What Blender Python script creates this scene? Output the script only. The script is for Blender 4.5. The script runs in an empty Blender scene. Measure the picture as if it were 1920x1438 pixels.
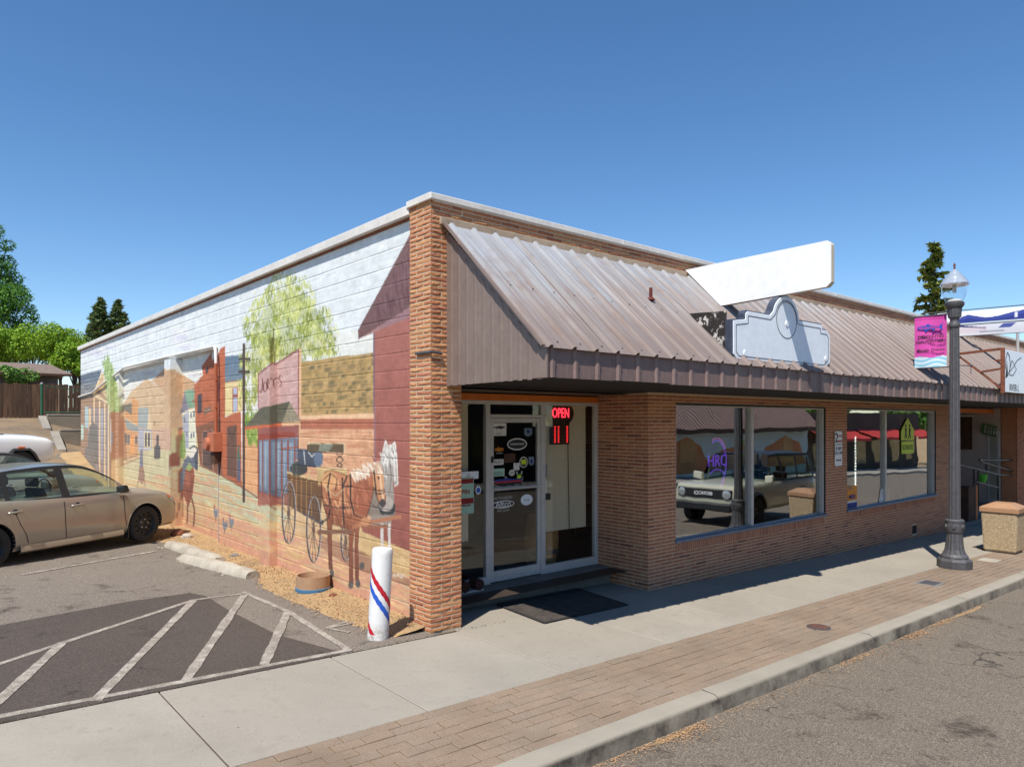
import bpy, bmesh, math, random
import numpy as np
from mathutils import Vector, Matrix
R_ = math.radians
random.seed(7); rng = np.random.default_rng(7)
scn = bpy.context.scene
COL = scn.collection

# ------------------------------------------------------------------ camera, sky, sun, exposure
FPX, HY, HC = 1336.0, 790.0, 2.261          # focal length in px of the 1920 frame, horizon row, eye height
CAMX, CAMY = -4.27, -6.335
cam_d = bpy.data.cameras.new('camera'); cam = bpy.data.objects.new('camera', cam_d); COL.objects.link(cam)
cam.location = (CAMX, CAMY, HC); cam.rotation_euler = (R_(90), 0, -math.asin(.6492))
cam_d.sensor_width = 36; cam_d.lens = 36*FPX/1920; cam_d.shift_y = (HY-719)/1920
cam_d.clip_start = .05; cam_d.clip_end = 3000
scn.camera = cam
SUN = Vector((-1.515, -.84, 2.78)).normalized()
w = bpy.data.worlds.new('World'); scn.world = w; w.use_nodes = True
nt = w.node_tree; bg = nt.nodes['Background']
sky = nt.nodes.new('ShaderNodeTexSky'); sky.sky_type = 'NISHITA'; sky.sun_disc = False
sky.sun_elevation = math.asin(SUN.z); sky.sun_rotation = math.atan2(SUN.x, SUN.y)
sky.altitude = 300; sky.air_density = .9; sky.dust_density = .0; sky.ozone_density = 2.2
hs = nt.nodes.new('ShaderNodeHueSaturation'); hs.inputs['Saturation'].default_value = 1.2; nt.links.new(sky.outputs[0], hs.inputs['Color']); nt.links.new(hs.outputs[0], bg.inputs[0]); bg.inputs[1].default_value = .122
sd = bpy.data.lights.new('sun', 'SUN'); sd.energy = 4.5; sd.angle = R_(.53); sd.color = (1, .95, .87)
so = bpy.data.objects.new('sun', sd); COL.objects.link(so); so.rotation_euler = SUN.to_track_quat('Z', 'Y').to_euler(); so.location = (-20, -20, 40)
vs = scn.view_settings; vs.view_transform = 'Standard'; vs.look = 'None'; vs.exposure = .38; vs.gamma = 1; vs.use_curve_mapping = False
scn.cycles.max_bounces = 8; scn.cycles.transparent_max_bounces = 16; scn.cycles.caustics_reflective = False; scn.cycles.caustics_refractive = False

# ------------------------------------------------------------------ measuring: photo pixel -> place
Fv = (.6492, .7605); Rv = (.7605, -.6492); G = -.0277
def ray(px, py):
    k = (px-960)/FPX
    return (Fv[0]+Rv[0]*k, Fv[1]+Rv[1]*k, -(py-HY)/FPX)
def gnd(px, py, dz=0):
    d = ray(px, py); t = (HC-G*CAMX-dz)/(G*d[0]-d[2]); return (CAMX+t*d[0], CAMY+t*d[1])
def onY(px, py, y):
    d = ray(px, py); t = (y-CAMY)/d[1]; return (CAMX+t*d[0], HC+t*d[2])
def onX(px, py, x):
    d = ray(px, py); t = (x-CAMX)/d[0]; return (CAMY+t*d[1], HC+t*d[2])
def gz(x): return G*x

# ------------------------------------------------------------------ colour and materials
def lin(c):
    c = np.asarray(c, float)/255
    return np.where(c <= .04045, c/12.92, ((c+.055)/1.055)**2.4)
def C(r, g, b, k=1.0): 
    l = lin((r, g, b))*k; return (float(l[0]), float(l[1]), float(l[2]), 1)
class NT:
    def __init__(s, name):
        s.m = bpy.data.materials.new(name); s.m.use_nodes = True; s.t = s.m.node_tree; s.b = s.t.nodes['Principled BSDF']
    def n(s, typ, **kw):
        n = s.t.nodes.new('ShaderNode'+typ)
        for k, v in kw.items():
            if k.startswith('i_'): n.inputs[k[2:].replace('_', ' ')].default_value = v
            else: setattr(n, k, v)
        return n
    def l(s, a, b): s.t.links.new(a, b)
    def noise(s, scale, detail=4, rough=.6, pos=None, dist=0):
        n = s.n('TexNoise'); n.inputs['Scale'].default_value = scale; n.inputs['Detail'].default_value = detail; n.inputs['Roughness'].default_value = rough; n.inputs['Distortion'].default_value = dist
        s.l(pos or s.pos(), n.inputs['Vector']); return n.outputs[0]
    def pos(s):
        if not hasattr(s, '_p'): s._p = s.n('NewGeometry').outputs['Position']
        return s._p
    def ramp(s, fac, stops):
        r = s.n('ValToRGB'); e = r.color_ramp.elements
        while len(e) < len(stops): e.new(.5)
        for el, (p, c) in zip(e, stops): el.position = p; el.color = c if len(c) == 4 else (*c, 1)
        s.l(fac, r.inputs[0]); return r.outputs[0]
    def mix(s, fac, a, b, mode='MIX'):
        m = s.n('MixRGB', blend_type=mode)
        for v, i in ((fac, 0), (a, 1), (b, 2)):
            if isinstance(v, (int, float)): m.inputs[i].default_value = v
            elif isinstance(v, tuple): m.inputs[i].default_value = v if len(v) == 4 else (*v, 1)
            else: s.l(v, m.inputs[i])
        return m.outputs[0]
    def math(s, op, a, b=0):
        m = s.n('Math', operation=op)
        for v, i in ((a, 0), (b, 1)):
            if isinstance(v, (int, float)): m.inputs[i].default_value = v
            else: s.l(v, m.inputs[i])
        return m.outputs[0]
    def bump(s, h, strength=.3, dist=.01):
        b = s.n('Bump'); b.inputs['Strength'].default_value = strength; b.inputs['Distance'].default_value = dist
        s.l(h, b.inputs['Height']); s.l(b.outputs[0], s.b.inputs['Normal'])
    def base(s, c):
        if isinstance(c, tuple): s.b.inputs['Base Color'].default_value = c
        else: s.l(c, s.b.inputs['Base Color'])
    def set(s, **kw):
        for k, v in kw.items(): s.b.inputs[k.replace('_', ' ')].default_value = v
        return s.m
def pm(name, c1, c2=None, scale=6, rough=.75, bump=0, bscale=60, metal=0, bdist=.005, spec=None):
    """colour c1 mottled towards c2 by noise, fine bump"""
    m = NT(name)
    if c2 is None: c2 = tuple(v*.82 for v in c1[:3])+(1,)
    f = m.noise(scale, 6, .65); f2 = m.noise(scale*9, 3, .6)
    r = m.ramp(f, [(.3, c2), (.7, c1)]); m.base(m.mix(.18, r, m.ramp(f2, [(.3, tuple(v*.6 for v in c2[:3])), (.7, tuple(min(1, v*1.25) for v in c1[:3]))])))
    if bump: m.bump(m.noise(bscale, 5, .7), bump, bdist)
    m.set(Roughness=rough, Metallic=metal)
    if spec is not None: m.set(**{'Specular_IOR_Level': spec})
    return m.m
MT = {}
MT['white_paint'] = pm('white_paint', C(238,236,230,.85), C(222,220,214,.82), 3, .55, .15, 40)
MT['white_sign'] = pm('white_sign', (.90,.90,.90,1), (.89,.89,.89,1), 1, .4)
MT['alu'] = pm('aluminium', C(206,202,196), C(184,182,180), 8, .4, 0, metal=.15)
MT['alu_dark'] = pm('bronze_aluminium', C(72,66,60), C(52,48,44), 8, .45, metal=.4)
MT['sill'] = pm('blue_grey_sill', C(128,140,158), C(104,116,134), 8, .4, metal=.35)
MT['black'] = pm('black_paint', (.012,.012,.014,1), (.02,.02,.02,1), 9, .4)
MT['dark'] = pm('dark_recess', (.006,.006,.006,1), (.004,.004,.004,1), 9, .9)
MT['rubber'] = pm('rubber', (.018,.018,.019,1), (.03,.029,.027,1), 12, .85, .3, 90)
MT['orange_beam'] = pm('orange_beam', C(214,122,44), C(186,98,34), 4, .6)
MT['tan_trim'] = pm('tan_trim', C(190,168,142), C(158,136,112), 3, .65, .15, 30)
MT['coping'] = pm('coping_metal', C(232,226,216), C(206,200,192), 2, .45, .1, 12)
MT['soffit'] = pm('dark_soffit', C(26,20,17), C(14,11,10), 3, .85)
MT['rust'] = pm('rusty_steel', C(150,88,58), C(92,52,38), 12, .8, .3, 60)
MT['iron'] = pm('painted_iron', C(94,92,94), C(68,67,70), 14, .55, .25, 60, metal=.1)
MT['wood_dark'] = pm('dark_wood', C(92,62,44), C(56,36,26), 5, .8, .3, 40)
MT['shade_cloth'] = pm('roller_shade', C(238,226,204), C(228,214,192), 5, .9)
MT['interior'] = pm('interior_wall', C(112,100,84), C(84,76,66), 2, .9)
MT['interior_floor'] = pm('interior_floor', C(70,58,48), C(44,38,34), 2, .6)
MT['concrete'] = pm('concrete', C(188,178,162,.72), C(160,150,136,.7), 2.2, .9, .35, 70)
MT['concrete_grey'] = pm('grey_concrete', C(150,148,142,.75), C(120,118,114,.75), 2.5, .9, .4, 60)
MT['concrete_wall'] = pm('retaining_concrete', C(176,160,138,.7), C(150,134,114,.7), 1.5, .9, .3, 40)
MT['red'] = pm('red_paint', C(196,24,44), C(170,18,36), 8, .45)
MT['blue'] = pm('blue_paint', C(40,92,196), C(30,76,170), 8, .45)
MT['cream'] = pm('cream_paint', C(226,214,188,.85), C(208,196,170,.85), 4, .6)
MT['paper'] = pm('paper', (.72,.71,.68,1), (.66,.65,.62,1), 6, .8)
MT['ink'] = pm('ink', (.02,.02,.025,1), (.03,.03,.03,1), 6, .7)
MT['ink_red'] = pm('red_ink', C(150,34,34), C(130,28,28), 6, .7)
MT['ink_blue'] = pm('blue_ink', C(38,58,140), C(30,48,120), 6, .7)
MT['mint'] = pm('mint_paper', C(176,210,190), C(160,196,178), 6, .8)
MT['lime'] = pm('lime_sign', C(206,226,48), C(190,212,40), 6, .5)
MT['green'] = pm('green_paint', C(58,122,44), C(40,98,34), 6, .6)
MT['green_post'] = pm('green_metal', C(44,104,76), C(32,84,60), 6, .5)
MT['amber'] = pm('amber_ink', C(236,150,38), C(220,136,30), 6, .6)
MT['signface'] = pm('pale_blue_sign_face', C(236,242,248), C(232,239,247), 1.2, .35)
def emis(name, col, st):
    m = NT(name); m.base((.02,.02,.02,1)); m.b.inputs['Emission Color'].default_value = col; m.b.inputs['Emission Strength'].default_value = st; return m.m
MT['neon_red'] = emis('neon_red', (1,.03,.06,1), 2.2)
MT['led_red'] = emis('led_red', (.9,.02,.03,1), 1.6)
MT['led_white'] = emis('led_white', (1,1,.97,1), 3.5)
MT['neon_purple'] = emis('neon_purple', (.17,.05,.8,1), 1.3)
MT['neon_pink'] = emis('neon_pink', (.55,.06,.5,1), .8)
def glassm(name, tint=(.75,.78,.76), refl=.16, rough=0.0, fm=.75, wave=0):
    m = NT(name); t = m.t; t.nodes.remove(m.b)
    tr = m.n('BsdfTransparent'); tr.inputs[0].default_value = (*tint, 1)
    gl = m.n('BsdfGlossy'); gl.inputs['Roughness'].default_value = rough; gl.inputs[0].default_value = (.95,.97,1,1)
    if wave: bp = m.n('Bump'); bp.inputs['Strength'].default_value = wave; bp.inputs['Distance'].default_value = .05; m.l(m.noise(1.6, 1, .4), bp.inputs['Height']); m.l(bp.outputs[0], gl.inputs['Normal'])
    lw = m.n('LayerWeight'); lw.inputs[0].default_value = .5
    f = m.math('ADD', m.math('MULTIPLY', m.math('POWER', lw.outputs['Facing'], 3.5), fm), refl)
    mx = m.n('MixShader'); m.l(f, mx.inputs[0]); m.l(tr.outputs[0], mx.inputs[1]); m.l(gl.outputs[0], mx.inputs[2])
    m.l(mx.outputs[0], t.nodes['Material Output'].inputs[0]); return m.m
MT['glass'] = glassm('shop_glass', (.72,.74,.71), .33, 0, .55, .03)
MT['glass_door'] = glassm('door_glass', (.93,.93,.9), .04, 0, .35)
MT['glass_car'] = glassm('car_glass', (.78,.86,.78), .04, 0, .5)
MT['glass_clear'] = glassm('clear_glass', (.93,.95,.96), .05)
# brick: one hue per brick, from the object's own random number plus a per-brick attribute
def brickm(name, stops, bump=.5):
    m = NT(name); at = m.n('Attribute'); at.attribute_name = 'tone'
    oi = m.n('ObjectInfo'); v = m.math('FRACT', m.math('ADD', at.outputs['Fac'], oi.outputs['Random']))
    c = m.ramp(v, stops); n1 = m.noise(28, 5, .7); n2 = m.noise(9, 3, .6)
    c = m.mix(m.ramp(n1, [(.45, (0,0,0)), (.70, (.42,.42,.42))]), c, C(122,76,48)); c = m.mix(m.ramp(n2, [(.55, (0,0,0)), (.75, (.35,.35,.35))]), c, C(214,170,118))
    m.base(c); m.bump(m.noise(70, 6, .75), bump, .006); m.set(Roughness=.88); return m.m
BST = [(0, C(180,116,78)), (.2, C(194,130,88)), (.4, C(166,100,68)), (.55, C(200,144,96)), (.7, C(184,116,88)), (.85, C(156,94,64)), (.97, C(194,138,92))]
MT['brick'] = brickm('roman_brick', BST, .6)
BST2 = [(0, C(176,114,84)), (.25, C(186,122,88)), (.5, C(164,102,76)), (.7, C(190,130,94)), (.9, C(172,108,84)), (.97, C(140,88,68))]
MT['brick_smooth'] = brickm('roman_brick_smooth', BST2, .35)
MT['mortar'] = pm('mortar', C(226,204,172,.9), C(204,180,148,.9), 20, .95, .4, 120)
# ------------------------------------------------------------------ mesh helpers
class MB:
    def __init__(s): s.v = []; s.f = []; s.m = []
    def add(s, vs, fs, m=0):
        o = len(s.v); s.v += [tuple(p) for p in vs]; s.f += [tuple(i+o for i in f) for f in fs]; s.m += [m]*len(fs); return s
    def box(s, x0, x1, y0, y1, z0, z1, m=0):
        return s.add([(x,y,z) for x in (x0,x1) for y in (y0,y1) for z in (z0,z1)], [(0,1,3,2),(4,6,7,5),(0,4,5,1),(2,3,7,6),(0,2,6,4),(1,5,7,3)], m)
    def hexa(s, p, m=0):   # 8 points: bottom 4 ccw, top 4 ccw
        return s.add(p, [(3,2,1,0),(4,5,6,7),(0,1,5,4),(1,2,6,5),(2,3,7,6),(3,0,4,7)], m)
    def bar(s, a, b, wd, ht=None, m=0, up=(0,0,1)):
        a, b = Vector(a), Vector(b); d = (b-a).normalized(); up = Vector(up)
        if abs(d.dot(up)) > .99: up = Vector((1,0,0))
        r = d.cross(up).normalized(); u = r.cross(d); ht = ht or wd; r *= wd/2; u *= ht/2
        return s.hexa([a-r-u, a+r-u, a+r+u, a-r+u, b-r-u, b+r-u, b+r+u, b-r+u], m)
    def tube(s, path, rad, n=8, m=0, cap=True):
        P = [Vector(p) for p in path]; rad = rad if isinstance(rad, (list, tuple)) else [rad]*len(P); vs = []; fs = []; ref = None
        for i, p in enumerate(P):
            d = ((P[i+1]-p) if i < len(P)-1 else (p-P[i-1])).normalized() if i in (0, len(P)-1) else ((P[i+1]-p).normalized()+(p-P[i-1]).normalized()).normalized()
            if ref is None: ref = Vector((0,0,1)) if abs(d.z) < .9 else Vector((1,0,0))
            r = d.cross(ref).normalized(); u = r.cross(d); ref = u
            for k in range(n):
                a = 2*math.pi*k/n; vs.append(p+r*math.cos(a)*rad[i]+u*math.sin(a)*rad[i])
        for i in range(len(P)-1):
            for k in range(n): fs.append((i*n+k, i*n+(k+1)%n, (i+1)*n+(k+1)%n, (i+1)*n+k))
        if cap: fs += [tuple(range(n-1,-1,-1)), tuple((len(P)-1)*n+k for k in range(n))]
        return s.add(vs, fs, m)
    def lathe(s, prof, c=(0,0,0), n=24, m=0, axis='z', cap=True, flute=0, fa=0):
        vs = []; fs = []
        for r, z in prof:
            for k in range(n):
                a = 2*math.pi*k/n; rr = r*(1-(flute if (k % 2) else 0))
                p = (rr*math.cos(a+fa), rr*math.sin(a+fa), z)
                if axis == 'y': p = (p[0], z, p[1])
                if axis == 'x': p = (z, p[0], p[1])
                vs.append((p[0]+c[0], p[1]+c[1], p[2]+c[2]))
        L = len(prof)
        for i in range(L-1):
            for k in range(n): fs.append((i*n+k, i*n+(k+1)%n, (i+1)*n+(k+1)%n, (i+1)*n+k))
        if cap: fs += [tuple(range(n-1,-1,-1)), tuple((L-1)*n+k for k in range(n))]
        return s.add(vs, fs, m)
    def prism(s, poly, o, u, v, d, m=0):
        """poly in (u,v) coordinates at origin o, extruded along vector d"""
        o, u, v, d = map(Vector, (o, u, v, d)); n = len(poly); a = [o+u*p[0]+v*p[1] for p in poly]; b = [p+d for p in a]
        return s.add(a+b, [tuple(range(n)), tuple(range(2*n-1, n-1, -1))]+[(i, n+i, n+(i+1)%n, (i+1)%n) for i in range(n)], m)
    def text(s, body, size, o, u, v, m=0, ext=.0015, align='CENTER', bold=0):
        vs, fs = text_mesh(body, size, ext, align, bold); o, u, v = Vector(o), Vector(u), Vector(v); n = u.cross(v)
        return s.add([o+u*p[0]+v*p[1]+n*p[2] for p in vs], fs, m)
    def build(s, name, mats, parent=None, smooth=None, bevel=0, seg=1, loc=None, attrs=None):
        me = bpy.data.meshes.new(name); me.from_pydata(s.v, [], s.f)
        mats = mats if isinstance(mats, (list, tuple)) else [mats]
        for m in mats: me.materials.append(MT[m] if isinstance(m, str) else m)
        if len(mats) > 1: me.polygons.foreach_set('material_index', s.m)
        if bevel or True:
            bm = bmesh.new(); bm.from_mesh(me)
            if bevel:
                es = [e for e in bm.edges if len(e.link_faces) == 2 and e.calc_face_angle(0) > .5]
                bmesh.ops.bevel(bm, geom=es, offset=bevel, segments=seg, affect='EDGES', profile=.5, clamp_overlap=True)
            if len(bm.faces) < 60000: bmesh.ops.recalc_face_normals(bm, faces=bm.faces)
            bm.to_mesh(me); bm.free()
        if smooth is not None: shade(me, smooth)
        return link(name, me, parent, loc)
def shade(me, ang):
    me.polygons.foreach_set('use_smooth', [True]*len(me.polygons))
    try: me.set_sharp_from_angle(angle=R_(ang))
    except Exception: pass
def link(name, data, parent=None, loc=None):
    o = bpy.data.objects.new(name, data); COL.objects.link(o)
    if parent is not None: o.parent = parent
    if loc is not None: o.location = loc
    return o
def thing(name, label, cat, loc=(0,0,0), rz=0, group=None):
    o = link(name, None, None, loc); o.rotation_euler = (0,0,rz); tag(o, label, cat, group); return o
def tag(o, label=None, cat=None, group=None, kind=None):
    for k, v in (('label', label), ('category', cat), ('group', group), ('kind', kind)):
        if v: o[k] = v
    return o
_tc = {}
def text_mesh(body, size, ext, align, bold):
    key = (body, size, ext, align, bold)
    if key not in _tc:
        cu = bpy.data.curves.new('t', 'FONT'); cu.body = body; cu.size = size; cu.extrude = ext; cu.align_x = align; cu.align_y = 'CENTER'; cu.resolution_u = 3; cu.offset = bold
        ob = bpy.data.objects.new('t', cu); COL.objects.link(ob); dg = bpy.context.evaluated_depsgraph_get(); dg.update()
        me = bpy.data.meshes.new_from_object(ob.evaluated_get(dg)); _tc[key] = ([tuple(v.co) for v in me.vertices], [tuple(p.vertices) for p in me.polygons])
        bpy.data.objects.remove(ob); bpy.data.curves.remove(cu); bpy.data.meshes.remove(me)
    return _tc[key]
def dup(root, parent=None):
    c = root.copy(); COL.objects.link(c); c.parent = parent
    for ch in list(root.children): dup(ch, c)
    return c
def scatter_mesh(name, pts, nrm, size, mats, parent=None, tone=None, aspect=1.0, midx=None):
    """many small leaf-shaped faces: one folded quad per point, random turn about its normal (numpy)"""
    n = len(pts); nrm = nrm/np.linalg.norm(nrm, axis=1, keepdims=True)
    ref = rng.normal(size=(n,3)); t = np.cross(nrm, ref); t /= np.linalg.norm(t, axis=1, keepdims=True); b = np.cross(nrm, t)
    sz = (size if np.ndim(size) else np.full(n, size))[:,None]; L = sz*aspect
    v = np.stack([pts-t*L, pts+b*sz*.5+nrm*sz*.12, pts+t*L, pts-b*sz*.5+nrm*sz*.12], 1).reshape(-1,3)
    me = bpy.data.meshes.new(name); me.vertices.add(4*n); me.vertices.foreach_set('co', v.ravel()); me.loops.add(4*n); me.loops.foreach_set('vertex_index', np.arange(4*n)); me.polygons.add(n); me.polygons.foreach_set('loop_start', np.arange(n)*4)
    for m in (mats if isinstance(mats, (list, tuple)) else [mats]): me.materials.append(MT[m] if isinstance(m, str) else m)
    if midx is not None: me.polygons.foreach_set('material_index', midx)
    if tone is not None:
        a = me.attributes.new('tone', 'FLOAT', 'FACE'); a.data.foreach_set('value', tone)
    me.update(); me.validate(); return link(name, me, parent)

# ------------------------------------------------------------------ ground: all of the street falls 2.8 cm per metre towards +X
def sheet(name, poly, dz, mat, th=.06, parent=None, kind='structure', zf=None):
    zf = zf or (lambda x, y: gz(x)); n = len(poly)
    m = MB().add([(x, y, zf(x,y)+dz) for x, y in poly]+[(x, y, zf(x,y)+dz-th) for x, y in poly], [tuple(range(n)), tuple(range(2*n-1, n-1, -1))]+[(i, n+i, n+(i+1)%n, (i+1)%n) for i in range(n)])
    o = m.build(name, mat, parent)
    if parent is None: tag(o, kind=kind)
    return o
def asphalt(name, c1, c2, spot, agg=.5):
    m = NT(name); big = m.noise(.45, 5, .6); mid = m.noise(2.2, 6, .72); fine = m.noise(95, 2, .55); fin2 = m.noise(38, 4, .75)
    c = m.ramp(big, [(.3, c2), (.7, c1)]); c = m.mix(m.ramp(mid, [(.60, (0,0,0)), (.72, (.6,.6,.6))]), c, spot)
    c = m.mix(m.ramp(fine, [(.52, (0,0,0)), (.66, (agg,agg,agg))]), c, tuple(min(1, v*2.3) for v in c1[:3])+(1,)); c = m.mix(m.ramp(fine, [(.33, (agg,agg,agg)), (.47, (0,0,0))]), c, tuple(v*.3 for v in c2[:3])+(1,)); c = m.mix(.3, c, m.ramp(fin2, [(.35, tuple(v*.4 for v in c2[:3])), (.65, tuple(min(1,v*1.7) for v in c1[:3]))]))
    vo = m.n('TexVoronoi', feature='DISTANCE_TO_EDGE'); vo.inputs['Scale'].default_value = .55; wp_ = m.n('VectorMath', operation='ADD'); nn_ = m.n('TexNoise'); nn_.inputs['Scale'].default_value = 2.2; nn_.inputs['Detail'].default_value = 5; m.l(m.pos(), nn_.inputs['Vector']); sc2 = m.n('VectorMath', operation='SCALE'); sc2.inputs['Scale'].default_value = .7; m.l(nn_.outputs['Color'], sc2.inputs[0]); m.l(m.pos(), wp_.inputs[0]); m.l(sc2.outputs[0], wp_.inputs[1]); m.l(wp_.outputs[0], vo.inputs['Vector'])
    crk = m.math('MULTIPLY', m.ramp(vo.outputs['Distance'], [(.003, (1,1,1)), (.009, (0,0,0))]), m.ramp(m.noise(.8, 3, .6), [(.5, (0,0,0)), (.6, (.8,.8,.8))])); c = m.mix(crk, c, (.02,.017,.014,1))
    st_ = m.math('MULTIPLY', m.ramp(m.noise(1.9, 6, .72), [(.57, (0,0,0)), (.67, (.85,.85,.85))]), m.ramp(m.noise(9, 4, .7), [(.35, (.2,.2,.2)), (.6, (1,1,1))])); c = m.mix(st_, c, tuple(v*.55 for v in spot[:3])+(1,))
    m.base(c); m.bump(fine, .8, .008); m.set(Roughness=.93); return m.m
MT['asphalt_lot'] = asphalt('worn_asphalt', C(150,138,124,.66), C(126,115,103,.64), C(98,84,70,.58), .7)
MT['asphalt_dark'] = asphalt('sealed_asphalt', C(102,90,80,.62), C(88,77,69,.6), C(76,66,58,.55), .55)
MT['asphalt_road'] = asphalt('road_asphalt', C(146,132,114,.62), C(126,114,100,.6), C(90,72,56,.55), .8)
m_ = NT('sidewalk_concrete'); oi = m_.n('ObjectInfo'); b1 = m_.noise(.9, 6, .6); b2 = m_.noise(7, 5, .65); b3 = m_.noise(160, 2, .5)
c_ = m_.mix(m_.math('MULTIPLY', oi.outputs['Random'], .5), m_.ramp(b1, [(.3, C(168,159,143,.70)), (.72, C(190,180,162,.76))]), C(176,164,146,.70))
c_ = m_.mix(m_.ramp(b2, [(.55, (0,0,0)), (.75, (.4,.4,.4))]), c_, C(146,134,118,.68)); c_ = m_.mix(m_.ramp(m_.noise(24, 2, .5), [(.73, (0,0,0)), (.76, (.7,.7,.7))]), c_, C(96,86,76,.6)); c_ = m_.mix(.14, c_, m_.ramp(b3, [(.35, (.1,.095,.09)), (.65, (.62,.6,.55))])); m_.base(c_); m_.bump(b3, .25, .003); MT['sidewalk'] = m_.set(Roughness=.92)
m_ = NT('concrete_paver'); oi = m_.n('ObjectInfo'); at = m_.n('Attribute'); at.attribute_name = 'tone'; v_ = m_.math('FRACT', m_.math('ADD', oi.outputs['Random'], at.outputs['Fac']))
c_ = m_.ramp(v_, [(0, C(166,142,116,.62)), (.3, C(170,141,113,.62)), (.55, C(161,140,116,.61)), (.8, C(173,145,118,.63)), (1, C(164,137,111,.62))]); c_ = m_.mix(.25, c_, m_.ramp(m_.noise(120, 3, .6), [(.35, (.12,.09,.07)), (.65, (.6,.5,.4))])); c_ = m_.mix(m_.ramp(m_.noise(1.2, 5, .65), [(.42, (0,0,0)), (.68, (.6,.6,.6))]), c_, C(146,124,102,.6))
m_.base(c_); m_.bump(m_.noise(90, 4, .6), .35, .004); MT['paver'] = m_.set(Roughness=.93)
MT['sand'] = pm('joint_sand', C(158,130,98,.66), C(140,116,88,.62), 14, .95)
MT['joint_dirt'] = pm('joint_dirt', C(96,80,62,.7), C(70,60,48,.7), 14, .95)
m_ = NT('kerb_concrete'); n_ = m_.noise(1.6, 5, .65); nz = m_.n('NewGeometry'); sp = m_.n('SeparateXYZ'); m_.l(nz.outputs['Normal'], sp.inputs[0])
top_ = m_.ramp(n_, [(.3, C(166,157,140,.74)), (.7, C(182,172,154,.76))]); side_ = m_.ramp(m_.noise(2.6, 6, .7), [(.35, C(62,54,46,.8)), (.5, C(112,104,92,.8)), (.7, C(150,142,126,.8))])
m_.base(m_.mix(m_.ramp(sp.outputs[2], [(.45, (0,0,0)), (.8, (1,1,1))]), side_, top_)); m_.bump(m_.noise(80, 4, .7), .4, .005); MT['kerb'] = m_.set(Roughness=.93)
m_ = NT('dry_dirt'); n_ = m_.noise(1.8, 6, .65); c_ = m_.ramp(n_, [(.3, C(156,130,98,.72)), (.5, C(194,158,112,.76)), (.72, C(210,172,118,.8))]); c_ = m_.mix(m_.ramp(m_.noise(6, 4, .7), [(.58, (0,0,0)), (.72, (.7,.7,.7))]), c_, C(132,118,104,.75)); c_ = m_.mix(.3, c_, m_.ramp(m_.noise(70, 4, .7), [(.35, (.14,.1,.06)), (.65, (.8,.58,.3))])); m_.base(c_); m_.bump(m_.noise(40, 6, .75), .9, .02); MT['dirt'] = m_.set(Roughness=.97)
# worn road paint: chipped through to the asphalt
m_ = NT('worn_road_paint'); n_ = m_.noise(120, 4, .7); n2_ = m_.noise(9, 4, .6)
f_ = m_.math('ADD', m_.ramp(n_, [(.45, (0,0,0)), (.60, (.62,.62,.62))]), m_.ramp(n2_, [(.42, (-.1,-.1,-.1)), (.68, (.42,.42,.42))])); m_.base(m_.mix(f_, C(124,112,100,.75), C(220,210,194,.8))); m_.bump(n_, .5, .004); MT['road_paint'] = m_.set(Roughness=.9)

FAR = 400
def zfar(x, y): return G*max(-60, min(90, x))
ground_o = MB()
xs = [-FAR,-60,-30,0,30,60,90,FAR]; ys = [-FAR,-60,-20,0,20,60,FAR]
ground_o.add([(x,y,zfar(x,y)-.35) for x in xs for y in ys], [(i*7+j,(i+1)*7+j,(i+1)*7+j+1,i*7+j+1) for i in range(7) for j in range(6)])
tag(ground_o.build('ground', 'dirt'), kind='structure')
road = sheet('road', [(-60,-13.2),(90,-13.2),(90,-2.95),(-60,-2.95)], -.135, 'asphalt_road')
def rise(y): k = min(1, max(0, (y-8.2)/12.0)); return 1.22*k**2.2
lm = MB(); lx = [-45,-30,-20,-12,-8,-5,-3,-1.5,.05]; ly = [-.085,2,4,6,8.2]+[8.2+.6*k for k in range(1,21)]+[20.6]
lm.v = [(x,y,gz(x)+rise(y)) for x in lx for y in ly]; nl = len(ly); lm.f = [(i*nl+j,(i+1)*nl+j,(i+1)*nl+j+1,i*nl+j+1) for i in range(len(lx)-1) for j in range(nl-1)]; lm.m = [0]*len(lm.f)
lot = tag(lm.build('parking_lot', 'asphalt_lot', smooth=60), kind='structure')
lp = [gnd(*p) for p in [(0,1172),(120,1150),(240,1128),(355,1112),(385,1117),(430,1145),(520,1190),(600,1212),(640,1222)]]
sheet('sealed_patch', lp+[(-1.1,-.08),(-12,-.08),(-12,lp[0][1]+.5)], .004, 'asphalt_dark', .004, lot)
def stripe(p, q, wd=.1, name='painted_stripe', dz=.009):
    a, b = Vector(gnd(*p)), Vector(gnd(*q)); d = (b-a).normalized(); n = Vector((-d.y, d.x))*wd*.42; k = 16; L = []; Rr = []
    for i in range(k+1):
        c = a.lerp(b, i/k); j = 1+random.uniform(-.16,.16); L.append(tuple(c+n*j)); Rr.append(tuple(c-n*j))
    sheet(name, L+Rr[::-1], dz, 'road_paint', .005, lot)
stripe((-200,1312),(115,1207), .085, dz=.009); stripe((115,1207),(365,1125), .085, dz=.0092); stripe((365,1125),(462,1113), .06, dz=.0094); stripe((455,1110),(540,1147), .075, dz=.0096); stripe((540,1147),(656,1221), .085, dz=.0098)
stripe((658,1219),(-220,1386), .085, dz=.0100)
for i, (p, q) in enumerate([((118,1205),(-60,1368)),((362,1127),(178,1315)),((458,1116),(346,1280)),((540,1148),(495,1247))]): stripe(p, q, .11, dz=.0104+.0003*i)
stripe((290,1034),(40,1078), .09); stripe((693,1163),(612,1178), .05); stripe((650,1166),(612,1178), .05, dz=.0094); stripe((655,1186),(612,1178), .05, dz=.0097)
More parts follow.
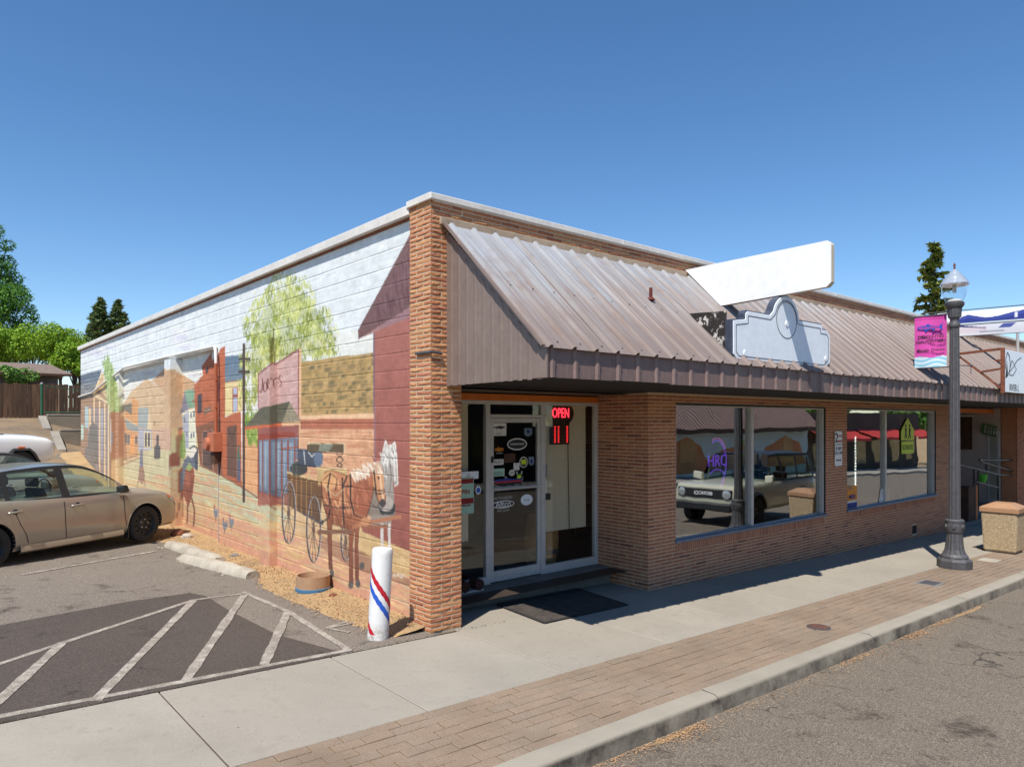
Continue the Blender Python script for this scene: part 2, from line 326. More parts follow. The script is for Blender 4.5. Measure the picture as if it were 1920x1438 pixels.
# dirt strip along the painted wall, heaped a little towards it
dp = [(-.40,.10),(-.50,.6),(-.60,1.2),(-.66,1.9),(-.66,2.6),(-.62,3.3),(-.40,3.9),(-.5,4.6),(-.65,5.4),(-.7,6.2),(-.62,7.2),(-.75,8.2),(-.6,9.3),(-.7,10.8),(-.6,13),(-.7,15),(-.6,17.5),(-.6,20.4)]
mb = MB(); NJ = 7
for i, (x0, y) in enumerate([(np.interp(t, [p[1] for p in dp], [p[0] for p in dp])+random.uniform(-.05,.05), t) for t in np.linspace(.1, 20.4, 120)]):
    for j in range(NJ):
        k = j/(NJ-1); x = x0*(1-k)+.2*k; mb.v.append((x, y, gz(x)+rise(y)+.003+.075*k**1.3+random.uniform(0,.016)*math.sin(k*3.1)+(-.02 if j == 0 else 0)))
    if i: o_ = (i-1)*NJ; mb.f += [(o_+j, o_+NJ+j, o_+NJ+j+1, o_+j+1) for j in range(NJ-1)]; mb.m += [0]*(NJ-1)
tag(mb.build('dirt_strip', 'dirt', smooth=60), kind='structure')
# pavement: concrete slabs, then the paver band, then the kerb
tag(sheet('pavement', [(-40,-2.78),(60,-2.78),(60,.02),(3.3,.02),(3.3,1.1),(.38,1.1),(.38,-.02),(-40,-.075)], -.012, 'joint_dirt', .2), kind='structure')
pav = bpy.data.objects['pavement']
jx = [.30+1.5*k for k in range(-22, 40)]
for a, b in zip(jx, jx[1:]):
    o = MB().hexa([(x,y,gz(x)-.05) for x,y in ((a+.006,-1.742),(b-.006,-1.742),(b-.006,-.095 if b < .31 else -.012),(a+.006,-.095 if b < .31 else -.012))]+[(x,y,gz(x)) for x,y in ((a+.006,-1.742),(b-.006,-1.742),(b-.006,-.095 if b < .31 else -.012),(a+.006,-.095 if b < .31 else -.012))]).build('slab', 'sidewalk', pav, bevel=.005)
MB().hexa([(x,y,gz(x)-.05) for x,y in ((.42,.0),(3.62,.0),(3.62,.72),(.42,.72))]+[(x,y,gz(x)-.001) for x,y in ((.42,.0),(3.62,.0),(3.62,.72),(.42,.72))]).build('slab', 'sidewalk', pav, bevel=.004)
sheet('sand_bed', [(-40,-2.765),(60,-2.765),(60,-1.745),(-40,-1.745)], -.009, 'sand', .05, pav)
pmesh = None; PW, PH = .231, .1135; cand = []
for r in range(9):
    for k in range(-70, 150):
        x = k*PW+(PW/2 if r % 2 else 0)+random.uniform(-.006,.006); y = -2.708+r*PH+random.uniform(-.004,.004); wv = (x-CAMX)*Fv[0]+(y-CAMY)*Fv[1]; rv = (x-CAMX)*Rv[0]+(y-CAMY)*Rv[1]
        vis = wv > 1 and abs(rv/wv) < .74 and HC/wv < .51; cand.append((0 if vis else 1, wv, x, y))
cand.sort()
pm0 = MB().box(-PW/2+.004, PW/2-.004, -PH/2+.004, PH/2-.004, -.05, 0).build('paver', 'paver', pav, bevel=.004); first = pm0; rest = MB(); tones = []
for i, (nv, d_, x, y) in enumerate(cand):
    z = gz(x)+random.uniform(-.003,.002)
    if i < 300:
        o = pm0 if i == 0 else pm0.copy()
        if i: COL.objects.link(o)
        o.location = (x, y, z); o.rotation_euler = (random.uniform(-.006,.006), math.atan(-G)+random.uniform(-.006,.006), random.uniform(-.01,.01))
    elif -9 < x < 34:
        c = [(x-PW/2+.004,y-PH/2+.004),(x+PW/2-.004,y-PH/2+.004),(x+PW/2-.004,y+PH/2-.004),(x-PW/2+.004,y+PH/2-.004)]; rest.hexa([(a,b,gz(a)-.04) for a,b in c]+[(a,b,gz(a)-.002) for a,b in c]); tones += [random.random()]*6
ro = rest.build('paver_band', 'paver', pav); a_ = ro.data.attributes.new('tone', 'FLOAT', 'FACE'); a_.data.foreach_set('value', tones); ro['kind'] = 'stuff'
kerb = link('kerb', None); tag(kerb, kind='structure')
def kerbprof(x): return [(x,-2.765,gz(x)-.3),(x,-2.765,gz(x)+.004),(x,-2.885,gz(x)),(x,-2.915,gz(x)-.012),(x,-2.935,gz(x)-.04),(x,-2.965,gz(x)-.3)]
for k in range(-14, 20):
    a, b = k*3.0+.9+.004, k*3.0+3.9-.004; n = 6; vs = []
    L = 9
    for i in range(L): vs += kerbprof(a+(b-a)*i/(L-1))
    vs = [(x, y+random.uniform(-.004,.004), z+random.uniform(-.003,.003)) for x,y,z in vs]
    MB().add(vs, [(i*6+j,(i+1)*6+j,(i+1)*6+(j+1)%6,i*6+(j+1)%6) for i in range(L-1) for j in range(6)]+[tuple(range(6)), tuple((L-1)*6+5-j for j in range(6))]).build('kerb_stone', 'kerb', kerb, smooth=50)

m_ = NT('worn_yellow_paint'); n_ = m_.noise(60, 4, .7); m_.base(m_.mix(m_.ramp(n_, [(.42,(0,0,0)),(.58,(.9,.9,.9))]), C(140,124,104,.65), C(222,178,122,.78))); m_.bump(n_, .5, .004); MT['yellow_paint'] = m_.set(Roughness=.9)
for k, (a, b, wd) in enumerate((((1752,1165),(1838,1136),.13),((1668,1196),(1722,1182),.09),((1886,1102),(1945,1082),.14),((1225,1395),(1305,1358),.08))):
    p, q = Vector(gnd(*a,-.13)), Vector(gnd(*b,-.13)); d_ = (q-p).normalized(); nn = Vector((-d_.y,d_.x)); L1 = []; L2 = []; r_ = random.Random(k)
    for i in range(13): c = p.lerp(q, i/12); e = math.sin(math.pi*min(.97,max(.03,i/12)))**.4; L1.append(tuple(c+nn*wd*.5*e*r_.uniform(.7,1.15))); L2.append(tuple(c-nn*wd*.5*e*r_.uniform(.7,1.15)))
    sheet('worn_kerb_mark', [(x, min(y,-2.985)) for x, y in L1+L2[::-1]], -.131, 'yellow_paint', .003, road)
# ------------------------------------------------------------------ the mural, painted in wall coordinates (Y along the wall, Z up)
XW = .06; RES = .008; MY0, MY1, MZ1 = .3, 20.3, 4.7
NY, NZ = int((MY1-MY0)/RES), int(MZ1/RES)
CV = np.zeros((NZ, NY, 3), np.float32)
yy, zz = np.meshgrid(MY0+(np.arange(NY)+.5)*RES, (np.arange(NZ)+.5)*RES)
CROP = {'A': (140,560,.3198), 'B': (300,640,.2225), 'C': (440,640,.1809), 'D': (440,760,.32), 'E': (400,380,.2643), 'F': (140,640,.153), 'P': (0,0,1)}
def W(crop, pts):
    ox, oy, s = CROP[crop]; return np.array([onX(ox+u*s, oy+v*s, XW) for u, v in pts])
def s2l(c): return lin(c).astype(np.float32)
def mask(P):
    y0, z0 = P.min(0)-.02; y1, z1 = P.max(0)+.02
    i0, i1 = max(0, int((y0-MY0)/RES)), min(NY, int((y1-MY0)/RES)+1); j0, j1 = max(0, int(z0/RES)), min(NZ, int(z1/RES)+1)
    if i1 <= i0 or j1 <= j0: return None
    Y, Z = yy[j0:j1,i0:i1], zz[j0:j1,i0:i1]; ins = np.zeros(Y.shape, bool); n = len(P)
    for k in range(n):
        a, b = P[k], P[(k+1) % n]
        if a[1] == b[1]: continue
        c = ((a[1] > Z) != (b[1] > Z)) & (Y < (b[0]-a[0])*(Z-a[1])/(b[1]-a[1])+a[0]); ins ^= c
    return (slice(j0,j1), slice(i0,i1)), ins
def poly(crop, pts, col, alpha=1.0, col2=None, world=False, grain=.035):
    P = np.array(pts, float) if world else W(crop, pts); r = mask(P)
    if r is None: return
    sl, ins = r; c = s2l(col)*np.ones((*ins.shape,1), np.float32)
    if col2 is not None:
        z = zz[sl]; t = ((z-P[:,1].min())/(np.ptp(P[:,1])+1e-6))[...,None].clip(0,1); c = s2l(col2)*(1-t)+s2l(col)*t
    c = c*(1+grain*rng.normal(size=(*ins.shape,1))).astype(np.float32); t = CV[sl]; t[ins] = t[ins]*(1-alpha)+c[ins]*alpha
def line(crop, pts, wd, col, alpha=1.0):
    s = CROP[crop][2]; P = [Vector(p) for p in pts]
    for a, b in zip(P, P[1:]):
        d = (b-a); d = d.normalized() if d.length else Vector((1,0)); n = Vector((-d.y,d.x))*wd/2
        poly(crop, [tuple(a+n),tuple(b+n),tuple(b-n),tuple(a-n)], col, alpha)
def ell(crop, c, rx, ry, col, alpha=1.0, n=28, ring=0):
    pts = [(c[0]+rx*math.cos(2*math.pi*k/n), c[1]+ry*math.sin(2*math.pi*k/n)) for k in range(n+1)]
    if ring: line(crop, pts, ring, col, alpha)
    else: poly(crop, pts[:-1], col, alpha)
def soft(crop, c, rx, ry, col, alpha):
    for k in range(6): ell(crop, (c[0]+random.uniform(-.25,.25)*rx, c[1]+random.uniform(-.2,.2)*ry), rx*(1-.13*k), ry*(1-.13*k), col, alpha/4)
def strokes(crop, outline, n, length, wd, cols, ang=90, spread=25, out=.0):
    xs_, ys_ = [p[0] for p in outline], [p[1] for p in outline]; k = 0; cx_, cy_ = sum(xs_)/len(xs_), sum(ys_)/len(ys_)
    def inside(x, y):
        r = False
        for (ax, ay), (bx, by) in zip(outline, outline[1:]+outline[:1]):
            if (ay > y) != (by > y) and x < (bx-ax)*(y-ay)/(by-ay)+ax: r = not r
        return r
    while k < n:
        x, y = random.uniform(min(xs_), max(xs_)), random.uniform(min(ys_), max(ys_))
        if not inside(x, y): continue
        x, y = x+(x-cx_)*out, y+(y-cy_)*out
        a = R_(ang+random.uniform(-spread, spread)); L = length*random.uniform(.5,1.3); dx, dy = math.cos(a)*L/2, math.sin(a)*L/2
        line(crop, [(x-dx,y-dy),(x+dx,y+dy)], wd*random.uniform(.6,1.3), random.choice(cols), random.uniform(.5,.95)); k += 1
# sky
t_ = (zz/MZ1)[...,None].astype(np.float32); CV[:] = s2l((232,233,232))*(1-t_)+s2l((226,232,234))*t_
CV *= (1+.02*rng.normal(size=(NZ,1,1))).astype(np.float32)
for c, rx, ry in [((110,300),85,45),((200,270),60,30),((640,270),75,40),((620,210),60,50),((690,430),50,25),((430,420),90,30)]: soft('A', c, rx, ry, (240,236,234), .5); soft('A', (c[0]+10,c[1]+18), rx*.8, ry*.55, (204,202,224), .6)
# hills
poly('A', [(270,640),(330,545),(420,470),(470,500),(540,570),(600,760),(560,900),(290,900)], (212,182,146), 1, (206,170,132)); poly('A', [(455,480),(520,415),(580,415),(640,450),(720,500),(720,800),(600,900),(540,700),(540,570)], (200,160,124), 1, (208,172,138))
strokes('A', [(300,620),(420,490),(560,430),(700,510),(700,720),(320,740)], 130, 40, 4, [(188,150,114),(214,184,148),(178,140,108),(222,194,160)], -30, 40)
# sandy street and its pale green shadow
poly('P', [(140,870),(250,838),(330,800),(372,812),(440,896),(480,912),(520,925),(580,930),(660,950),(800,1010),(800,1200),(140,1010)], (216,190,142), 1, (206,160,130))
poly('P', [(225,880),(320,815),(372,870),(440,905),(520,952),(560,980),(505,992),(440,968),(375,940),(300,930),(230,935)], (204,196,156)); poly('P', [(375,880),(440,906),(520,950),(540,972),(500,985),(440,962),(380,930)], (190,192,164), .9)
poly('P', [(331,960),(400,968),(520,1000),(600,1010),(800,1060),(800,1220),(331,1000)], (208,158,132), .95, (196,142,118))
strokes('P', [(230,900),(380,880),(520,960),(780,1070),(780,1150),(340,975)], 320, 40, 4, [(222,186,136),(206,168,120),(214,160,130),(200,176,140)], 20, 15)
# far-left house with porch
F = 'F'
poly(F, [(30,425),(330,345),(240,660),(30,715)], (96,110,126), 1, (118,128,140)); strokes(F, [(40,430),(320,355),(240,640),(40,700)], 60, 120, 10, [(82,96,114),(140,150,158),(110,124,140)], -12, 6)
poly(F, [(30,712),(232,665),(430,775),(440,1800),(30,1800)], (150,114,94), 1, (140,112,104)); poly(F, [(225,660),(338,380),(440,785)], (206,176,134)); poly(F, [(250,620),(300,570),(410,740)], (150,118,96)); line(F, [(225,655),(338,380),(438,780)], 16, (236,208,164)); line(F, [(222,655),(438,770)], 18, (238,214,176))
poly(F, [(160,800),(420,830),(420,1700),(160,1700)], (128,120,138)); poly(F, [(125,800),(166,800),(166,1065),(125,1065)], (156,200,220)); poly(F, [(170,820),(200,820),(200,1440),(170,1440)], (226,196,150)); poly(F, [(320,830),(345,830),(345,1440),(320,1440)], (150,160,190))
for x in (238,305,368,412): line(F, [(x,690+(x-238)*.5),(x,1800)], 17, (236,206,160))
poly(F, [(180,1040),(230,990),(280,1040),(285,1500),(150,1500),(160,1250)], (82,90,102)); poly(F, [(120,1300),(250,1250),(260,1800),(120,1800)], (92,98,112)); ell(F, (160,1650), 45, 170, (70,74,84), 1, ring=9); ell(F, (260,1620), 40, 150, (70,74,84), 1, ring=9)
poly(F, [(44,1020),(68,1020),(68,1150),(44,1150)], (226,150,156)); poly(F, [(78,1020),(108,1020),(108,1200),(78,1200)], (176,220,216))
po = [(350,250),(410,205),(470,330),(530,620),(555,860),(440,890),(385,640)]; poly(F, po, (170,192,126)); strokes(F, po, 240, 60, 10, [(186,206,140),(140,170,96),(200,214,160),(120,154,80)], 88, 18, .12)
poly(F, [(435,868),(570,868),(620,940),(640,1440),(440,1440)], (170,112,82)); poly(F, [(440,1110),(478,1110),(478,1260),(440,1260)], (120,130,160)); poly(F, [(550,775),(700,760),(700,890),(590,860)], (88,88,88)); poly(F, [(608,850),(700,895),(700,680),(778,730),(778,1420),(640,1420)], (222,150,84), 1, (206,150,100))
poly(F, [(608,940),(772,1035),(782,1112),(640,1075)], (136,150,156)); line(F, [(605,938),(772,1032)], 12, (226,190,140))
for x0, x1, y0, y1, c in [(610,640,1130,1250,(70,70,80)),(645,675,1140,1260,(80,86,104)),(680,735,1150,1380,(236,152,76)),(740,768,1160,1260,(84,88,104))]: poly(F, [(x0,y0),(x1,y0),(x1,y1),(x0,y1)], c)
poly(F, [(775,815),(908,812),(892,1070),(775,1060)], (150,166,172)); poly(F, [(885,1075),(912,830),(945,1085)], (228,206,168)); poly(F, [(778,1065),(945,1085),(945,1330),(780,1350)], (168,172,196)); poly(F, [(850,1105),(932,1105),(932,1310),(850,1310)], (232,214,176))
for x in (858,895): poly(F, [(x,1120),(x+28,1120),(x+28,1290),(x,1290)], (70,76,88))
poly(F, [(960,1070),(1190,1060),(1190,1330),(960,1330)], (206,168,146)); poly(F, [(1000,1150),(1032,1150),(1032,1310),(1000,1310)], (60,62,70)); poly(F, [(975,1290),(1010,1250),(1050,1290),(1050,1430),(970,1430)], (72,78,90))
for x, y in ((600,660),(600,692),(978,996),(978,1020)): ell(F, (x,y), 11, 8, (60,60,66))
line('A', [(250,960),(390,905),(390,930),(250,985)], 5, (120,84,70)); line('A', [(270,900),(270,1010)], 8, (140,92,80))
poly('A', [(384,890),(398,880),(402,990),(380,1000)], (96,106,146)); poly('A', [(378,985),(402,985),(412,1040),(398,1090),(372,1060)], (146,108,96)); line('A', [(376,1040),(368,1100)], 4, (120,90,84)); line('A', [(404,1040),(414,1100)], 4, (120,90,84)); poly('A', [(466,900),(485,850),(500,900),(498,940),(466,940)], (70,70,80))
# green-roofed house, red hall, blue-roofed house
B = 'B'
poly(B, [(185,600),(300,555),(305,960),(215,960)], (228,228,208)); poly(B, [(205,415),(300,395),(300,560),(235,560)], (126,178,148), 1, (110,160,134)); poly(B, [(172,610),(205,418),(242,575)], (124,122,152)); poly(B, [(188,625),(242,590),(242,900),(205,900)], (164,174,196))
for x, y in ((255,600),(280,590),(258,770),(278,765),(200,640),(220,760)): poly(B, [(x,y),(x+12,y),(x+12,y+45),(x,y+45)], (110,120,140))
poly(B, [(288,372),(362,280),(350,212),(432,95),(440,165),(490,108),(508,62),(547,40),(547,640),(682,578),(690,1225),(520,1125),(340,1042),(300,720)], (190,104,68), 1, (178,98,66)); strokes(B, [(300,380),(400,200),(540,80),(545,640),(300,700)], 160, 90, 5, [(172,90,58),(202,116,78),(160,84,56)], -14, 5)
poly(B, [(300,722),(510,648),(522,1122),(338,1035)], (132,84,62)); poly(B, [(355,762),(446,748),(442,1092),(355,1042)], (96,76,70)); line(B, [(355,1042),(355,762),(446,748),(446,1090)], 7, (176,130,104)); poly(B, [(565,716),(646,704),(646,1155),(565,1130)], (108,78,66)); line(B, [(570,725),(605,830),(640,715)], 5, (80,58,50))
for p in [[(316,452),(352,435),(352,600),(316,612)],[(465,302),(491,290),(491,510),(465,516)],[(386,232),(406,216),(406,266),(386,276)]]: poly(B, p, (58,64,82)); line(B, p+[p[0]], 5, (140,72,50))
poly(B, [(368,572),(430,545),(430,592),(368,616)], (120,96,84)); line(B, [(376,592),(422,572)], 8, (190,160,130))
poly(B, [(547,132),(695,108),(695,332),(547,348)], (92,122,152), 1, (104,134,162)); poly(B, [(547,346),(697,330),(697,582),(547,632)], (226,206,152)); poly(B, [(614,392),(652,384),(652,592),(614,602)], (172,184,218)); line(B, [(614,602),(614,392),(652,384),(652,592)], 6, (170,90,70)); line(B, [(547,346),(697,328)], 8, (150,90,70)); poly(B, [(614,450),(652,445),(652,470),(614,475)], (150,80,66))
poly(B, [(690,600),(850,690),(850,1300),(690,1225)], (222,164,116)); strokes(B, [(700,900),(840,900),(840,1240),(700,1200)], 40, 50, 6, [(206,146,100),(232,178,130)], 8, 8); line(B, [(330,1040),(520,1130),(700,1235),(850,1335),(980,1420)], 14, (150,100,80))
poly(B, [(655,870),(668,870),(676,1000),(668,1180),(650,1180),(648,960)], (92,112,96)); poly(B, [(650,1010),(676,1000),(676,1180),(650,1180)], (86,92,128))
# willow
E_ = 'E'; wo = [(450,500),(480,560),(545,540),(640,560),(700,640),(760,700),(810,780),(845,900),(872,1050),(850,1095),(620,1115),(430,1150),(330,1190),(310,1500),(205,1500),(200,960),(230,830),(320,690),(400,600)]
poly(E_, [(540+(x-540)*.8, 1010+(y-1010)*.8) for x, y in wo], (184,190,96), .6, (164,172,82))
def in_poly(o, x, y):
    r = False
    for (ax, ay), (bx, by) in zip(o, o[1:]+o[:1]):
        if (ay > y) != (by > y) and x < (bx-ax)*(y-ay)/(by-ay)+ax: r = not r
    return r
cl_ = []
while len(cl_) < 210:
    x, y = random.uniform(195,880), random.uniform(480,1480)
    if in_poly(wo, x, y): cl_.append((x, y))
cl_ += [(450,505),(462,520),(556,545),(570,560),(640,575),(700,650),(395,610),(330,690),(235,840),(850,900),(868,1050),(800,770)]
for x, y in sorted(cl_, key=lambda p: p[1]):
    lowd = (y-480)/700; pal = [(216,218,128),(230,230,160),(190,198,96),(170,182,78)] if random.random() > .25+.45*lowd else [(150,162,62),(128,142,50),(172,180,84),(110,126,46)]; r_ = random.uniform(22,48)
    for k in range(17): a_ = random.gauss(0,.5)*r_; b_ = random.gauss(0,.62)*r_; L_2 = random.uniform(16,42); t2 = R_(90+random.uniform(-24,24)); line(E_, [(x+a_-math.cos(t2)*L_2/2, y+b_-math.sin(t2)*L_2/2),(x+a_+math.cos(t2)*L_2/2, y+b_+math.sin(t2)*L_2/2)], random.uniform(4,9), random.choice(pal), random.uniform(.45,.9))
strokes(E_, [(430,930),(440,930),(440,1430),(400,1430),(400,930)], 60, 90, 9, [(120,120,50),(104,100,44)], 90, 6)  # dark olive strip: shade of the pilaster's side, painted into the mural colours
lo = [(310,1180),(340,1180),(330,1480),(210,1480),(210,1180)]; strokes('B', [(715,620),(830,600),(830,880),(740,860)], 260, 50, 10, [(130,160,66),(170,190,90),(100,136,52)], 88, 18)
line('P', [(457,644),(457,942)], 4.6, (80,64,58)); line('P', [(447.5,673),(469,673)], 5, (72,58,54)); line('P', [(447,697),(468,697)], 5, (72,58,54))
# the pink shop
Cc = 'C'
poly(Cc, [(242,345),(385,230),(425,238),(665,85),(668,1500),(242,1500)], (202,164,162), 1, (190,150,150)); strokes(Cc, [(260,350),(650,120),(650,700),(260,680)], 90, 110, 7, [(214,182,180),(188,146,146),(222,192,188)], -28, 8); line(Cc, [(242,345),(385,228),(425,238),(668,82)], 15, (132,66,84)); line(Cc, [(245,345),(245,700)], 7, (150,80,90)); poly(Cc, [(664,78),(690,78),(690,1500),(664,1500)], (226,182,142)); line(Cc, [(660,90),(660,780)], 8, (140,70,80))
TX = (104,46,40)
line(Cc, [(290,385),(285,500),(268,530),(256,515)], 10, TX); ell(Cc, (315,470), 18, 52, TX, 1, ring=9); line(Cc, [(338,500),(338,390),(355,400),(352,440),(340,450),(358,495)], 9, TX); line(Cc, [(362,380),(400,405),(440,375)], 12, TX); line(Cc, [(400,405),(412,485)], 12, TX); line(Cc, [(452,372),(446,392)], 7, TX); line(Cc, [(486,358),(468,352),(458,385),(484,425),(480,462),(460,462)], 9, TX)
poly(Cc, [(240,880),(664,868),(664,1700),(240,1700)], (150,88,84), 1, (160,100,84)); poly(Cc, [(245,960),(625,940),(625,1000),(245,1020)], (150,70,56))
poly(Cc, [(105,895),(262,690),(575,622),(490,855)], (84,84,70), 1, (104,100,84)); poly(Cc, [(488,842),(572,630),(692,835)], (146,136,114)); strokes(Cc, [(510,830),(572,660),(670,830)], 60, 20, 6, [(170,160,134),(116,108,90)], 20, 30); poly(Cc, [(105,888),(490,848),(490,872),(105,918)], (206,104,62)); poly(Cc, [(486,842),(692,832),(692,866),(486,876)], (226,178,138))
D = 'D'
poly(D, [(140,195),(372,180),(372,470),(270,545),(140,505)], (104,126,156), 1, (92,108,134))
for x, w_ in ((148,12),(170,26),(215,20),(248,20),(282,24),(320,26)): poly(D, [(x,215),(x+w_,212),(x+w_,500),(x,490)], (132,160,192), .9, (108,128,156)); line(D, [(x+w_*.4,225),(x+w_*.4,470)], 4, (166,190,212), .7)
for x in (138,164,204,242,276,312,352,372): line(D, [(x,200),(x,540 if x < 300 else 470)], 7, (146,74,58))
line(D, [(140,200),(372,182)], 9, (150,72,56)); line(D, [(275,255),(370,245)], 10, (150,80,62)); line(D, [(140,505),(270,545),(372,470)], 8, (140,74,60))
# siding wall and shingle roof
poly(D, [(385,70),(822,60),(822,700),(700,700),(385,470)], (222,172,136), 1, (216,166,130)); poly(D, [(385,80),(818,75),(818,140),(385,140)], (176,106,80)); strokes(D, [(390,150),(815,150),(815,500),(390,420)], 170, 130, 4, [(196,132,96),(232,178,138),(184,118,86)], 0, 2); poly(D, [(385,50),(820,45),(820,76),(385,82)], (234,192,154))
sh = [(690,215),(1440,115),(1440,745),(690,770)]; poly(Cc, sh, (176,146,90), 1, (186,150,98))
for k in range(560):
    v = random.random(); u = random.random(); x = 695+u*740; yt = 220-(x-690)*.133; y = yt+8+v*(755-yt-10); y = round((y-yt)/44)*44+yt; w_ = random.uniform(26,60)
    if y > 720: continue
    poly(Cc, [(x,y+4),(min(1438,x+w_),y-1),(min(1436,x+w_-8),y+36),(x-8,y+40)], random.choice([(118,108,72),(150,128,82),(132,116,80),(196,166,112),(166,138,86),(178,146,92),(106,100,74),(186,156,100)]), random.uniform(.4,.85))
for k in range(8): line(Cc, [(690,260+k*62-0),(1440,165+k*74)], 4, (206,160,110), .6)
# maroon building and its eave
poly(E_, [(1140,915),(1420,800),(1420,1500),(1140,1500)], (166,104,96), 1, (160,96,86)); poly('D', [(820,0),(1060,0),(1060,868),(740,735),(820,640)], (162,98,88), 1, (146,84,74)); poly(E_, [(1420,180),(1025,905),(1028,970),(1140,920),(1420,760)], (124,92,92), 1, (112,80,80)); poly(E_, [(1028,970),(1420,722),(1420,800),(1140,920)], (156,118,122)); strokes(E_, [(1390,300),(1390,700),(1100,860)], 60, 90, 12, [(104,68,74),(128,92,98),(94,62,70)], 80, 10); line(E_, [(1140,920),(1140,1500)], 12, (128,96,112)); line(D, [(820,0),(820,640)], 9, (150,110,120))
# foreground: tan wall, shadow, signature
poly(D, [(735,735),(1060,868),(1060,1010),(900,960),(740,880)], (204,172,122)); strokes(D, [(760,760),(1030,870),(1030,990),(780,890)], 70, 60, 5, [(186,150,104),(216,188,140)], 18, 8); poly(D, [(500,760),(760,860),(900,960),(1050,1030),(1050,1070),(700,960),(500,830)], (150,108,88), .75)
strokes(D, [(925,985),(1005,990),(1005,1010),(925,1005)], 26, 12, 5, [(228,216,200)], 70, 50)
# wagon
line(D, [(345,590),(520,690)], 30, (70,70,84)); poly(D, [(308,392),(478,436),(520,470),(500,680),(318,590)], (118,84,54), 1, (92,66,48))
for x in (335,362,390,420,450): line(D, [(x,405+(x-308)*.25),(x,600+(x-308)*.35)], 6, (150,112,70))
line(D, [(306,392),(480,438)], 10, (226,196,140)); ell(D, (375,372), 52, 40, (64,66,64)); ell(D, (350,372), 12, 38, (96,98,92), 1, ring=5); poly(D, [(368,252),(500,262),(520,300),(500,365),(372,352)], (76,90,116), 1, (60,68,88)); ell(D, (490,310), 28, 52, (88,112,150)); line(D, [(405,265),(412,345)], 5, (190,196,200)); line(D, [(430,270),(450,300),(470,285)], 5, (200,204,206))
poly(D, [(424,222),(642,222),(642,278),(424,272)], (96,82,62)); poly(D, [(500,226),(580,226),(550,270),(490,268)], (130,134,120)); line(D, [(424,222),(642,222),(642,278)], 5, (226,206,166)); line(D, [(595,282),(638,318),(598,352),(630,362)], 6, (66,60,56)); line(D, [(634,282),(592,318),(634,350),(600,362)], 6, (66,60,56))
poly(D, [(478,360),(655,372),(650,470),(490,470)], (206,178,122), 1, (180,146,98)); line(D, [(480,362),(655,374)], 7, (232,212,170)); line(D, [(440,370),(430,440)], 6, (210,180,130))
for c, rx, ry in [((316,630),38,180),((462,728),40,192),((650,800),26,110)]:
    ell(D, c, rx, ry, (88,72,66), 1, ring=9); ell(D, (c[0]+5,c[1]-4), rx, ry, (168,164,166), 1, ring=4); ell(D, c, 9, 24, (80,66,60))
    for k in range(12): a = math.pi*k/6+.2; line(D, [c,(c[0]+rx*math.cos(a),c[1]+ry*math.sin(a))], 4, (108,88,76))
# grey horse behind, then the chestnut horse
GH = (196,190,186)
poly(D, [(780,470),(862,300),(868,270),(884,205),(898,240),(925,232),(938,212),(944,250),(952,290),(957,460),(935,474),(925,420),(935,560),(940,640),(870,660),(780,640)], GH, 1, (128,116,108)); poly(D, [(780,480),(860,420),(870,560),(940,600),(940,645),(870,662),(780,645)], (134,120,110), .8); line(D, [(868,270),(884,205),(898,240),(925,232),(938,212),(944,250),(957,460),(935,474)], 6, (236,234,232), .9); line(D, [(930,300),(940,440)], 9, (240,238,236), .8); line(D, [(905,300),(918,420),(905,520)], 7, (120,112,108), .8); ell(D, (925,310), 6, 9, (50,46,46)); strokes(D, [(858,290),(900,235),(950,260),(920,340),(880,430)], 80, 40, 6, [(236,234,230),(206,204,202),(130,126,126)], 75, 25); ell(D, (893,600), 48, 52, (58,58,60)); ell(D, (888,575), 42, 45, (176,166,160)); poly(D, [(800,640),(925,640),(915,700),(800,700)], (150,138,130))
for x in (862,905): poly(D, [(x-8,690),(x+10,690),(x+8,830),(x-6,830)], (206,202,198))
HB = (208,142,100)
poly(D, [(506,450),(530,390),(570,378),(660,412),(690,400),(740,362),(800,340),(830,345),(868,380),(880,520),(884,580),(862,598),(840,560),(815,470),(800,560),(775,650),(730,700),(700,735),(560,690),(520,590)], HB, 1, (150,86,60)); strokes(D, [(520,470),(680,430),(700,700),(560,670)], 60, 70, 9, [(206,142,100),(176,108,74),(160,92,64),(220,160,116)], 80, 25); line(D, [(506,450),(530,390),(570,378),(660,412),(690,400)], 6, (96,56,40), .8); line(D, [(880,520),(884,580),(862,598),(840,560),(815,470),(800,560),(775,650),(730,700),(700,735),(560,690),(520,590),(506,450)], 7, (88,52,40), .85); poly(D, [(560,600),(700,640),(700,735),(560,690)], (124,72,52), .45); poly(D, [(690,400),(790,350),(815,430),(800,560),(770,650),(700,620)], (176,104,74), .9, (150,84,60)); strokes(D, [(700,430),(790,380),(800,540),(760,620),(705,600)], 45, 60, 8, [(192,122,90),(160,92,66),(140,78,56)], 75, 20); ell(D, (556,440), 46, 52, (222,166,112), .8); line(D, [(516,440),(560,395),(600,430),(590,500)], 7, (70,56,48), .8); poly(D, [(812,350),(868,382),(880,520),(884,585),(862,598),(838,555),(812,470)], (228,168,120), 1, (180,120,84)); line(D, [(845,372),(862,500),(872,560)], 9, (240,206,170), .8); line(D, [(815,480),(840,556),(862,598)], 6, (110,68,50)); ell(D, (842,425), 6, 9, (40,32,30)); line(D, [(835,500),(880,495)], 7, (50,46,46)); ell(D, (866,572), 18, 26, (70,64,66))
for p in [[(535,580),(575,600),(568,760),(572,960),(552,960),(546,780)],[(665,700),(705,710),(690,820),(694,1040),(672,1040),(670,820)],[(705,700),(732,690),(722,820),(728,1030),(708,1030),(704,830)]]: poly(D, p, (150,86,58), 1, (110,66,52)); line(D, p+[p[0]], 4, (84,52,42), .7)
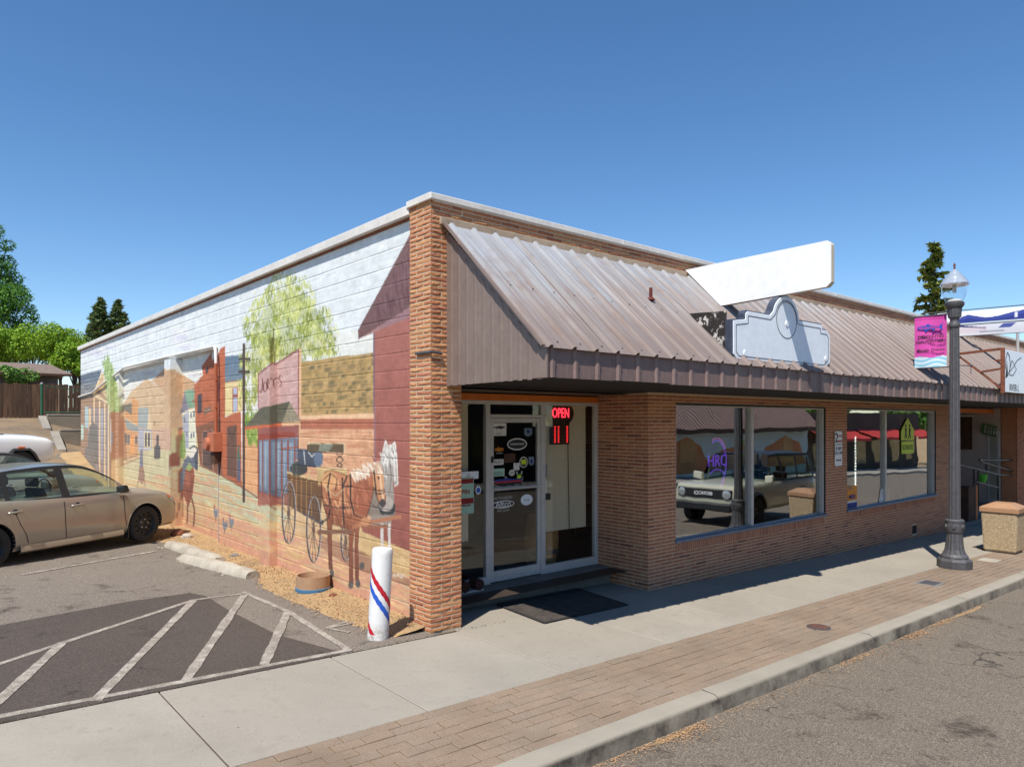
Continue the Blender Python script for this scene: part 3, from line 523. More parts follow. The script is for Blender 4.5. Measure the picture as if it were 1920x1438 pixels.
for x, y in ((568,985),(680,1050),(722,1045),(745,940)): ell(D, (x,y), 15, 24, (92,88,88))
strokes(D, [(685,400),(770,352),(850,340),(860,380),(790,400),(700,440)], 130, 42, 8, [(240,222,204),(220,194,170),(200,160,132),(246,236,222)], 65, 25)
for p in [[(678,405),(680,560),(700,640),(755,662)],[(560,400),(545,480),(560,580)],[(520,580),(600,600),(690,598)],[(560,600),(550,660),(500,690)],[(630,420),(636,600),(640,700)],[(815,380),(830,520),(880,510)],[(660,410),(630,480),(690,470)]]: line(D, p, 9, (52,48,48))
line(D, [(520,470),(590,530),(640,490)], 5, (206,180,140)); line(D, [(485,742),(690,738)], 26, (128,90,70)); line(D, [(690,715),(760,690),(978,650)], 24, (176,116,84)); line(D, [(740,712),(900,708)], 20, (150,96,70)); ell(D, (765,682), 26, 26, (196,136,98)); line(D, [(780,560),(830,600),(860,560)], 4, (60,56,56)); line(D, [(820,330),(800,290)], 5, (120,84,66))
# riders
poly(B, [(155,1095),(200,1040),(280,1055),(292,1130),(275,1290),(238,1400),(205,1315),(155,1275)], (152,82,62), 1, (140,76,60)); strokes(B, [(160,1100),(280,1080),(270,1280),(170,1270)], 40, 80, 8, [(130,66,52),(170,96,74),(112,60,52)], 88, 12)
for p in [[(180,1280),(160,1400),(140,1480)],[(230,1380),(232,1470),(225,1540)],[(262,1300),(290,1420),(282,1560)],[(190,1290),(188,1480)]]: line(B, p, 15, (140,92,76))
poly(B, [(178,1100),(200,1000),(245,955),(320,960),(318,1080),(270,1060),(215,1075),(190,1260),(165,1260)], (98,108,128)); poly(B, [(235,960),(262,905),(305,900),(300,960),(260,985)], (232,224,214)); line(B, [(245,905),(285,880),(320,905)], 14, (66,68,80)); poly(B, [(215,1075),(245,1020),(275,1060),(250,1090)], (150,170,100)); poly(B, [(285,960),(322,900),(318,1090),(295,1080)], (70,78,96))
poly(B, [(75,960),(110,930),(160,950),(170,1060),(110,1050),(75,1100)], (140,74,62)); poly(B, [(180,775),(205,760),(218,940),(200,1000),(170,980)], (132,160,92)); poly(B, [(155,740),(185,740),(182,790),(160,790)], (196,120,90)); line(B, [(145,735),(195,735)], 12, (120,96,90)); poly(B, [(138,800),(180,790),(175,960),(140,940)], (150,108,80)); line(B, [(90,1050),(72,1130)], 10, (170,150,140))
for x, y in ((404,962),(421,985),(433,980)): poly('P', [(x-4,y-6),(x-2,y-14),(x,y-6),(x+4,y-8),(x+6,y-2),(x+3,y+8),(x-2,y+8)], (126,132,146)); line('P', [(x,y+6),(x,y+16)], 1.4, (140,110,90)); ell('P', (x-2,y-13), 1.6, 2, (170,70,60))
# brush texture: patches, streaks along the courses, and paint thinning to a dusty haze at the far end of the street
def vnoise(ny, nz):
    g = rng.normal(size=(nz+2, ny+2)).astype(np.float32); a = np.linspace(0, nz, NZ); b = np.linspace(0, ny, NY); i, j = a.astype(int), b.astype(int); fa_, fb_ = (a-i)[:,None], (b-j)[None]
    return (g[i][:,j]*(1-fa_)+g[i+1][:,j]*fa_)*(1-fb_)+(g[i][:,j+1]*(1-fa_)+g[i+1][:,j+1]*fa_)*fb_
CV *= (1+.05*vnoise(160,40)+.05*vnoise(420,160)+.04*vnoise(120,230))[...,None]
hz_ = np.clip((yy-7.5)/6, 0, 1)*.20*np.clip((3.6-zz)/.6, 0, 1); CV = CV*(1-hz_[...,None])+s2l((222,200,170))*hz_[...,None]
bl_ = np.clip((CV[...,2]-CV[...,0])/(CV[...,2]+.02), 0, 1)[...,None]*.55*np.clip((3.5-zz)/.5,0,1)[...,None]; lum_ = (CV@np.array([.3,.59,.11],np.float32))[...,None]; CV = CV*(1-bl_)+lum_*bl_; CV = CV*np.where((zz < 3.4)[...,None], np.array([1.05,1.0,.90]), np.array([1.0,1.0,.985]))
CV = CV.astype(np.float32).clip(0,1); CV = (.95*CV+.05*(CV@np.array([.3,.59,.11],np.float32))[...,None])**.97*.91
# a soft brush: average over 3x3
CV = (CV*2+sum(np.roll(CV, a, ax) for a in (-1,1) for ax in (0,1)))/6
def paint(Y, Z):
    i = ((np.asarray(Y)-MY0)/RES).astype(int).clip(0, NY-1); j = (np.asarray(Z)/RES).astype(int).clip(0, NZ-1); return CV[j, i]
m_ = NT('mural_paint'); at = m_.n('Attribute'); at.attribute_name = 'paint'; c_ = m_.mix(.1, at.outputs['Color'], m_.ramp(m_.noise(14, 5, .7), [(.35, (.25,.24,.23)), (.65, (.9,.9,.88))]), 'SOFT_LIGHT'); m_.base(c_); m_.bump(m_.noise(110, 4, .7), .35, .004); MT['mural'] = m_.set(Roughness=.8)
# ------------------------------------------------------------------ the shop building
bld = thing('shop_building', 'single-storey brick corner shop with western street mural and brown metal mansard roof', 'building')
def paintP(x, Y, Z):
    t = (XW-CAMX)/(x-CAMX); return paint(CAMY+(Y-CAMY)*t, HC+(Z-HC)*t)
def depth(x, y): return (x-CAMX)*Fv[0]+(y-CAMY)*Fv[1]
def painted_block(y0, y1, z0, z1, x, step, back=.0026, edge=.0012):
    """a block face with softened edges; its front carries the paint as a colour per vertex"""
    ny, nz = max(1, int(math.ceil((y1-y0)/step))), max(1, int(math.ceil((z1-z0)/step)))
    ys_ = np.concatenate([[y0], np.linspace(y0+edge, y1-edge, ny+1), [y1]]); zs_ = np.concatenate([[z0], np.linspace(z0+edge, z1-edge, nz+1), [z1]])
    Y, Z = np.meshgrid(ys_, zs_, indexing='ij'); X = np.full(Y.shape, x); X[0,:] = X[-1,:] = X[:,0] = X[:,-1] = x+back
    nY, nZ = Y.shape; idx = np.arange(nY*nZ).reshape(nY, nZ); q = np.stack([idx[:-1,:-1], idx[:-1,1:], idx[1:,1:], idx[1:,:-1]], -1).reshape(-1,4)
    v = np.stack([X,Y,Z], -1).reshape(-1,3); c = paintP(x, v[:,1], v[:,2]); return v, q, c
def np_mesh(name, parts, mats, parent, attr='paint'):
    vs = np.concatenate([p[0] for p in parts]); o = np.cumsum([0]+[len(p[0]) for p in parts[:-1]]); qs = np.concatenate([p[1]+k for p, k in zip(parts, o)]); cs = np.concatenate([p[2] for p in parts])
    me = bpy.data.meshes.new(name); me.vertices.add(len(vs)); me.vertices.foreach_set('co', vs.astype(np.float32).ravel()); n = len(qs); me.loops.add(4*n); me.loops.foreach_set('vertex_index', qs.ravel().astype(np.int32)); me.polygons.add(n); me.polygons.foreach_set('loop_start', np.arange(n)*4)
    a = me.color_attributes.new(attr, 'FLOAT_COLOR', 'POINT'); a.data.foreach_set('color', np.concatenate([cs, np.ones((len(cs),1))], 1).astype(np.float32).ravel())
    for m in (mats if isinstance(mats, (list,tuple)) else [mats]): me.materials.append(MT[m])
    me.update(); me.validate(); return link(name, me, parent)
def painted_box(x0, x1, y0, y1, z0, z1, step=.05):
    """core behind the blocks: painted front at x0, plain painted returns"""
    parts = []
    def grid(f, na, nb):
        a, b = np.meshgrid(np.linspace(0,1,na+1), np.linspace(0,1,nb+1), indexing='ij'); v = f(a.ravel(), b.ravel()); idx = np.arange((na+1)*(nb+1)).reshape(na+1, nb+1)
        q = np.stack([idx[:-1,:-1], idx[:-1,1:], idx[1:,1:], idx[1:,:-1]], -1).reshape(-1,4); parts.append((v, q, paintP(np.minimum(v[:,0], .2), v[:,1], v[:,2])))
    n = lambda L: max(1, int(L/step)); S = lambda *a: np.stack(a, 1); o = np.ones
    grid(lambda a, b: S(np.full(len(a), x0), y0+(y1-y0)*a, z0+(z1-z0)*b), n(y1-y0), n(z1-z0))
    grid(lambda a, b: S(x0+(x1-x0)*a, np.full(len(a), y0), z0+(z1-z0)*b), n(x1-x0), n(z1-z0)); grid(lambda a, b: S(x0+(x1-x0)*a, np.full(len(a), y1), z0+(z1-z0)*b), n(x1-x0), n(z1-z0))
    grid(lambda a, b: S(x0+(x1-x0)*a, y0+(y1-y0)*b, np.full(len(a), z0)), n(x1-x0), n(y1-y0)); grid(lambda a, b: S(x0+(x1-x0)*a, y0+(y1-y0)*b, np.full(len(a), z1)), n(x1-x0), n(y1-y0))
    return parts
BX = .18
REG = [(.40,6.95,-.1,4.52,XW),(6.95,20.12,3.58,4.52,XW),(6.95,9.56,-.1,3.58,BX),(9.56,10.25,-.1,3.58,XW),(10.25,14.82,-.1,3.58,BX),(14.82,20.12,-.1,3.58,XW)]
PIL = [(4.245,4.66,-.1,3.52,-.06),(9.535,9.98,-.1,3.56,-.06),(15.19,15.6,-.1,3.5,-.06)]
core = []
for y0, y1, z0, z1, x in REG: core += painted_box(x+.0018, .45, y0, y1, z0, z1, .06 if y0 < 9 else .1)
wall = np_mesh('mural_wall', core, 'mural', bld); wall['label'] = 'block wall painted with a western town, wagon and horses'
blocks = []
for ri, (y0, y1, z0, z1, x) in enumerate(REG):
    k0 = -1
    for r in range(-1, 23):
        za, zb = max(z0, r*.2032), min(z1, (r+1)*.2032)
        if zb-za < .03: continue
        off = .2032 if r % 2 else 0; k = int(y0/.4064)-1
        while True:
            a, b = k*.4064+off, (k+1)*.4064+off; k += 1
            if a > y1: break
            a, b = max(a, y0), min(b, y1)
            if b-a < .03: continue
            d = depth(x, (a+b)/2); blocks.append((d, a+.0003, b-.0003, za+.0013, zb-.0013, x+random.uniform(-.0015,.0015)))
blocks.sort(); rest = []
for i, (d, a, b, za, zb, x) in enumerate(blocks):
    p = painted_block(a, b, za, zb, x, max(.0105, .0015*d), edge=.002)
    if i < 300 and za > -.02: np_mesh('block', [p], 'mural', wall)
    else: rest.append(p)
np_mesh('block_courses', rest, 'mural', bld)['kind'] = 'stuff'
for y0, y1, z0, z1, x in PIL:
    parts = painted_box(x, .2, y0, y1, z0, z1, .02 if y0 < 6 else .04)
    np_mesh('pilaster', parts, 'mural', bld)
# roof edge: metal coping strip over the painted wall, brown drip line below it
MB().box(-.02, .5, .42, 20.2, 4.545, 4.66).build('side_coping', 'coping', bld, bevel=.008)
MB().box(.035, .45, .42, 20.16, 4.52, 4.545).build('drip_strip', 'rust', bld)
m = MB(); 
m.box(.45, 24, .3, 19.9, 4.2, 4.3); m.build('flat_roof', 'concrete_grey', bld)
MB().box(.4, 24, 19.7, 20.1, -.6, 4.5).build('rear_wall', 'concrete_wall', bld)
# ledge, conduit and meter on the mural wall
m = MB(); m.tube([(.03,20.3,3.05),(.02,18,3.12),(.0,16.6,3.3),(.01,15.0,3.5),(.01,14.0,3.63),(.02,10.3,3.64),(.02,7.0,3.62),(-.01,6.86,3.5),(-.01,6.84,3.3)], .028, 8); m.build('white_conduit', 'white_paint', bld, smooth=50)
m = MB(); m.tube([(-.01,6.84,3.3),(-.01,6.84,2.06)], .03, 8); m.box(-.03,.02,6.80,6.88,3.0,3.03); m.box(-.03,.02,6.80,6.88,2.5,2.53); m.build('service_pipe', pm('orange_brown_paint', C(176,96,62), C(150,80,52), 8, .6), bld, smooth=50)
m = MB(); m.box(-.1,.06,6.72,7.04,1.72,2.06); m.lathe([(.11,-.16),(.115,-.1),(.115,-.08)], (0,6.98,1.86), 16, axis='x'); m.build('meter_box', pm('meter_paint', C(190,116,84), C(170,98,70), 8, .6), bld, bevel=.006)
MB().box(-.06,.06,6.78,6.98,1.5,1.72).build('meter_socket', 'wood_dark', bld, bevel=.005)
MB().tube([(.05,6.9,1.5),(.05,6.9,.1)], .006, 6).build('ground_wire', 'alu', bld)
# ---- bricks
BH, BP = .038, .0508
def brick_mesh(rough, seed):
    r = random.Random(seed); m = MB(); nx, nz = 5, 3; vs = []
    for i in range(nx+1):
        for j in range(nz+1):
            x, z = -.5+i/nx, -.5+j/nz; edge = i in (0,nx) or j in (0,nz)
            vs.append((x+(0 if edge else r.uniform(-.04,.04)), -(0 if edge else r.uniform(.15,1)*rough), z+(0 if i in (0,nx) else r.uniform(-.05,.05))*1.0))
    m.add(vs, [(i*(nz+1)+j, (i+1)*(nz+1)+j, (i+1)*(nz+1)+j+1, i*(nz+1)+j+1) for i in range(nx) for j in range(nz)])
    o = len(vs); bk = [(-.5,1,-.5),(.5,1,-.5),(.5,1,.5),(-.5,1,.5)]; m.v += bk; c = [0, nx*(nz+1), nx*(nz+1)+nz, nz]
    m.f += [tuple([i*(nz+1) for i in range(nx,-1,-1)]+[o,o+1]), tuple([i*(nz+1)+nz for i in range(nx+1)]+[o+2,o+3]), tuple([j for j in range(nz+1)]+[o+3,o]), tuple([nx*(nz+1)+nz-j for j in range(nz+1)]+[o+1,o+2])]; m.m += [0]*4
    return m
BV = {k: [brick_mesh(rg, s) for s in range(8)] for k, rg in (('rock', 1.0), ('flat', .22))}
BME = {}
for k, L in BV.items():
    BME[k] = []
    for mb_ in L:
        me = bpy.data.meshes.new('brick'); me.from_pydata(mb_.v, [], mb_.f); me.materials.append(MT['brick' if k == 'rock' else 'brick_smooth']); BME[k].append(me)
BRICKS = []     # (size in view, centre, rotz, length, height, depth, style, parent)
def lay(o, rz, u0, u1, z0, z1, style, parent, holes=(), L=.28, gap=.011, odd=0, ground=False):
    """courses of roman brick on a wall plane: origin o, direction rz, u along the wall"""
    cx, sx = math.cos(rz), math.sin(rz); r0 = int(math.floor((z0-.0)/BP))
    for r in range(r0, int(z1/BP)+1):
        za = r*BP+.006; zb = za+BH
        if za < z0 or zb > z1+.004: continue
        off = (L/2 if (r+odd) % 2 else 0); k = int(math.floor((u0-off)/L))-1
        segs = [(u0,u1)]
        for h0, h1, hz0, hz1 in holes:
            if zb > hz0 and za < hz1: segs = [s for a, b in segs for s in ((a, min(b,h0)), (max(a,h1), b)) if s[1]-s[0] > .02]
        while k*L+off < u1:
            a, b = k*L+off, (k+1)*L+off; k += 1
            for s0, s1 in segs:
                c, d = max(a, s0), min(b, s1)
                if d-c < .03: continue
                c2, d2 = (c if c == s0 else c+gap/2), (d if d == s1 else d-gap/2); u = (c2+d2)/2; x, y = o[0]+cx*u, o[1]+sx*u
                if ground and zb < gz(x)-.02: continue
                BRICKS.append((((d2-c2)/max(1,depth(x,y))**2)*abs(math.sin(rz+math.atan2(y-CAMY,x-CAMX)-0)), (x,y,(za+zb)/2), rz, d2-c2, BH, style, parent))
# corner pier (rock-faced), parapet, front wall
pier = MB().box(.0015,.4025,.0015,.4155,-.1,4.6).build('brick_pier', 'mortar', bld); pier['label'] = 'corner pier of rock-faced tan and orange roman brick'
lay((0,0,0), 0, 0, .404, -.02, 4.63, 'rock', pier, L=.27); lay((0,.417,0), -math.pi/2, 0, .417, -.02, 4.63, 'rock', pier, L=.28, odd=1)
lay((.404,0,0), math.pi/2, 0, .93, -.02, 2.55, 'flat', pier, L=.28)
MB().box(.39,.398,.1,.95,-.1,2.6).build('pier_return', 'mortar', bld)
fw = MB()
XE = 15.3; WIN = [(4.27,8.86),(9.74,14.38)]; WZ0, WZ1 = .50, 2.53
fw.box(3.6365, 4.264, .002, .35, -.6, 2.7); fw.box(8.866, 9.734, .002, .35, -.6, 2.7); fw.box(14.386, XE-.002, .002, .35, -.6, 2.7)
for a, b in WIN: fw.box(a-.006, b+.006, .0022, .35, -.6, WZ0-.012); fw.box(a-.006, b+.006, .0022, .35, WZ1+.006, 2.7)
fw.box(3.6367, 3.85, .35, .96, -.3, 2.7); fw.box(XE-.25, XE-.006, .35, 2.4, -.7, 2.7)
front = fw.build('front_wall', 'mortar', bld); front['label'] = 'shaded front wall of smooth brown roman brick under the windows'
lay((0,0,0), 0, 3.635, XE, -.52, 2.66, 'flat', front, holes=[(a, b, WZ0-.125, WZ1) for a, b in WIN]+[(12.95,13.2,-.27,-.08)], ground=True)
lay((3.635,.95,0), -math.pi/2, 0, .95, -.15, 2.66, 'flat', front, ground=True); lay((XE,0,0), math.pi/2, 0, 2.3, -.5, 2.66, 'flat', front, ground=True)
par = MB().box(.4, 24, .002, .3, 2.7, 4.6).build('parapet_wall', 'mortar', bld)
lay((0,0,0), 0, .404, 24, 4.44, 4.63, 'rock', par)
for a, b in WIN:     # soldier course below each sill
    u = a
    while u < b-.03:
        BRICKS.append((0, (u+.024, 0, WZ0-.080), 0, .041, .122, 'flat', front)); u += .0508
BRICKS.sort(key=lambda t: -t[0]); rest = {'rock': ([], [], []), 'flat': ([], [], [])}
for i, (s_, c, rz, L, h, st, par_) in enumerate(BRICKS):
    k = random.randrange(8); dep = (random.uniform(.004,.011) if st == 'rock' else random.uniform(.0025,.0045)); flip = random.choice((-1,1))
    M = Matrix.Translation(c) @ Matrix.Rotation(rz, 4, 'Z')
    if i < 300:
        o = bpy.data.objects.new('brick', BME[st][k]); COL.objects.link(o); o.parent = par_; o.matrix_local = M @ Matrix.Diagonal((L, dep if st == 'rock' else .012, h, 1)); 
    else:
        vs, fs, tn = rest[st]; o_ = len(vs); S = M @ Matrix.Diagonal((L*flip, dep if st == 'rock' else .012, h, 1)); vs += [tuple(S @ Vector(v)) for v in BV[st][k].v]; F_ = BV[st][k].f; fs += [tuple(i_+o_ for i_ in (f[::-1] if flip < 0 else f)) for f in F_]; tn += [random.random()]*len(F_)
for st, (vs, fs, tn) in rest.items():
    me = bpy.data.meshes.new('brickwork'); me.from_pydata(vs, [], fs); me.materials.append(MT['brick' if st == 'rock' else 'brick_smooth']); a_ = me.attributes.new('tone', 'FLOAT', 'FACE'); a_.data.foreach_set('value', tn); link('brickwork', me, bld)['kind'] = 'stuff'
# front coping in lengths, pier cap
cx_ = [-.03, 3.05, 6.1, 9.15, 12.2, 15.25, 18.3, 21.35, 24.4]
for a, b in zip(cx_, cx_[1:]): MB().box(a, b-.004, -.045, .42, 4.622, 4.69).build('front_coping', 'coping', bld, bevel=.007)
MB().box(.03, 24.3, -.02, .3, 4.608, 4.6235).build('coping_lip', 'white_paint', bld)
MB().box(-.034, .03, -.03, .44, 4.618, 4.692).build('coping_end', 'coping', bld, bevel=.005)
# small conduit bracket on the pier and weep hole in the wall
MB().tube([(-.02,.26,3.0),(-.02,-.03,3.0),(.12,-.03,2.99)], .016, 8).build('dark_conduit', 'iron', bld, smooth=40)
MB().box(12.96,13.19,-.003,.05,-.265,-.085).build('wall_vent', 'dark', bld)
# ---- mansard roof: ribbed sheets, each about 0.9 m wide
def steelm():
    m = NT('weathered_brown_steel'); g = m.n('NewGeometry'); sp = m.n('SeparateXYZ'); m.l(g.outputs['Position'], sp.inputs[0]); oi = m.n('ObjectInfo')
    st = m.n('TexNoise'); st.inputs['Scale'].default_value = 1; st.inputs['Detail'].default_value = 6; st.inputs['Roughness'].default_value = .65
    mp = m.n('Mapping'); mp.inputs['Scale'].default_value = (14, .9, .9); m.l(g.outputs['Position'], mp.inputs[0]); m.l(mp.outputs[0], st.inputs['Vector'])
    # greyer high up at the corner end, browner lower and along the street, broken by streaky noise
    f = m.math('ADD', m.math('MULTIPLY', m.math('SUBTRACT', sp.outputs[2], 3.55), .55), m.math('MULTIPLY', m.math('SUBTRACT', st.outputs[0], .5), 1.5)); f = m.math('SUBTRACT', f, m.math('MULTIPLY', sp.outputs[0], .045)); f = m.math('ADD', f, .52)
    c = m.ramp(f, [(.1, C(156,140,132,.7)), (.45, C(172,159,153,.7)), (.68, C(178,176,176,.72)), (.95, C(186,190,196,.74))])
    n2 = m.noise(3, 5, .7); c = m.mix(m.ramp(n2, [(.52, (0,0,0)), (.75, (.5,.5,.5))]), c, C(150,118,100,.72)); mp2 = m.n('Mapping'); mp2.inputs['Scale'].default_value = (34,1.1,1.1); m.l(g.outputs['Position'], mp2.inputs[0]); s2_ = m.n('TexNoise'); s2_.inputs['Scale'].default_value = 1; s2_.inputs['Detail'].default_value = 5; m.l(mp2.outputs[0], s2_.inputs['Vector']); c = m.mix(m.ramp(s2_.outputs[0], [(.58,(0,0,0)),(.72,(.4,.4,.4))]), c, C(128,98,84,.7)); c = m.mix(m.math('MULTIPLY', oi.outputs['Random'], .12), c, C(150,120,104,.8))
    m.base(c); m.bump(m.noise(60, 4, .6), .06, .003); m.set(Roughness=.62, Metallic=.12); return m.m
MT['steel'] = steelm(); MT['rust_streak'] = pm('rust_streak', C(158,120,102,.75), C(136,92,74,.72), 9, .8)
MT['steel_side'] = pm('brown_steel', C(152,132,120,.85), C(140,120,110,.82), 1.5, .5, .05, 40, metal=.2)
MT['steel_fascia'] = pm('fascia_steel', C(150,126,118,.85), C(132,108,102,.82), 2, .5, .06, 40, metal=.2)
RT, RB = (-.055, 4.375), (-1.618, 2.935); AX0, AX1 = .14, 24.2; RP = .305
sl = Vector((0, RB[0]-RT[0], RB[1]-RT[1])); sn = Vector((0, sl.z, -sl.y)).normalized()
if sn.z < 0: sn = -sn
def rib_profile(x0, x1, h, first=.05):
    p = [(x0, 0)]; x = x0+first
    while x < x1-.05: p += [(x,0),(x+.016,h),(x+.046,h),(x+.062,0),(x+.14,0),(x+.147,h*.05),(x+.16,h*.05),(x+.167,0),(x+.222,0),(x+.229,h*.05),(x+.242,h*.05),(x+.249,0)]; x += RP
    p = [q for q in p if q[0] <= x1]; p.append((x1, 0)); return p
k = 0; x = AX0
while x < AX1:
    x1 = min(x+.915, AX1); pr = rib_profile(x, x1+.02, .032); m = MB(); tw = random.uniform(-.008,.008); n = len(pr)
    for fr, j in ((0,0),(.5,0),(1,0)):
        for px_, h in pr: p = Vector((px_, *RT)) + sl*(fr*(1+tw*.5))+sn*(h+.003*(k % 2)+(random.uniform(-.004,.004) if fr == .5 else 0)); m.v.append(tuple(p))
    for r in range(2): m.f += [(r*n+i, r*n+i+1, (r+1)*n+i+1, (r+1)*n+i) for i in range(n-1)]; m.m += [0]*(n-1)
    m.build('roof_sheet', 'steel', bld)
    lx_ = x+.05+.07; MB().add([tuple(Vector((lx_+dx, *RT))+sl*fr+sn*.0045) for fr in (.03,.5,.99) for dx in (-.006+random.uniform(0,.003),.008+random.uniform(-.003,.004))], [(0,1,3,2),(2,3,5,4)]).build('lap_seam', 'rust_streak', bld)
    x = x1; k += 1
k = 0; x = AX0+.06
while x < AX1:
    x1 = min(x+.915, AX1); pr = rib_profile(x, x1+.015, .022); n = len(pr); m = MB(); dz = random.uniform(-.006,.006)
    for z in (2.955, 2.665+dz):
        for px_, h in pr: m.v.append((px_, -1.575-h-.002*(k % 2), z))
    m.f += [(i, i+1, n+i+1, n+i) for i in range(n-1)]; m.m += [0]*(n-1); m.build('fascia_sheet', 'steel_fascia', bld); x = x1; k += 1
m = MB(); x = AX0+.08
while x < 12:
    for fr in (.955,.52):
        p = Vector((x, *RT))+sl*fr+sn*.004; m.lathe([(.009,0),(.009,.006)], tuple(p), 6)
    x += RP/2
m.build('roof_screws', 'iron', bld)['kind'] = 'stuff'
MB().bar((AX0-.004,RT[0],RT[1]+.01), (AX0-.004,RB[0]+.01,RB[1]+.015), .02, .04, up=(0,1,1)).build('verge_trim', 'steel_side', bld)
# end panel with shallow vertical ribs
pts = [(.02,4.34),(-1.575,2.93),(-1.575,2.665),(.02,2.64)]
m = MB().prism(pts, (AX0+.062,0,0), (0,1,0), (0,0,1), (.01,0,0)); ep = m.build('end_panel', 'steel_side', bld)
m = MB()
for i in range(11):
    y = -.06-i*.14; zt = np.interp(-y, [0,1.575], [4.32,2.93])-.05
    m.add([(AX0+.061,y,2.65),(AX0+.055,y-.02,2.65),(AX0+.055,y-.045,2.65),(AX0+.061,y-.065,2.65),(AX0+.061,y,zt),(AX0+.055,y-.02,zt-.02),(AX0+.055,y-.045,zt-.04),(AX0+.061,y-.065,zt-.06)], [(0,1,5,4),(1,2,6,5),(2,3,7,6)])
m.build('panel_rib', 'steel_side', ep)
MB().box(AX0+.045,AX0+.07,-1.6,-1.47,2.66,2.93).build('corner_trim', 'steel_side', bld, bevel=.003)
# ridge flashing and trim board against the brick
MB().box(.10, AX1, -.045, -.012, 4.372, 4.452).build('ridge_board', 'tan_trim', bld, bevel=.004)
# soffit, beam
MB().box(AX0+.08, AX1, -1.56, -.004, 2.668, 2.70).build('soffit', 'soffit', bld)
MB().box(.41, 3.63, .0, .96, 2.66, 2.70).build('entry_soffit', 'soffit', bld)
MB().box(.41, 3.632, .93, .97, 2.535, 2.62).build('orange_beam', 'orange_beam', bld); MB().box(XE+.01, 21.6, .6, .66, 2.50, 2.62).build('orange_beam', 'orange_beam', bld)
# stub pipe through the roof
q = Vector((2.79, -.72, 3.78)); m = MB(); m.tube([q-Vector((0,0,.05)), q+Vector((0,0,.14))], .021, 10); m.lathe([(.06,-.012),(.03,.02)], tuple(q), 10); m.build('roof_vent_pipe', pm('rusty_pipe', C(110,44,34), C(80,34,28), 14, .8), bld, smooth=40)
# ------------------------------------------------------------------ shopfront
DY = .95
def frame_ring(m, x0, x1, z0, z1, y0, y1, w_):
    m.box(x0, x0+w_, y0, y1, z0, z1); m.box(x1-w_, x1, y0, y1, z0, z1); m.box(x0+w_, x1-w_, y0, y1, z1-w_, z1); m.box(x0+w_, x1-w_, y0, y1, z0, z0+w_)
for (a, b), mx in zip(WIN, (6.38, 11.62)):
    m = MB(); frame_ring(m, a+.006, b-.006, WZ0+.002, WZ1-.002, .03, .11, .045); m.box(mx-.035, mx+.035, .027, .113, WZ0+.05, WZ1-.048)
    wo_ = m.build('display_window', 'alu', bld, bevel=.004)
    for c, d in ((a+.055, mx-.035), (mx+.035, b-.055)):
        sl_ = (d-c)*.018; MB().hexa([(c,.05,WZ0+.047),(d,.05+sl_,WZ0+.047),(d,.056+sl_,WZ0+.047),(c,.056,WZ0+.047),(c,.05,WZ1-.047),(d,.05+sl_,WZ1-.047),(d,.056+sl_,WZ1-.047),(c,.056,WZ1-.047)]).build('pane', 'glass', wo_)
    MB().hexa([(a-.02,-.035,WZ0-.012),(b+.02,-.035,WZ0-.012),(b+.02,.06,WZ0-.012),(a-.02,.06,WZ0-.012),(a-.02,-.035,WZ0+.03),(b+.02,-.035,WZ0+.03),(b+.02,.029,WZ0+.045),(a-.02,.029,WZ0+.045)]).build('sill', 'sill', wo_, bevel=.006)
    MB().box(a, b, .004, .03, WZ1-.03, WZ1+.0).build('head_trim', 'alu_dark', wo_); MB().box(b-.005, b+.001, .004, .11, WZ0+.06, WZ1-.03).build('dark_jamb_strip', 'black', wo_)  # black strip along the right jamb, in place of the dark gap there
step = MB().hexa([(.405,.69,-.2),(3.632,.69,-.2),(3.632,1.05,-.2),(.405,1.05,-.2),(.405,.69,.125),(3.632,.69,.125),(3.632,1.05,.135),(.405,1.05,.135)]).build('entry_step', 'concrete_grey', bld, bevel=.015, seg=2)
m = MB(); z0, z1 = .135, 2.535
m.box(.405,3.63,DY-.02,DY+.05,z1-.05,z1)
for x0, x1 in ((.405,.44),(1.49,1.56),(2.47,2.55),(3.56,3.63)): m.box(x0,x1,DY-.02,DY+.05,z0,z1-.05)
m.box(1.56,2.47,DY-.018,DY+.048,2.31,2.355); m.box(.44,1.49,DY-.018,DY+.048,z0,z0+.1); m.box(2.55,3.56,DY-.018,DY+.048,z0,z0+.12)
ent = m.build('entrance_frame', 'alu', bld, bevel=.004)
MB().box(.44,1.49,DY+.012,DY+.018,z0+.1,z1-.05).build('sidelight_pane', 'glass_door', ent); MB().box(2.55,3.56,DY+.012,DY+.018,z0+.12,z1-.05).build('sidelight_pane', 'glass_door', ent); MB().box(1.56,2.47,DY+.012,DY+.018,2.355,z1-.05).build('transom_pane', 'glass_door', ent)
m = MB(); frame_ring(m, 1.565, 2.465, .15, 2.305, DY-.012, DY+.035, .06); m.box(1.625,2.405,DY-.010,DY+.033,.21,.29); m.box(1.625,2.405,DY-.011,DY+.034,1.345,1.395)
door = m.build('glass_door', 'alu', bld, bevel=.004)
MB().box(1.625,2.405,DY+.008,DY+.014,.29,1.345).build('door_pane', 'glass_door', door); MB().box(1.625,2.405,DY+.008,DY+.014,1.395,2.245).build('door_pane', 'glass_door', door)
m = MB(); m.tube([(1.62,DY-.06,1.37),(2.42,DY-.06,1.37)], .014, 8); m.tube([(1.63,DY-.01,1.37),(1.63,DY-.06,1.37)], .012, 8); m.tube([(2.41,DY-.01,1.37),(2.41,DY-.06,1.37)], .012, 8); m.build('push_bar', 'alu', door, smooth=40)
MB().box(1.575,1.61,DY-.03,DY-.01,1.72,1.80).build('door_lock', 'black', door, bevel=.005)
SY = DY+.004
def D8(u, v): return onY(900+u*.2364, 760+v*.2364, SY)
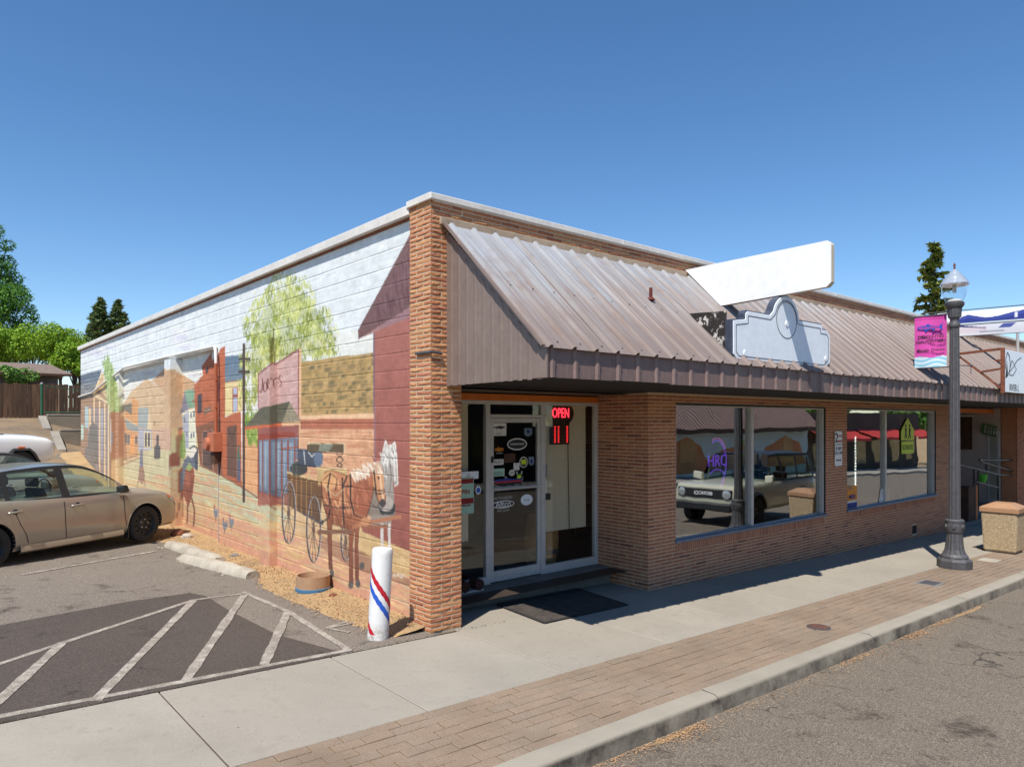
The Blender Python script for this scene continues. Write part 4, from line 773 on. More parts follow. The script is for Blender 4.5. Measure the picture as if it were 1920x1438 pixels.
def rrect(x0, x1, z0, z1, r=.01, n=4):
    p = []
    for cx, cz, a0 in ((x1-r,z1-r,0),(x0+r,z1-r,90),(x0+r,z0+r,180),(x1-r,z0+r,270)): p += [(cx+r*math.cos(R_(a0+90*k/n)), cz+r*math.sin(R_(a0+90*k/n))) for k in range(n+1)]
    return p
def oval(cx, cz, rx, rz, n=28): return [(cx+rx*math.cos(2*math.pi*k/n), cz+rz*math.sin(2*math.pi*k/n)) for k in range(n)]
UX, UZ = (1,0,0), (0,0,1)
class Decal:
    """flat print stuck on a pane: layered outlines a fraction of a millimetre apart, one mesh"""
    def __init__(s, y): s.m = MB(); s.y = y; s.mats = []; s.k = 0
    def mi(s, mat):
        if mat not in s.mats: s.mats.append(mat)
        return s.mats.index(mat)
    def poly(s, pts, mat): s.k += 1; s.m.prism(pts, (0, s.y-.0012*s.k, 0), UX, UZ, (0,.0009,0), s.mi(mat)); return s
    def text(s, t, x, z, size, mat, bold=0): s.k += 1; s.m.text(t, size, (x, s.y-.0012*s.k, z), UX, UZ, s.mi(mat), .0003, 'CENTER', bold); return s
    def done(s, name, parent): return s.m.build(name, s.mats, parent)
def dr(u0, v0, u1, v1):
    a, b = D8(u0, v1), D8(u1, v0); return a[0], b[0], min(a[1],b[1]), max(a[1],b[1])
def fish(x0, x1, z0, z1):
    P = [(0,.55),(.06,.72),(.2,.78),(.36,.8),(.42,1),(.5,.8),(.7,.68),(.88,.66),(1,.95),(.96,.5),(1,.08),(.88,.4),(.72,.38),(.66,.12),(.58,.34),(.42,.28),(.36,.05),(.28,.28),(.12,.36)]
    return [(x0+(x1-x0)*(1-u), z0+(z1-z0)*v) for u, v in P]
x0,x1,z0,z1 = dr(88,140,208,242); d = Decal(SY).poly(rrect(x0,x1,z0,z1,.012), 'paper').poly(fish(x0+.02,x1-.02,(z0+z1)/2-.005,z1-.03), 'ink').text('FISHING', (x0+x1)/2, z0+.025, .026, 'ink'); d.done('sticker', door)
x0,x1,z0,z1 = dr(350,180,412,250); Decal(SY).poly([(x0,z1),(x1,z1),(x1,z0+.03),((x0+x1)/2,z0),(x0,z0+.03)], 'sill').poly(oval((x0+x1)/2,(z0+z1)/2+.015,.03,.025), 'ink_blue').done('sticker', door)
x0,x1,z0,z1 = dr(215,258,372,358); cx,cz=(x0+x1)/2,(z0+z1)/2; Decal(SY).poly(oval(cx,cz,(x1-x0)/2,(z1-z0)/2), 'paper').poly(oval(cx,cz,(x1-x0)/2-.018,(z1-z0)/2-.018), 'ink').text('CUSTOM CRAFT', cx, cz, .034, 'paper', .0008).done('sticker', door)
x0,x1,z0,z1 = dr(105,330,200,382); Decal(SY).text('n\u00e5m', (x0+x1)/2, (z0+z1)/2+.015, .085, 'amber', .002).text('products', (x0+x1)/2, z0+.005, .03, 'paper').done('sticker', door)
x0,x1,z0,z1 = dr(190,380,280,455); Decal(SY).poly(rrect(x0,x1,z0,z1), 'wood_dark').done('sticker', door)
x0,x1,z0,z1 = dr(88,425,186,475); Decal(SY).poly(rrect(x0,x1,z0,z1,.004), 'paper').text('TALKY', (x0+x1)/2, (z0+z1)/2, .06, 'ink').done('sticker', door)
x0,x1,z0,z1 = dr(90,498,194,568); d = Decal(SY).poly(rrect(x0,x1,z0,z1,.004), 'mint')
for k in range(3): d.poly([(x0+.03,z1-.05-k*.026),(x1-.03,z1-.05-k*.026),(x1-.03,z1-.057-k*.026),(x0+.03,z1-.057-k*.026)], 'ink')
d.done('sticker', door)
x0,x1,z0,z1 = dr(312,405,378,495); cx,cz=(x0+x1)/2,(z0+z1)/2; Decal(SY).poly(oval(cx,cz,(x1-x0)/2,(z1-z0)/2), 'paper').poly(oval(cx,cz,(x1-x0)/2-.012,(z1-z0)/2-.012), 'ink').poly(rrect(cx-.045,cx+.045,cz-.03,cz+.035), 'lime').done('sticker', door)
x0,x1,z0,z1 = dr(385,405,428,480); Decal(SY).poly([(x0,z1),(x1,z1),(x1,z0+.03),((x0+x1)/2,z0),(x0,z0+.03)], 'sill').poly(oval((x0+x1)/2,(z0+z1)/2,.022,.03), 'ink_blue').done('sticker', door)
x0,x1,z0,z1 = dr(265,455,312,515); Decal(SY).poly(rrect(x0,x1,z0,z1,.006), 'paper').poly(oval((x0+x1)/2,z1-.02,.008,.008,10), 'ink').done('sticker', door)
x0,x1,z0,z1 = dr(228,508,276,560); cx,cz=(x0+x1)/2,(z0+z1)/2; Decal(SY).poly(oval(cx,cz,(x1-x0)/2,(z1-z0)/2), 'paper').text('GIN', cx, cz, .05, 'ink').done('sticker', door)
x0,x1,z0,z1 = dr(285,520,335,585); Decal(SY).poly(rrect(x0+.01,x1-.01,z0,z1-.03,.006), 'green').poly(rrect(x0+.025,x1-.025,z0+.01,z0+.05,.006), 'lime').poly([(x0,z1),(x0+.02,z1),(x0+.025,z1-.04),(x0+.01,z1-.04)], 'paper').poly([(x1-.02,z1),(x1,z1),(x1-.01,z1-.04),(x1-.025,z1-.04)], 'paper').done('sticker', door)
x0,x1,z0,z1 = dr(105,560,338,676); f1 = fish(x1,x0,z0,z1); Decal(SY).poly(fish(x1+.01,x0-.01,z0-.012,z1+.012), 'cream').poly(f1, 'ink').poly([p for p in fish(x1,x0,(z0+z1)/2,z1-.004)], 'ink_blue').poly([(x0+.02,(z0+z1)/2+.03),(x1-.03,(z0+z1)/2+.035),(x1-.03,(z0+z1)/2+.012),(x0+.03,(z0+z1)/2+.008)], 'red').done('sticker', door)
x0,x1,z0,z1 = dr(92,745,272,825); cx,cz=(x0+x1)/2,(z0+z1)/2; Decal(SY).poly(oval(cx,cz,(x1-x0)/2,(z1-z0)/2), 'paper').poly(oval(cx,cz,(x1-x0)/2-.016,(z1-z0)/2-.016), 'ink').text('Aftco', cx, cz, .12, 'paper', .002).text('AUTHORIZED', cx, z1+.035, .05, 'alu').text('PRO SHOP', cx, z0-.03, .045, 'alu').done('sticker', door)
x0,x1,z0,z1 = dr(322,700,416,796); cx,cz=(x0+x1)/2,(z0+z1)/2; Decal(SY).poly(oval(cx,cz,(x1-x0)/2,(z1-z0)/2), 'signface').text('fresh', cx, cz, .05, 'sill').done('sticker', door)
# sidelight stickers, poster, roller shades
for v0, v1, mt in ((470,570,'sill'),(590,690,'paper'),(695,752,'ink')):
    x0,x1,z0,z1 = dr(510,v0,532 if v0 < 680 else 562,v1); Decal(DY+.010).poly(rrect(x0,x1,z0,z1,.004), mt).done('sticker', ent)
a, b = onY(876.5,919,DY), None
d = Decal(DY+.010); X0, Z1 = onY(855,896,DY); X1, Z0 = onY(889,962,DY); d.poly(rrect(X0,X1,Z0,Z1,.004), 'mint').poly([(X0,Z1-.02),(X1-.01,Z1-.02),(X1-.01,Z1-.08),(X0,Z1-.08)], 'ink_red').text('MAUPIN', X1-.22, Z1-.19, .085, 'ink_red', .0015).text('DAZE', X1-.2, Z1-.33, .12, 'ink_red', .002).poly([(X0,Z0+.20),(X1-.01,Z0+.20),(X1-.01,Z0+.13),(X0,Z0+.13)], 'ink_red')
o = d.m.build('event_poster', d.mats); tag(o, 'mint green event poster with dark red lettering behind the sidelight glass', 'poster')
X0, Z1 = onY(855,885.5,DY); X1, Z0 = onY(898,897,DY); Decal(DY+.0102).poly(rrect(X0,X1,Z0,Z1,.003), 'signface').text('25', X0+.2, (Z0+Z1)/2, .06, 'ink_red').done('notice_strip', ent)
X0, Z0 = onY(897.5,919,DY); Decal(DY+.010).poly(oval(X0,Z0,.045,.055), 'signface').poly(oval(X0,Z0,.032,.036), 'blue').done('sticker', ent)
for nm, x0, x1, zb, lb in (('roller_shade',.46,1.30,.72,'cream roller shade behind the sidelight that holds the mint poster'),('roller_shade',2.58,3.5,.70,'cream roller shade hanging behind the sidelight under the neon sign')):
    m = MB(); n = 14
    for i in range(n+1):
        x = x0+(x1-x0)*i/n; y = DY+.12+.006*math.sin(i*1.3); m.v += [(x,y,zb+.02*(1-i/n)),(x,y+.008,2.5)]
    m.f = [(2*i,2*i+2,2*i+3,2*i+1) for i in range(n)]; m.m = [0]*n; m.box(x0,x1,DY+.11,DY+.15,2.47,2.5); m.box(x0,x1,DY+.115,DY+.135,zb-.01,zb+.015); tag(m.build(nm, 'shade_cloth', smooth=40), lb, 'shade')
# neon OPEN sign
ox, oz = onY(1056,775,DY-.0); yo = DY+.06; m = MB(); bx, bz = onY(1039,834,DY); bx1, _ = onY(1073,834,DY)
sil = [(ox-.1,oz-.13)]+[(ox+.185*math.cos(R_(t)), oz+.155*math.sin(R_(t))) for t in range(215,-36,-15)]+[(ox+.1,oz-.13),(bx1,oz-.17),(bx1,bz),(bx,bz),(bx,oz-.17)]
osn = thing('open_sign', 'black neon sign glowing red OPEN with a panel of red hours dots', 'neon sign', (ox,yo,oz))
MB().prism(oval(0,0,.275,.19,32), (0,0,0), UX, UZ, (0,.03,0)).box(bx-ox,bx1-ox,.001,.029,bz-oz,-.1).build('backing', 'black', osn)
MB().text('OPEN', .195, (0,-.012,0), (.68,0,0), UZ, 0, .004, 'CENTER', .002).build('lettering', 'neon_red', osn)
m = MB()
for r in range(8):
    for xx, w_ in ((bx-ox+.07,.012),(bx-ox+.14,.012),(bx1-ox-.05,.014)):
        m.box(xx-w_, xx+w_, -.008, -.002, bz-oz+.03+r*.031, bz-oz+.045+r*.031)
m.build('hours_display', 'led_red', osn)
MB().tube([(bx1-ox-.02,.01,bz-oz),(bx1-ox+.0,.02,bz-oz-.5),(bx1-ox+.02,.02,bz-oz-1.25)], .006, 6).build('power_cord', 'black', osn)
# interior: room shell, counter, shelf, barrel
m = MB(); x0,x1,y0,y1,z0,z1 = .46,15.04,1.06,9.0,.12,2.64
for f in ([(x0,y1,z0),(x1,y1,z0),(x1,y1,z1),(x0,y1,z1)],[(x0,y0,z0),(x0,y1,z0),(x0,y1,z1),(x0,y0,z1)],[(x1,y0,z0),(x1,y1,z0),(x1,y1,z1),(x1,y0,z1)]): m.add(f,[(0,1,2,3)],0)
m.add([(x0,.36,z0),(x1,.36,z0),(x1,y1,z0),(x0,y1,z0)],[(0,1,2,3)],1); m.add([(x0,.36,z1),(x1,.36,z1),(x1,y1,z1),(x0,y1,z1)],[(0,1,2,3)],0)
m.build('shop_interior', ['interior','interior_floor'], bld)
bar = thing('oak_barrel', 'wooden barrel with dark hoop standing inside behind the right sidelight', 'barrel', (2.95,1.45,.12))
MB().lathe([(.2,0),(.25,.25),(.26,.4),(.25,.55),(.2,.8)], n=20).build('staves', pm('oak', C(196,150,96), C(150,108,66), 10, .7, .2, 40), bar, smooth=40); MB().lathe([(.252,.2),(.262,.27)], n=20, cap=False).build('hoop', 'iron', bar)
def shelf(x, y, rz, lb):
    t = thing('display_shelf', lb, 'shelf', (x,y,.12), rz)
    MB().box(-.8,.8,-.02,.02,0,1.7).build('back_panel', 'wood_dark', t)
    for k in range(5): MB().box(-.8,.8,-.3,-.02,.15+k*.36,.18+k*.36).build('shelf_board', 'wood_dark', t)
shelf(6.2,3.2,.0,'dark wooden display shelf standing inside the first big window'); shelf(11.0,2.6,.15,'dark wooden display shelf standing inside the second big window')
ct = thing('shop_counter', 'tan shop counter seen through the glass door', 'counter', (2.1,3.2,.12)); MB().box(-.9,.9,-.3,.3,0,.95).build('cabinet', 'tan_trim', ct, bevel=.01); MB().box(-.95,.95,-.34,.34,.95,1.0).build('counter_top', 'wood_dark', ct, bevel=.01)
# things in and on the big windows
px, pz = onY(1346,868,.24); nn = thing('neon_ring_sign', 'purple neon ring sign with letters hanging in the first big window', 'neon sign', (px,.26,pz)); m = MB()
ring = [(.27*math.cos(2*math.pi*k/40), 0, .36*math.sin(2*math.pi*k/40)) for k in range(-7,14)]; m.tube(ring, .009, 6); m.build('ring_tube', 'neon_purple', nn, smooth=50); ring2 = [(.30*math.cos(a), 0, .40*math.sin(a)) for a in [R_(t) for t in range(35,125,10)]]; MB().tube(ring2, .012, 6).tube([(.28*math.cos(R_(t)),0,.42*math.sin(R_(t))) for t in range(-70,-30,8)], .01, 6).build('pink_tube', 'neon_pink', nn)
MB().text('HRC', .27, (0,-.01,.03), UX, UZ, 0, .003, 'CENTER', .001).build('lettering', 'neon_purple', nn); MB().tube([(-.2,0,-.17),(-.1,0,-.12),(.0,0,-.1),(.12,0,-.12),(.2,0,-.18)], .009, 6).build('underline', 'neon_purple', nn)
YG = .14
def Yq(px, py, y=YG): return onY(px, py, y)
led = thing('led_strip', 'vertical dotted white LED strip inside the second big window', 'light strip', (Yq(1606,850)[0],YG+.02,.6))
zt = Yq(1606,818)[1]; MB().box(-.035,.035,.01,.02,0,zt-.6).build('backing', 'black', led); m = MB()
for k in range(9): m.lathe([(.024,-.004),(.024,.004)], (0,0,Yq(1606,835+k*5.6)[1]-.6), 10, axis='y')
m.box(-.014,.014,-.004,.004,Yq(1606,835)[1]-.6+.05,zt-.6); m.box(-.02,.02,-.004,.004,.02,Yq(1606,884)[1]-.6); m.build('diode', 'led_white', led)
x0,z1 = Yq(1589,912,.04); x1,z0 = Yq(1607,950,.04); d = Decal(.046).poly(rrect(x0,x1,z0,z1,.004), 'paper').poly([(x0,z1),(x1,z1),(x1,z1-.16),(x0,z1-.16)], 'amber').poly([(x0,z0+.3),(x1,z0+.3),(x1,z0+.14),(x0,z0+.14)], 'amber').poly([(x0,z0+.1),(x1,z0+.1),(x1,z0),(x0,z0)], 'ink_blue').text('SA', x1-.3, z0+.40, .13, 'sill', .002).text('MBER', x1-.22, z0+.215, .12, 'ink_blue', .002); tag(d.m.build('yellow_poster', d.mats), 'yellow and white poster stuck in the lower corner of the second big window', 'poster')
x0,z1 = Yq(1652,917,.06); x1,z0 = Yq(1668,944,.06); d = Decal(.072).poly([(x0-.12,z0),(x1,z0),(x1+.06,z1),(x0,z1)], 'paper').poly([(x0,z0+.1),(x1-.05,z0+.1),(x1-.02,z1-.12),(x0+.06,z1-.12)], 'signface').text('OPEN', (x0+x1)/2-.02, z0+.2, .1, 'sill'); tag(d.m.build('leaning_notice', d.mats), 'small white notice stuck beside the mullion of the second big window', 'notice')
x, z = Yq(1702,815,.04); sc_ = thing('school_sign', 'lime green school crossing sign with two walking figures stuck on the second big window', 'sign', (x,.04,z)); s = .3
MB().prism([(-.36,-.12),(.36,-.12),(.36,.1),(0,.38),(-.36,.1)], (0,0,0), UX, UZ, (0,.006,0)).build('pentagon', 'lime', sc_); MB().prism([(-.34,-.42),(.34,-.42),(.34,-.15),(-.34,-.15)], (0,0,0), UX, UZ, (0,.006,0)).build('name_plate', 'lime', sc_)
m = MB()
for sx in (-.11,.1):
    m.prism(oval(sx,.2,.035,.04,10), (0,-.003,0), UX, UZ, (0,.002,0)); m.prism([(sx-.05,.15),(sx+.05,.15),(sx+.035,.02),(sx+.08,-.08),(sx+.045,-.09),(sx,.0),(sx-.05,-.09),(sx-.085,-.08),(sx-.035,.03)], (0,-.003,0), UX, UZ, (0,.002,0))
m.text('SCHOOL', .15, (0,-.003,-.285), UX, UZ, 0, .001); m.build('figures', 'ink', sc_)
# parking sign on the brick pier between the windows
x, z = onY(1572,841,-.02); pk = thing('parking_sign', 'narrow white parking time sign on the brick pier between the two big windows', 'sign', (x,-.022,z))
MB().prism(rrect(-.15,.15,-.33,.33,.03), (0,0,0), UX, UZ, (0,.004,0)).build('plate', 'white_sign', pk)
MB().text('2', .26, (-.085,-.003,.2), UX, UZ, 0, .0008, 'CENTER', .002).text('8 AM', .1, (.0,-.003,.0), UX, UZ).text('TO 5 PM', .085, (.0,-.003,-.09), UX, UZ).prism([(-.1,-.22),(-.06,-.195),(-.06,-.21),(.06,-.21),(.06,-.195),(.1,-.22),(.06,-.245),(.06,-.23),(-.06,-.23),(-.06,-.245)], (0,-.003,0), UX, UZ, (0,.002,0)).box(-.13,.13,-.0025,-.0005,.075,.088).build('lettering', 'ink', pk)
MB().text('HOUR', .06, (.05,-.003,.24), UX, UZ).text('PARKING', .05, (.045,-.003,.14), UX, UZ).build('red_lettering', 'red', pk)
# ---- signs standing on the roof
bs = thing('blank_white_sign', 'long blank white sign board standing square to the street on the metal roof', 'sign', (4.47,-1.1,2.93))
pr = [(-.02,4.485),(-.62,3.885),(-2.13,3.935),(-2.185,3.985),(-2.185,4.46),(-2.14,4.51)]
MB().prism([(y+1.1,z-2.93) for y,z in pr], (-.004,0,0), (0,1,0), UZ, (.012,0,0)).build('face', 'white_sign', bs); MB().prism([(y+1.1,z-2.93) for y,z in pr], (.009,0,0), (0,1,0), UZ, (.09,0,0)).build('case', 'cream', bs, bevel=.008)
ps = thing('plaque_sign', 'pale blue blank plaque sign with arched crest and stepped shoulders on the roof edge', 'sign', (4.6,-1.5,2.93)); ox, oz = 4.6, 2.93
out = [(3.35,3.07),(3.46,2.985),(5.68,2.985),(5.87,3.10),(5.87,3.50),(5.76,3.575),(5.64,3.575),(5.64,3.645),(5.05,3.645)]
arch = [(4.625+.36*math.cos(R_(t)), 3.60+.335*math.sin(R_(t))) for t in range(8,173,11)]
out += arch+[(4.2,3.645),(3.68,3.645),(3.62,3.60),(3.62,3.54),(3.35,3.50)]
def inset(poly_, d):
    c = []; n = len(poly_)
    for i in range(n):
        p0, p1, p2 = Vector(poly_[i-1]), Vector(poly_[i]), Vector(poly_[(i+1) % n]); a, b = (p1-p0).normalized(), (p2-p1).normalized(); na, nb = Vector((-a.y,a.x)), Vector((-b.y,b.x)); bi = (na+nb); bi = bi.normalized()/max(.5, bi.length/2) if bi.length > 1e-6 else na; c.append(tuple(p1+bi*d))
    return c
L_ = lambda pts: [(x-ox, z-oz) for x, z in pts]
MB().prism(L_(out), (0,-.0,0), UX, UZ, (0,.09,0)).build('case', pm('sign_edge', C(70,78,96), C(48,54,68), 8, .5), ps, bevel=.006)
MB().prism(L_(inset(out,.02)), (0,-.016,0), UX, UZ, (0,.014,0)).build('face', 'signface', ps, bevel=.004)
m = MB(); i2 = L_(inset(out,.075))
for a, b in zip(i2, i2[1:]+i2[:1]): m.bar((a[0],-.017,a[1]), (b[0],-.017,b[1]), .008, .004, up=(0,1,0))
cr = [(4.63-ox+.26*math.cos(2*math.pi*k/30), 3.60-oz+.24*math.sin(2*math.pi*k/30)) for k in range(30)]
for a, b in zip(cr, cr[1:]+cr[:1]): m.bar((a[0],-.0175,a[1]), (b[0],-.0175,b[1]), .008, .004, up=(0,1,0))
m.build('outline', 'ink', ps); m = MB()
for bx_, bz_ in ((3.62,3.1),(4.63,3.55),(5.72,3.15)): m.lathe([(.035,-.026),(.04,-.018),(.04,-.01)], (bx_-ox,0,bz_-oz), 12, axis='y'); 
m.build('bolt_cover', 'signface', ps, smooth=50)
fl = NT('flaking_black_paint'); n_ = fl.noise(9, 6, .75); fl.base(fl.mix(fl.ramp(n_, [(.52,(0,0,0)),(.57,(1,1,1))]), C(40,34,32), C(206,198,190))); fl.bump(n_, .4, .006); MT['flaked'] = fl.set(Roughness=.8)
for X in (3.37, 5.83): MB().prism([(.09,3.09-oz),(.09,3.61-oz),(.62,3.64-oz)], (X-ox,0,0), (0,1,0), UZ, (.02,0,0)).build('cheek', 'flaked', ps)
rs = thing('framed_river_sign', 'white line-drawing sign in a rusty steel frame on the roof edge', 'sign', (13.0,-1.72,2.85))

for nm, a_, b_, w1, w2 in (('post',(0,0,0),(0,0,.93),.07,.05),('post',(2.7,0,0),(2.7,0,.93),.07,.05),('arm',(0,.03,.91),(.28,.98,.88),.05,.05),('arm',(2.7,.03,.91),(2.9,.98,.88),.05,.05),('brace',(0,.03,.5),(.12,.42,.46),.04,.04),('brace',(.28,.9,.84),(0,.04,.1),.03,.03)): MB().bar(a_,b_,w1,w2).build(nm, 'rust', rs)
MB().box(.06,2.64,-.02,.02,.02,.9).build('panel', 'signface', rs, bevel=.006)
m = MB(); m.tube([(.1,-.022,.5),(.13,-.022,.72),(.22,-.022,.85),(.36,-.022,.78),(.42,-.022,.6),(.36,-.022,.45)], .008, 5); m.tube([(.3,-.022,.42),(.6,-.022,.55),(.9,-.022,.72),(1.2,-.022,.8)], .006, 5); m.tube([(.3,-.022,.4),(.55,-.022,.7),(.85,-.022,.52),(.6,-.022,.38),(.3,-.022,.4)], .006, 5); m.prism([(.1,.3),(.2,.66),(.28,.36)], (0,-.0225,0), UX, UZ, (0,.002,0)); m.text('RIVER L', .2, (.7,-.022,.12), UX, UZ, 0, .001); m.build('line_drawing', 'ink', rs)
# ------------------------------------------------------------------ next shop's recessed entrance
XR = 20.8
MT['pinkwhite'] = pm('pink_white_block', C(206,186,178,.85), C(188,168,160,.82), 2, .85, .2, 40)
ns = thing('recessed_shop_entrance', 'recessed shop entrance with pale painted side wall beyond the brick front', 'entrance', (18,1.2,-.5))
O = Vector((18,1.2,-.5))
def nb(x0,x1,y0,y1,z0,z1,name,mat,parent=ns,bevel=0): return MB().box(x0-O.x,x1-O.x,y0-O.y,y1-O.y,z0-O.z,z1-O.z).build(name,mat,parent,bevel=bevel)
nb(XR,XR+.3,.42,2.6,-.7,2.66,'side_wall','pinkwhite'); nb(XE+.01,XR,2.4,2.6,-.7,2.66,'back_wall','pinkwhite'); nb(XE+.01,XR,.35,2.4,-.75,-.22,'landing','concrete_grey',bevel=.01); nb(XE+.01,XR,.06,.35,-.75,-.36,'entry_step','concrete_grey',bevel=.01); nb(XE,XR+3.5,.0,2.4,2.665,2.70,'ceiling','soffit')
e2 = nb(XR,24.2,.006,.4,-.8,4.5,'brick_pier','brick_smooth')
def wallX(px, py, x=XR): return onX(px, py, x)
y1,z1 = wallX(1801,782); y0,z0 = wallX(1823,843); nb(XR-.03,XR-.001,y0,y1,z0,z1,'brown_panel','wood_dark',bevel=.005); nb(XR-.05,XR-.03,y0-.08,y1,z1+.01,z1+.06,'panel_trim','white_paint')
y1,z1 = wallX(1887,808); nb(XR-.03,XR-.001,.43,max(y1,.75),-.2,z1,'side_door','alu',bevel=.005); nb(XR-.036,XR-.031,.49,max(y1,.75)-.06,-.1,z1-.1,'door_pane','glass_door')
t = thing('green_chair_frame', 'small green slatted chair frame hung on the pale wall beside the entrance', 'chair frame', (XR-.03, 1.0, 1.7)); p = [wallX(*q, XR-.04) for q in ((1845,795),(1870,801),(1868,818),(1842,813))]
m = MB(); V3 = [(XR-.04-(XR-.03), y-1.0, z-1.7) for y,z in p]
m.bar(V3[0],V3[1],.03); m.bar(V3[3],V3[2],.03); m.build('rail', 'green', t); m = MB()
for k in (.3,.5,.7,.9): m.bar(Vector(V3[0]).lerp(Vector(V3[1]),k), Vector(V3[3]).lerp(Vector(V3[2]),k), .018)
m.build('rung', 'green', t); MB().bar(Vector(V3[0]).lerp(Vector(V3[3]),.02), Vector(V3[0]).lerp(Vector(V3[3]),.98), .13, .03, up=(0,1,0)).build('seat', 'green', t)
rl = thing('ramp_handrail', 'black pipe handrail along the entrance ramp', 'handrail', (18.5,.12,-.5)); YR = .12
def Rp(px, py): x, z = onY(px, py, YR); return (x-18.5, 0, z+.5)
m = MB(); m.tube([Rp(1797,871),Rp(1845,883),Rp(1872,890)], .028, 8); m.build('top_rail', 'black', rl, smooth=50)
MB().tube([Rp(1836,862),Rp(1840,866),Rp(1900,884)], .026, 8).tube([Rp(1836,862),Rp(1903,863)], .026, 8).build('upper_rail', 'black', rl, smooth=50); MB().tube([Rp(1830,903),Rp(1872,914)], .02, 8).tube([Rp(1872,890),Rp(1900,891)], .02, 8).build('lower_rail', 'black', rl)
for a, b in (((1826,879),(1826,942)),((1834,882),(1834,942)),((1871,889),(1872,945)),((1849,866),(1849,885)),((1900,863),(1900,940))): MB().tube([Rp(*a),Rp(*b)], .024, 8).build('post', 'black', rl, smooth=50)
x, z = onY(1812,906,.25); cr = thing('slatted_planter_box', 'yellow-brown wooden slatted box on the entrance step', 'planter box', (x,.25,-.36)); m = MB()
for k in range(6): MB().box(-.36+k*.12,-.26+k*.12,-.16,-.14,0,z+.3).build('slat', 'orange_beam' if k == 5 else 'wood_dark', cr, bevel=.004)
MB().box(-.36,.34,-.138,.16,0,z+.27).build('box_core', 'wood_dark', cr)
x, z = onY(1842,882,.6); t = thing('green_planter_pot', 'bright green pot standing behind the ramp handrail', 'pot', (x,.6,-.22)); MB().lathe([(.08,z-.12),(.12,z-.02),(.13,z+.1),(.12,z+.12)], n=16).build('bowl', pm('bright_green', C(96,206,60), C(80,186,50), 6, .5), t, smooth=40); MB().lathe([(.11,z+.09),(.03,z+.1)], n=16).build('soil', 'wood_dark', t)
lay_o = len(BRICKS)
# brick face of the pier past the entrance
m = MB(); tn = []
for r in range(-12, 53):
    for k in range(12):
        a = XR+k*.28-(.14 if r % 2 else 0); b = a+.269; a = max(a, XR)
        if b-a < .03 or a > 24: continue
        m.box(a-O.x, b-O.x, -.004-O.y, .02-O.y, r*BP+.006-O.z, r*BP+.006+BH-O.z); tn += [random.random()]*6
o = m.build('brickwork', 'brick_smooth', ns); o['kind'] = 'stuff'; a_ = o.data.attributes.new('tone','FLOAT','FACE'); a_.data.foreach_set('value', tn)
# ------------------------------------------------------------------ street furniture
LX, LY = 9.55, -1.93; lp_ = thing('street_lamp', 'dark grey fluted cast-iron street lamp with clear acorn globe and pink banner arm', 'lamp post', (LX,LY,gz(LX)))
m = MB(); m.lathe([(.27,-.02),(.27,.13),(.26,.15),(.20,.19)], n=8, fa=.2); m.lathe([(.215,.18),(.21,.21),(.175,.25)], n=24); m.build('plinth', 'iron', lp_, bevel=.006)
MB().lathe([(.175,.25),(.15,.32),(.135,.42),(.128,.56),(.127,.62)], n=32, flute=.07).build('fluted_base', 'iron', lp_)
MB().lathe([(.135,.615),(.142,.64),(.15,.68),(.15,.75),(.142,.78),(.15,.80),(.15,.82),(.13,.84)], n=24).build('collar', 'iron', lp_, smooth=40)
for a in range(0,360,60):
    c = Vector((math.cos(R_(a+15)), math.sin(R_(a+15)), 0)); m = MB(); m.tube([c*.145+Vector((0,0,.715)), c*.163+Vector((0,0,.715))], [.038,.03], 12); m.build('rosette', 'iron', lp_, smooth=50)
MB().lathe([(.095,.83),(.085,2.6),(.075,4.15)], n=24, flute=.11).build('shaft', 'iron', lp_)
HT = 4.15; MB().lathe([(.085,HT),(.095,HT+.03),(.085,HT+.06),(.07,HT+.1),(.07,HT+.14),(.09,HT+.17)], n=24).build('neck', 'iron', lp_, smooth=40)
MB().lathe([(.10,HT+.17),(.115,HT+.34)], n=32, flute=.06).build('capital', 'iron', lp_); MB().lathe([(.125,HT+.34),(.145,HT+.37),(.15,HT+.42),(.13,HT+.44)], n=24).build('globe_fitter', 'iron', lp_, smooth=40)
MB().lathe([(.13,HT+.44),(.165,HT+.52),(.195,HT+.65),(.20,HT+.72)], n=28, cap=False).build('globe', 'glass_clear', lp_, smooth=60)
MB().lathe([(.215,HT+.72),(.222,HT+.745),(.19,HT+.80),(.165,HT+.83),(.16,HT+.85),(.12,HT+.89),(.10,HT+.91),(.095,HT+.93),(.05,HT+.97),(.03,HT+1.0)], n=28, flute=.03).build('globe_cap', pm('prismatic_cap', C(226,230,234), C(188,196,204), 20, .12, metal=.5), lp_, smooth=35); MB().lathe([(.0,HT+1.0),(.02,HT+1.02),(.012,HT+1.05),(.022,HT+1.07),(.002,HT+1.12)], n=12).build('finial', 'rust', lp_, smooth=50); MB().lathe([(.03,HT+.6),(.03,HT+.72)], n=10).lathe([(.12,HT+.445),(.09,HT+.48)], n=20).build('lamp_holder', 'white_paint', lp_)
zb0, zb1 = 3.21-gz(LX), 4.13-gz(LX)
MB().tube([(0,-.05,zb0),(0,.84,zb0)], .012, 6).tube([(0,-.05,zb1),(0,.74,zb1)], .012, 6).tube([(0,0,zb0+.02),(0,-.24,zb0+.0)], .01, 6).build('banner_arm', 'iron', lp_); MB().lathe([(.0,-.03),(.03,0),(.0,.03)], (0,.85,zb0), 10).lathe([(.0,-.03),(.03,0),(.0,.03)], (0,-.25,zb0), 10).tube([(0,-.25,zb0-.02),(0,-.25,zb0-.14)], .006, 5).build('arm_knob', 'iron', lp_)
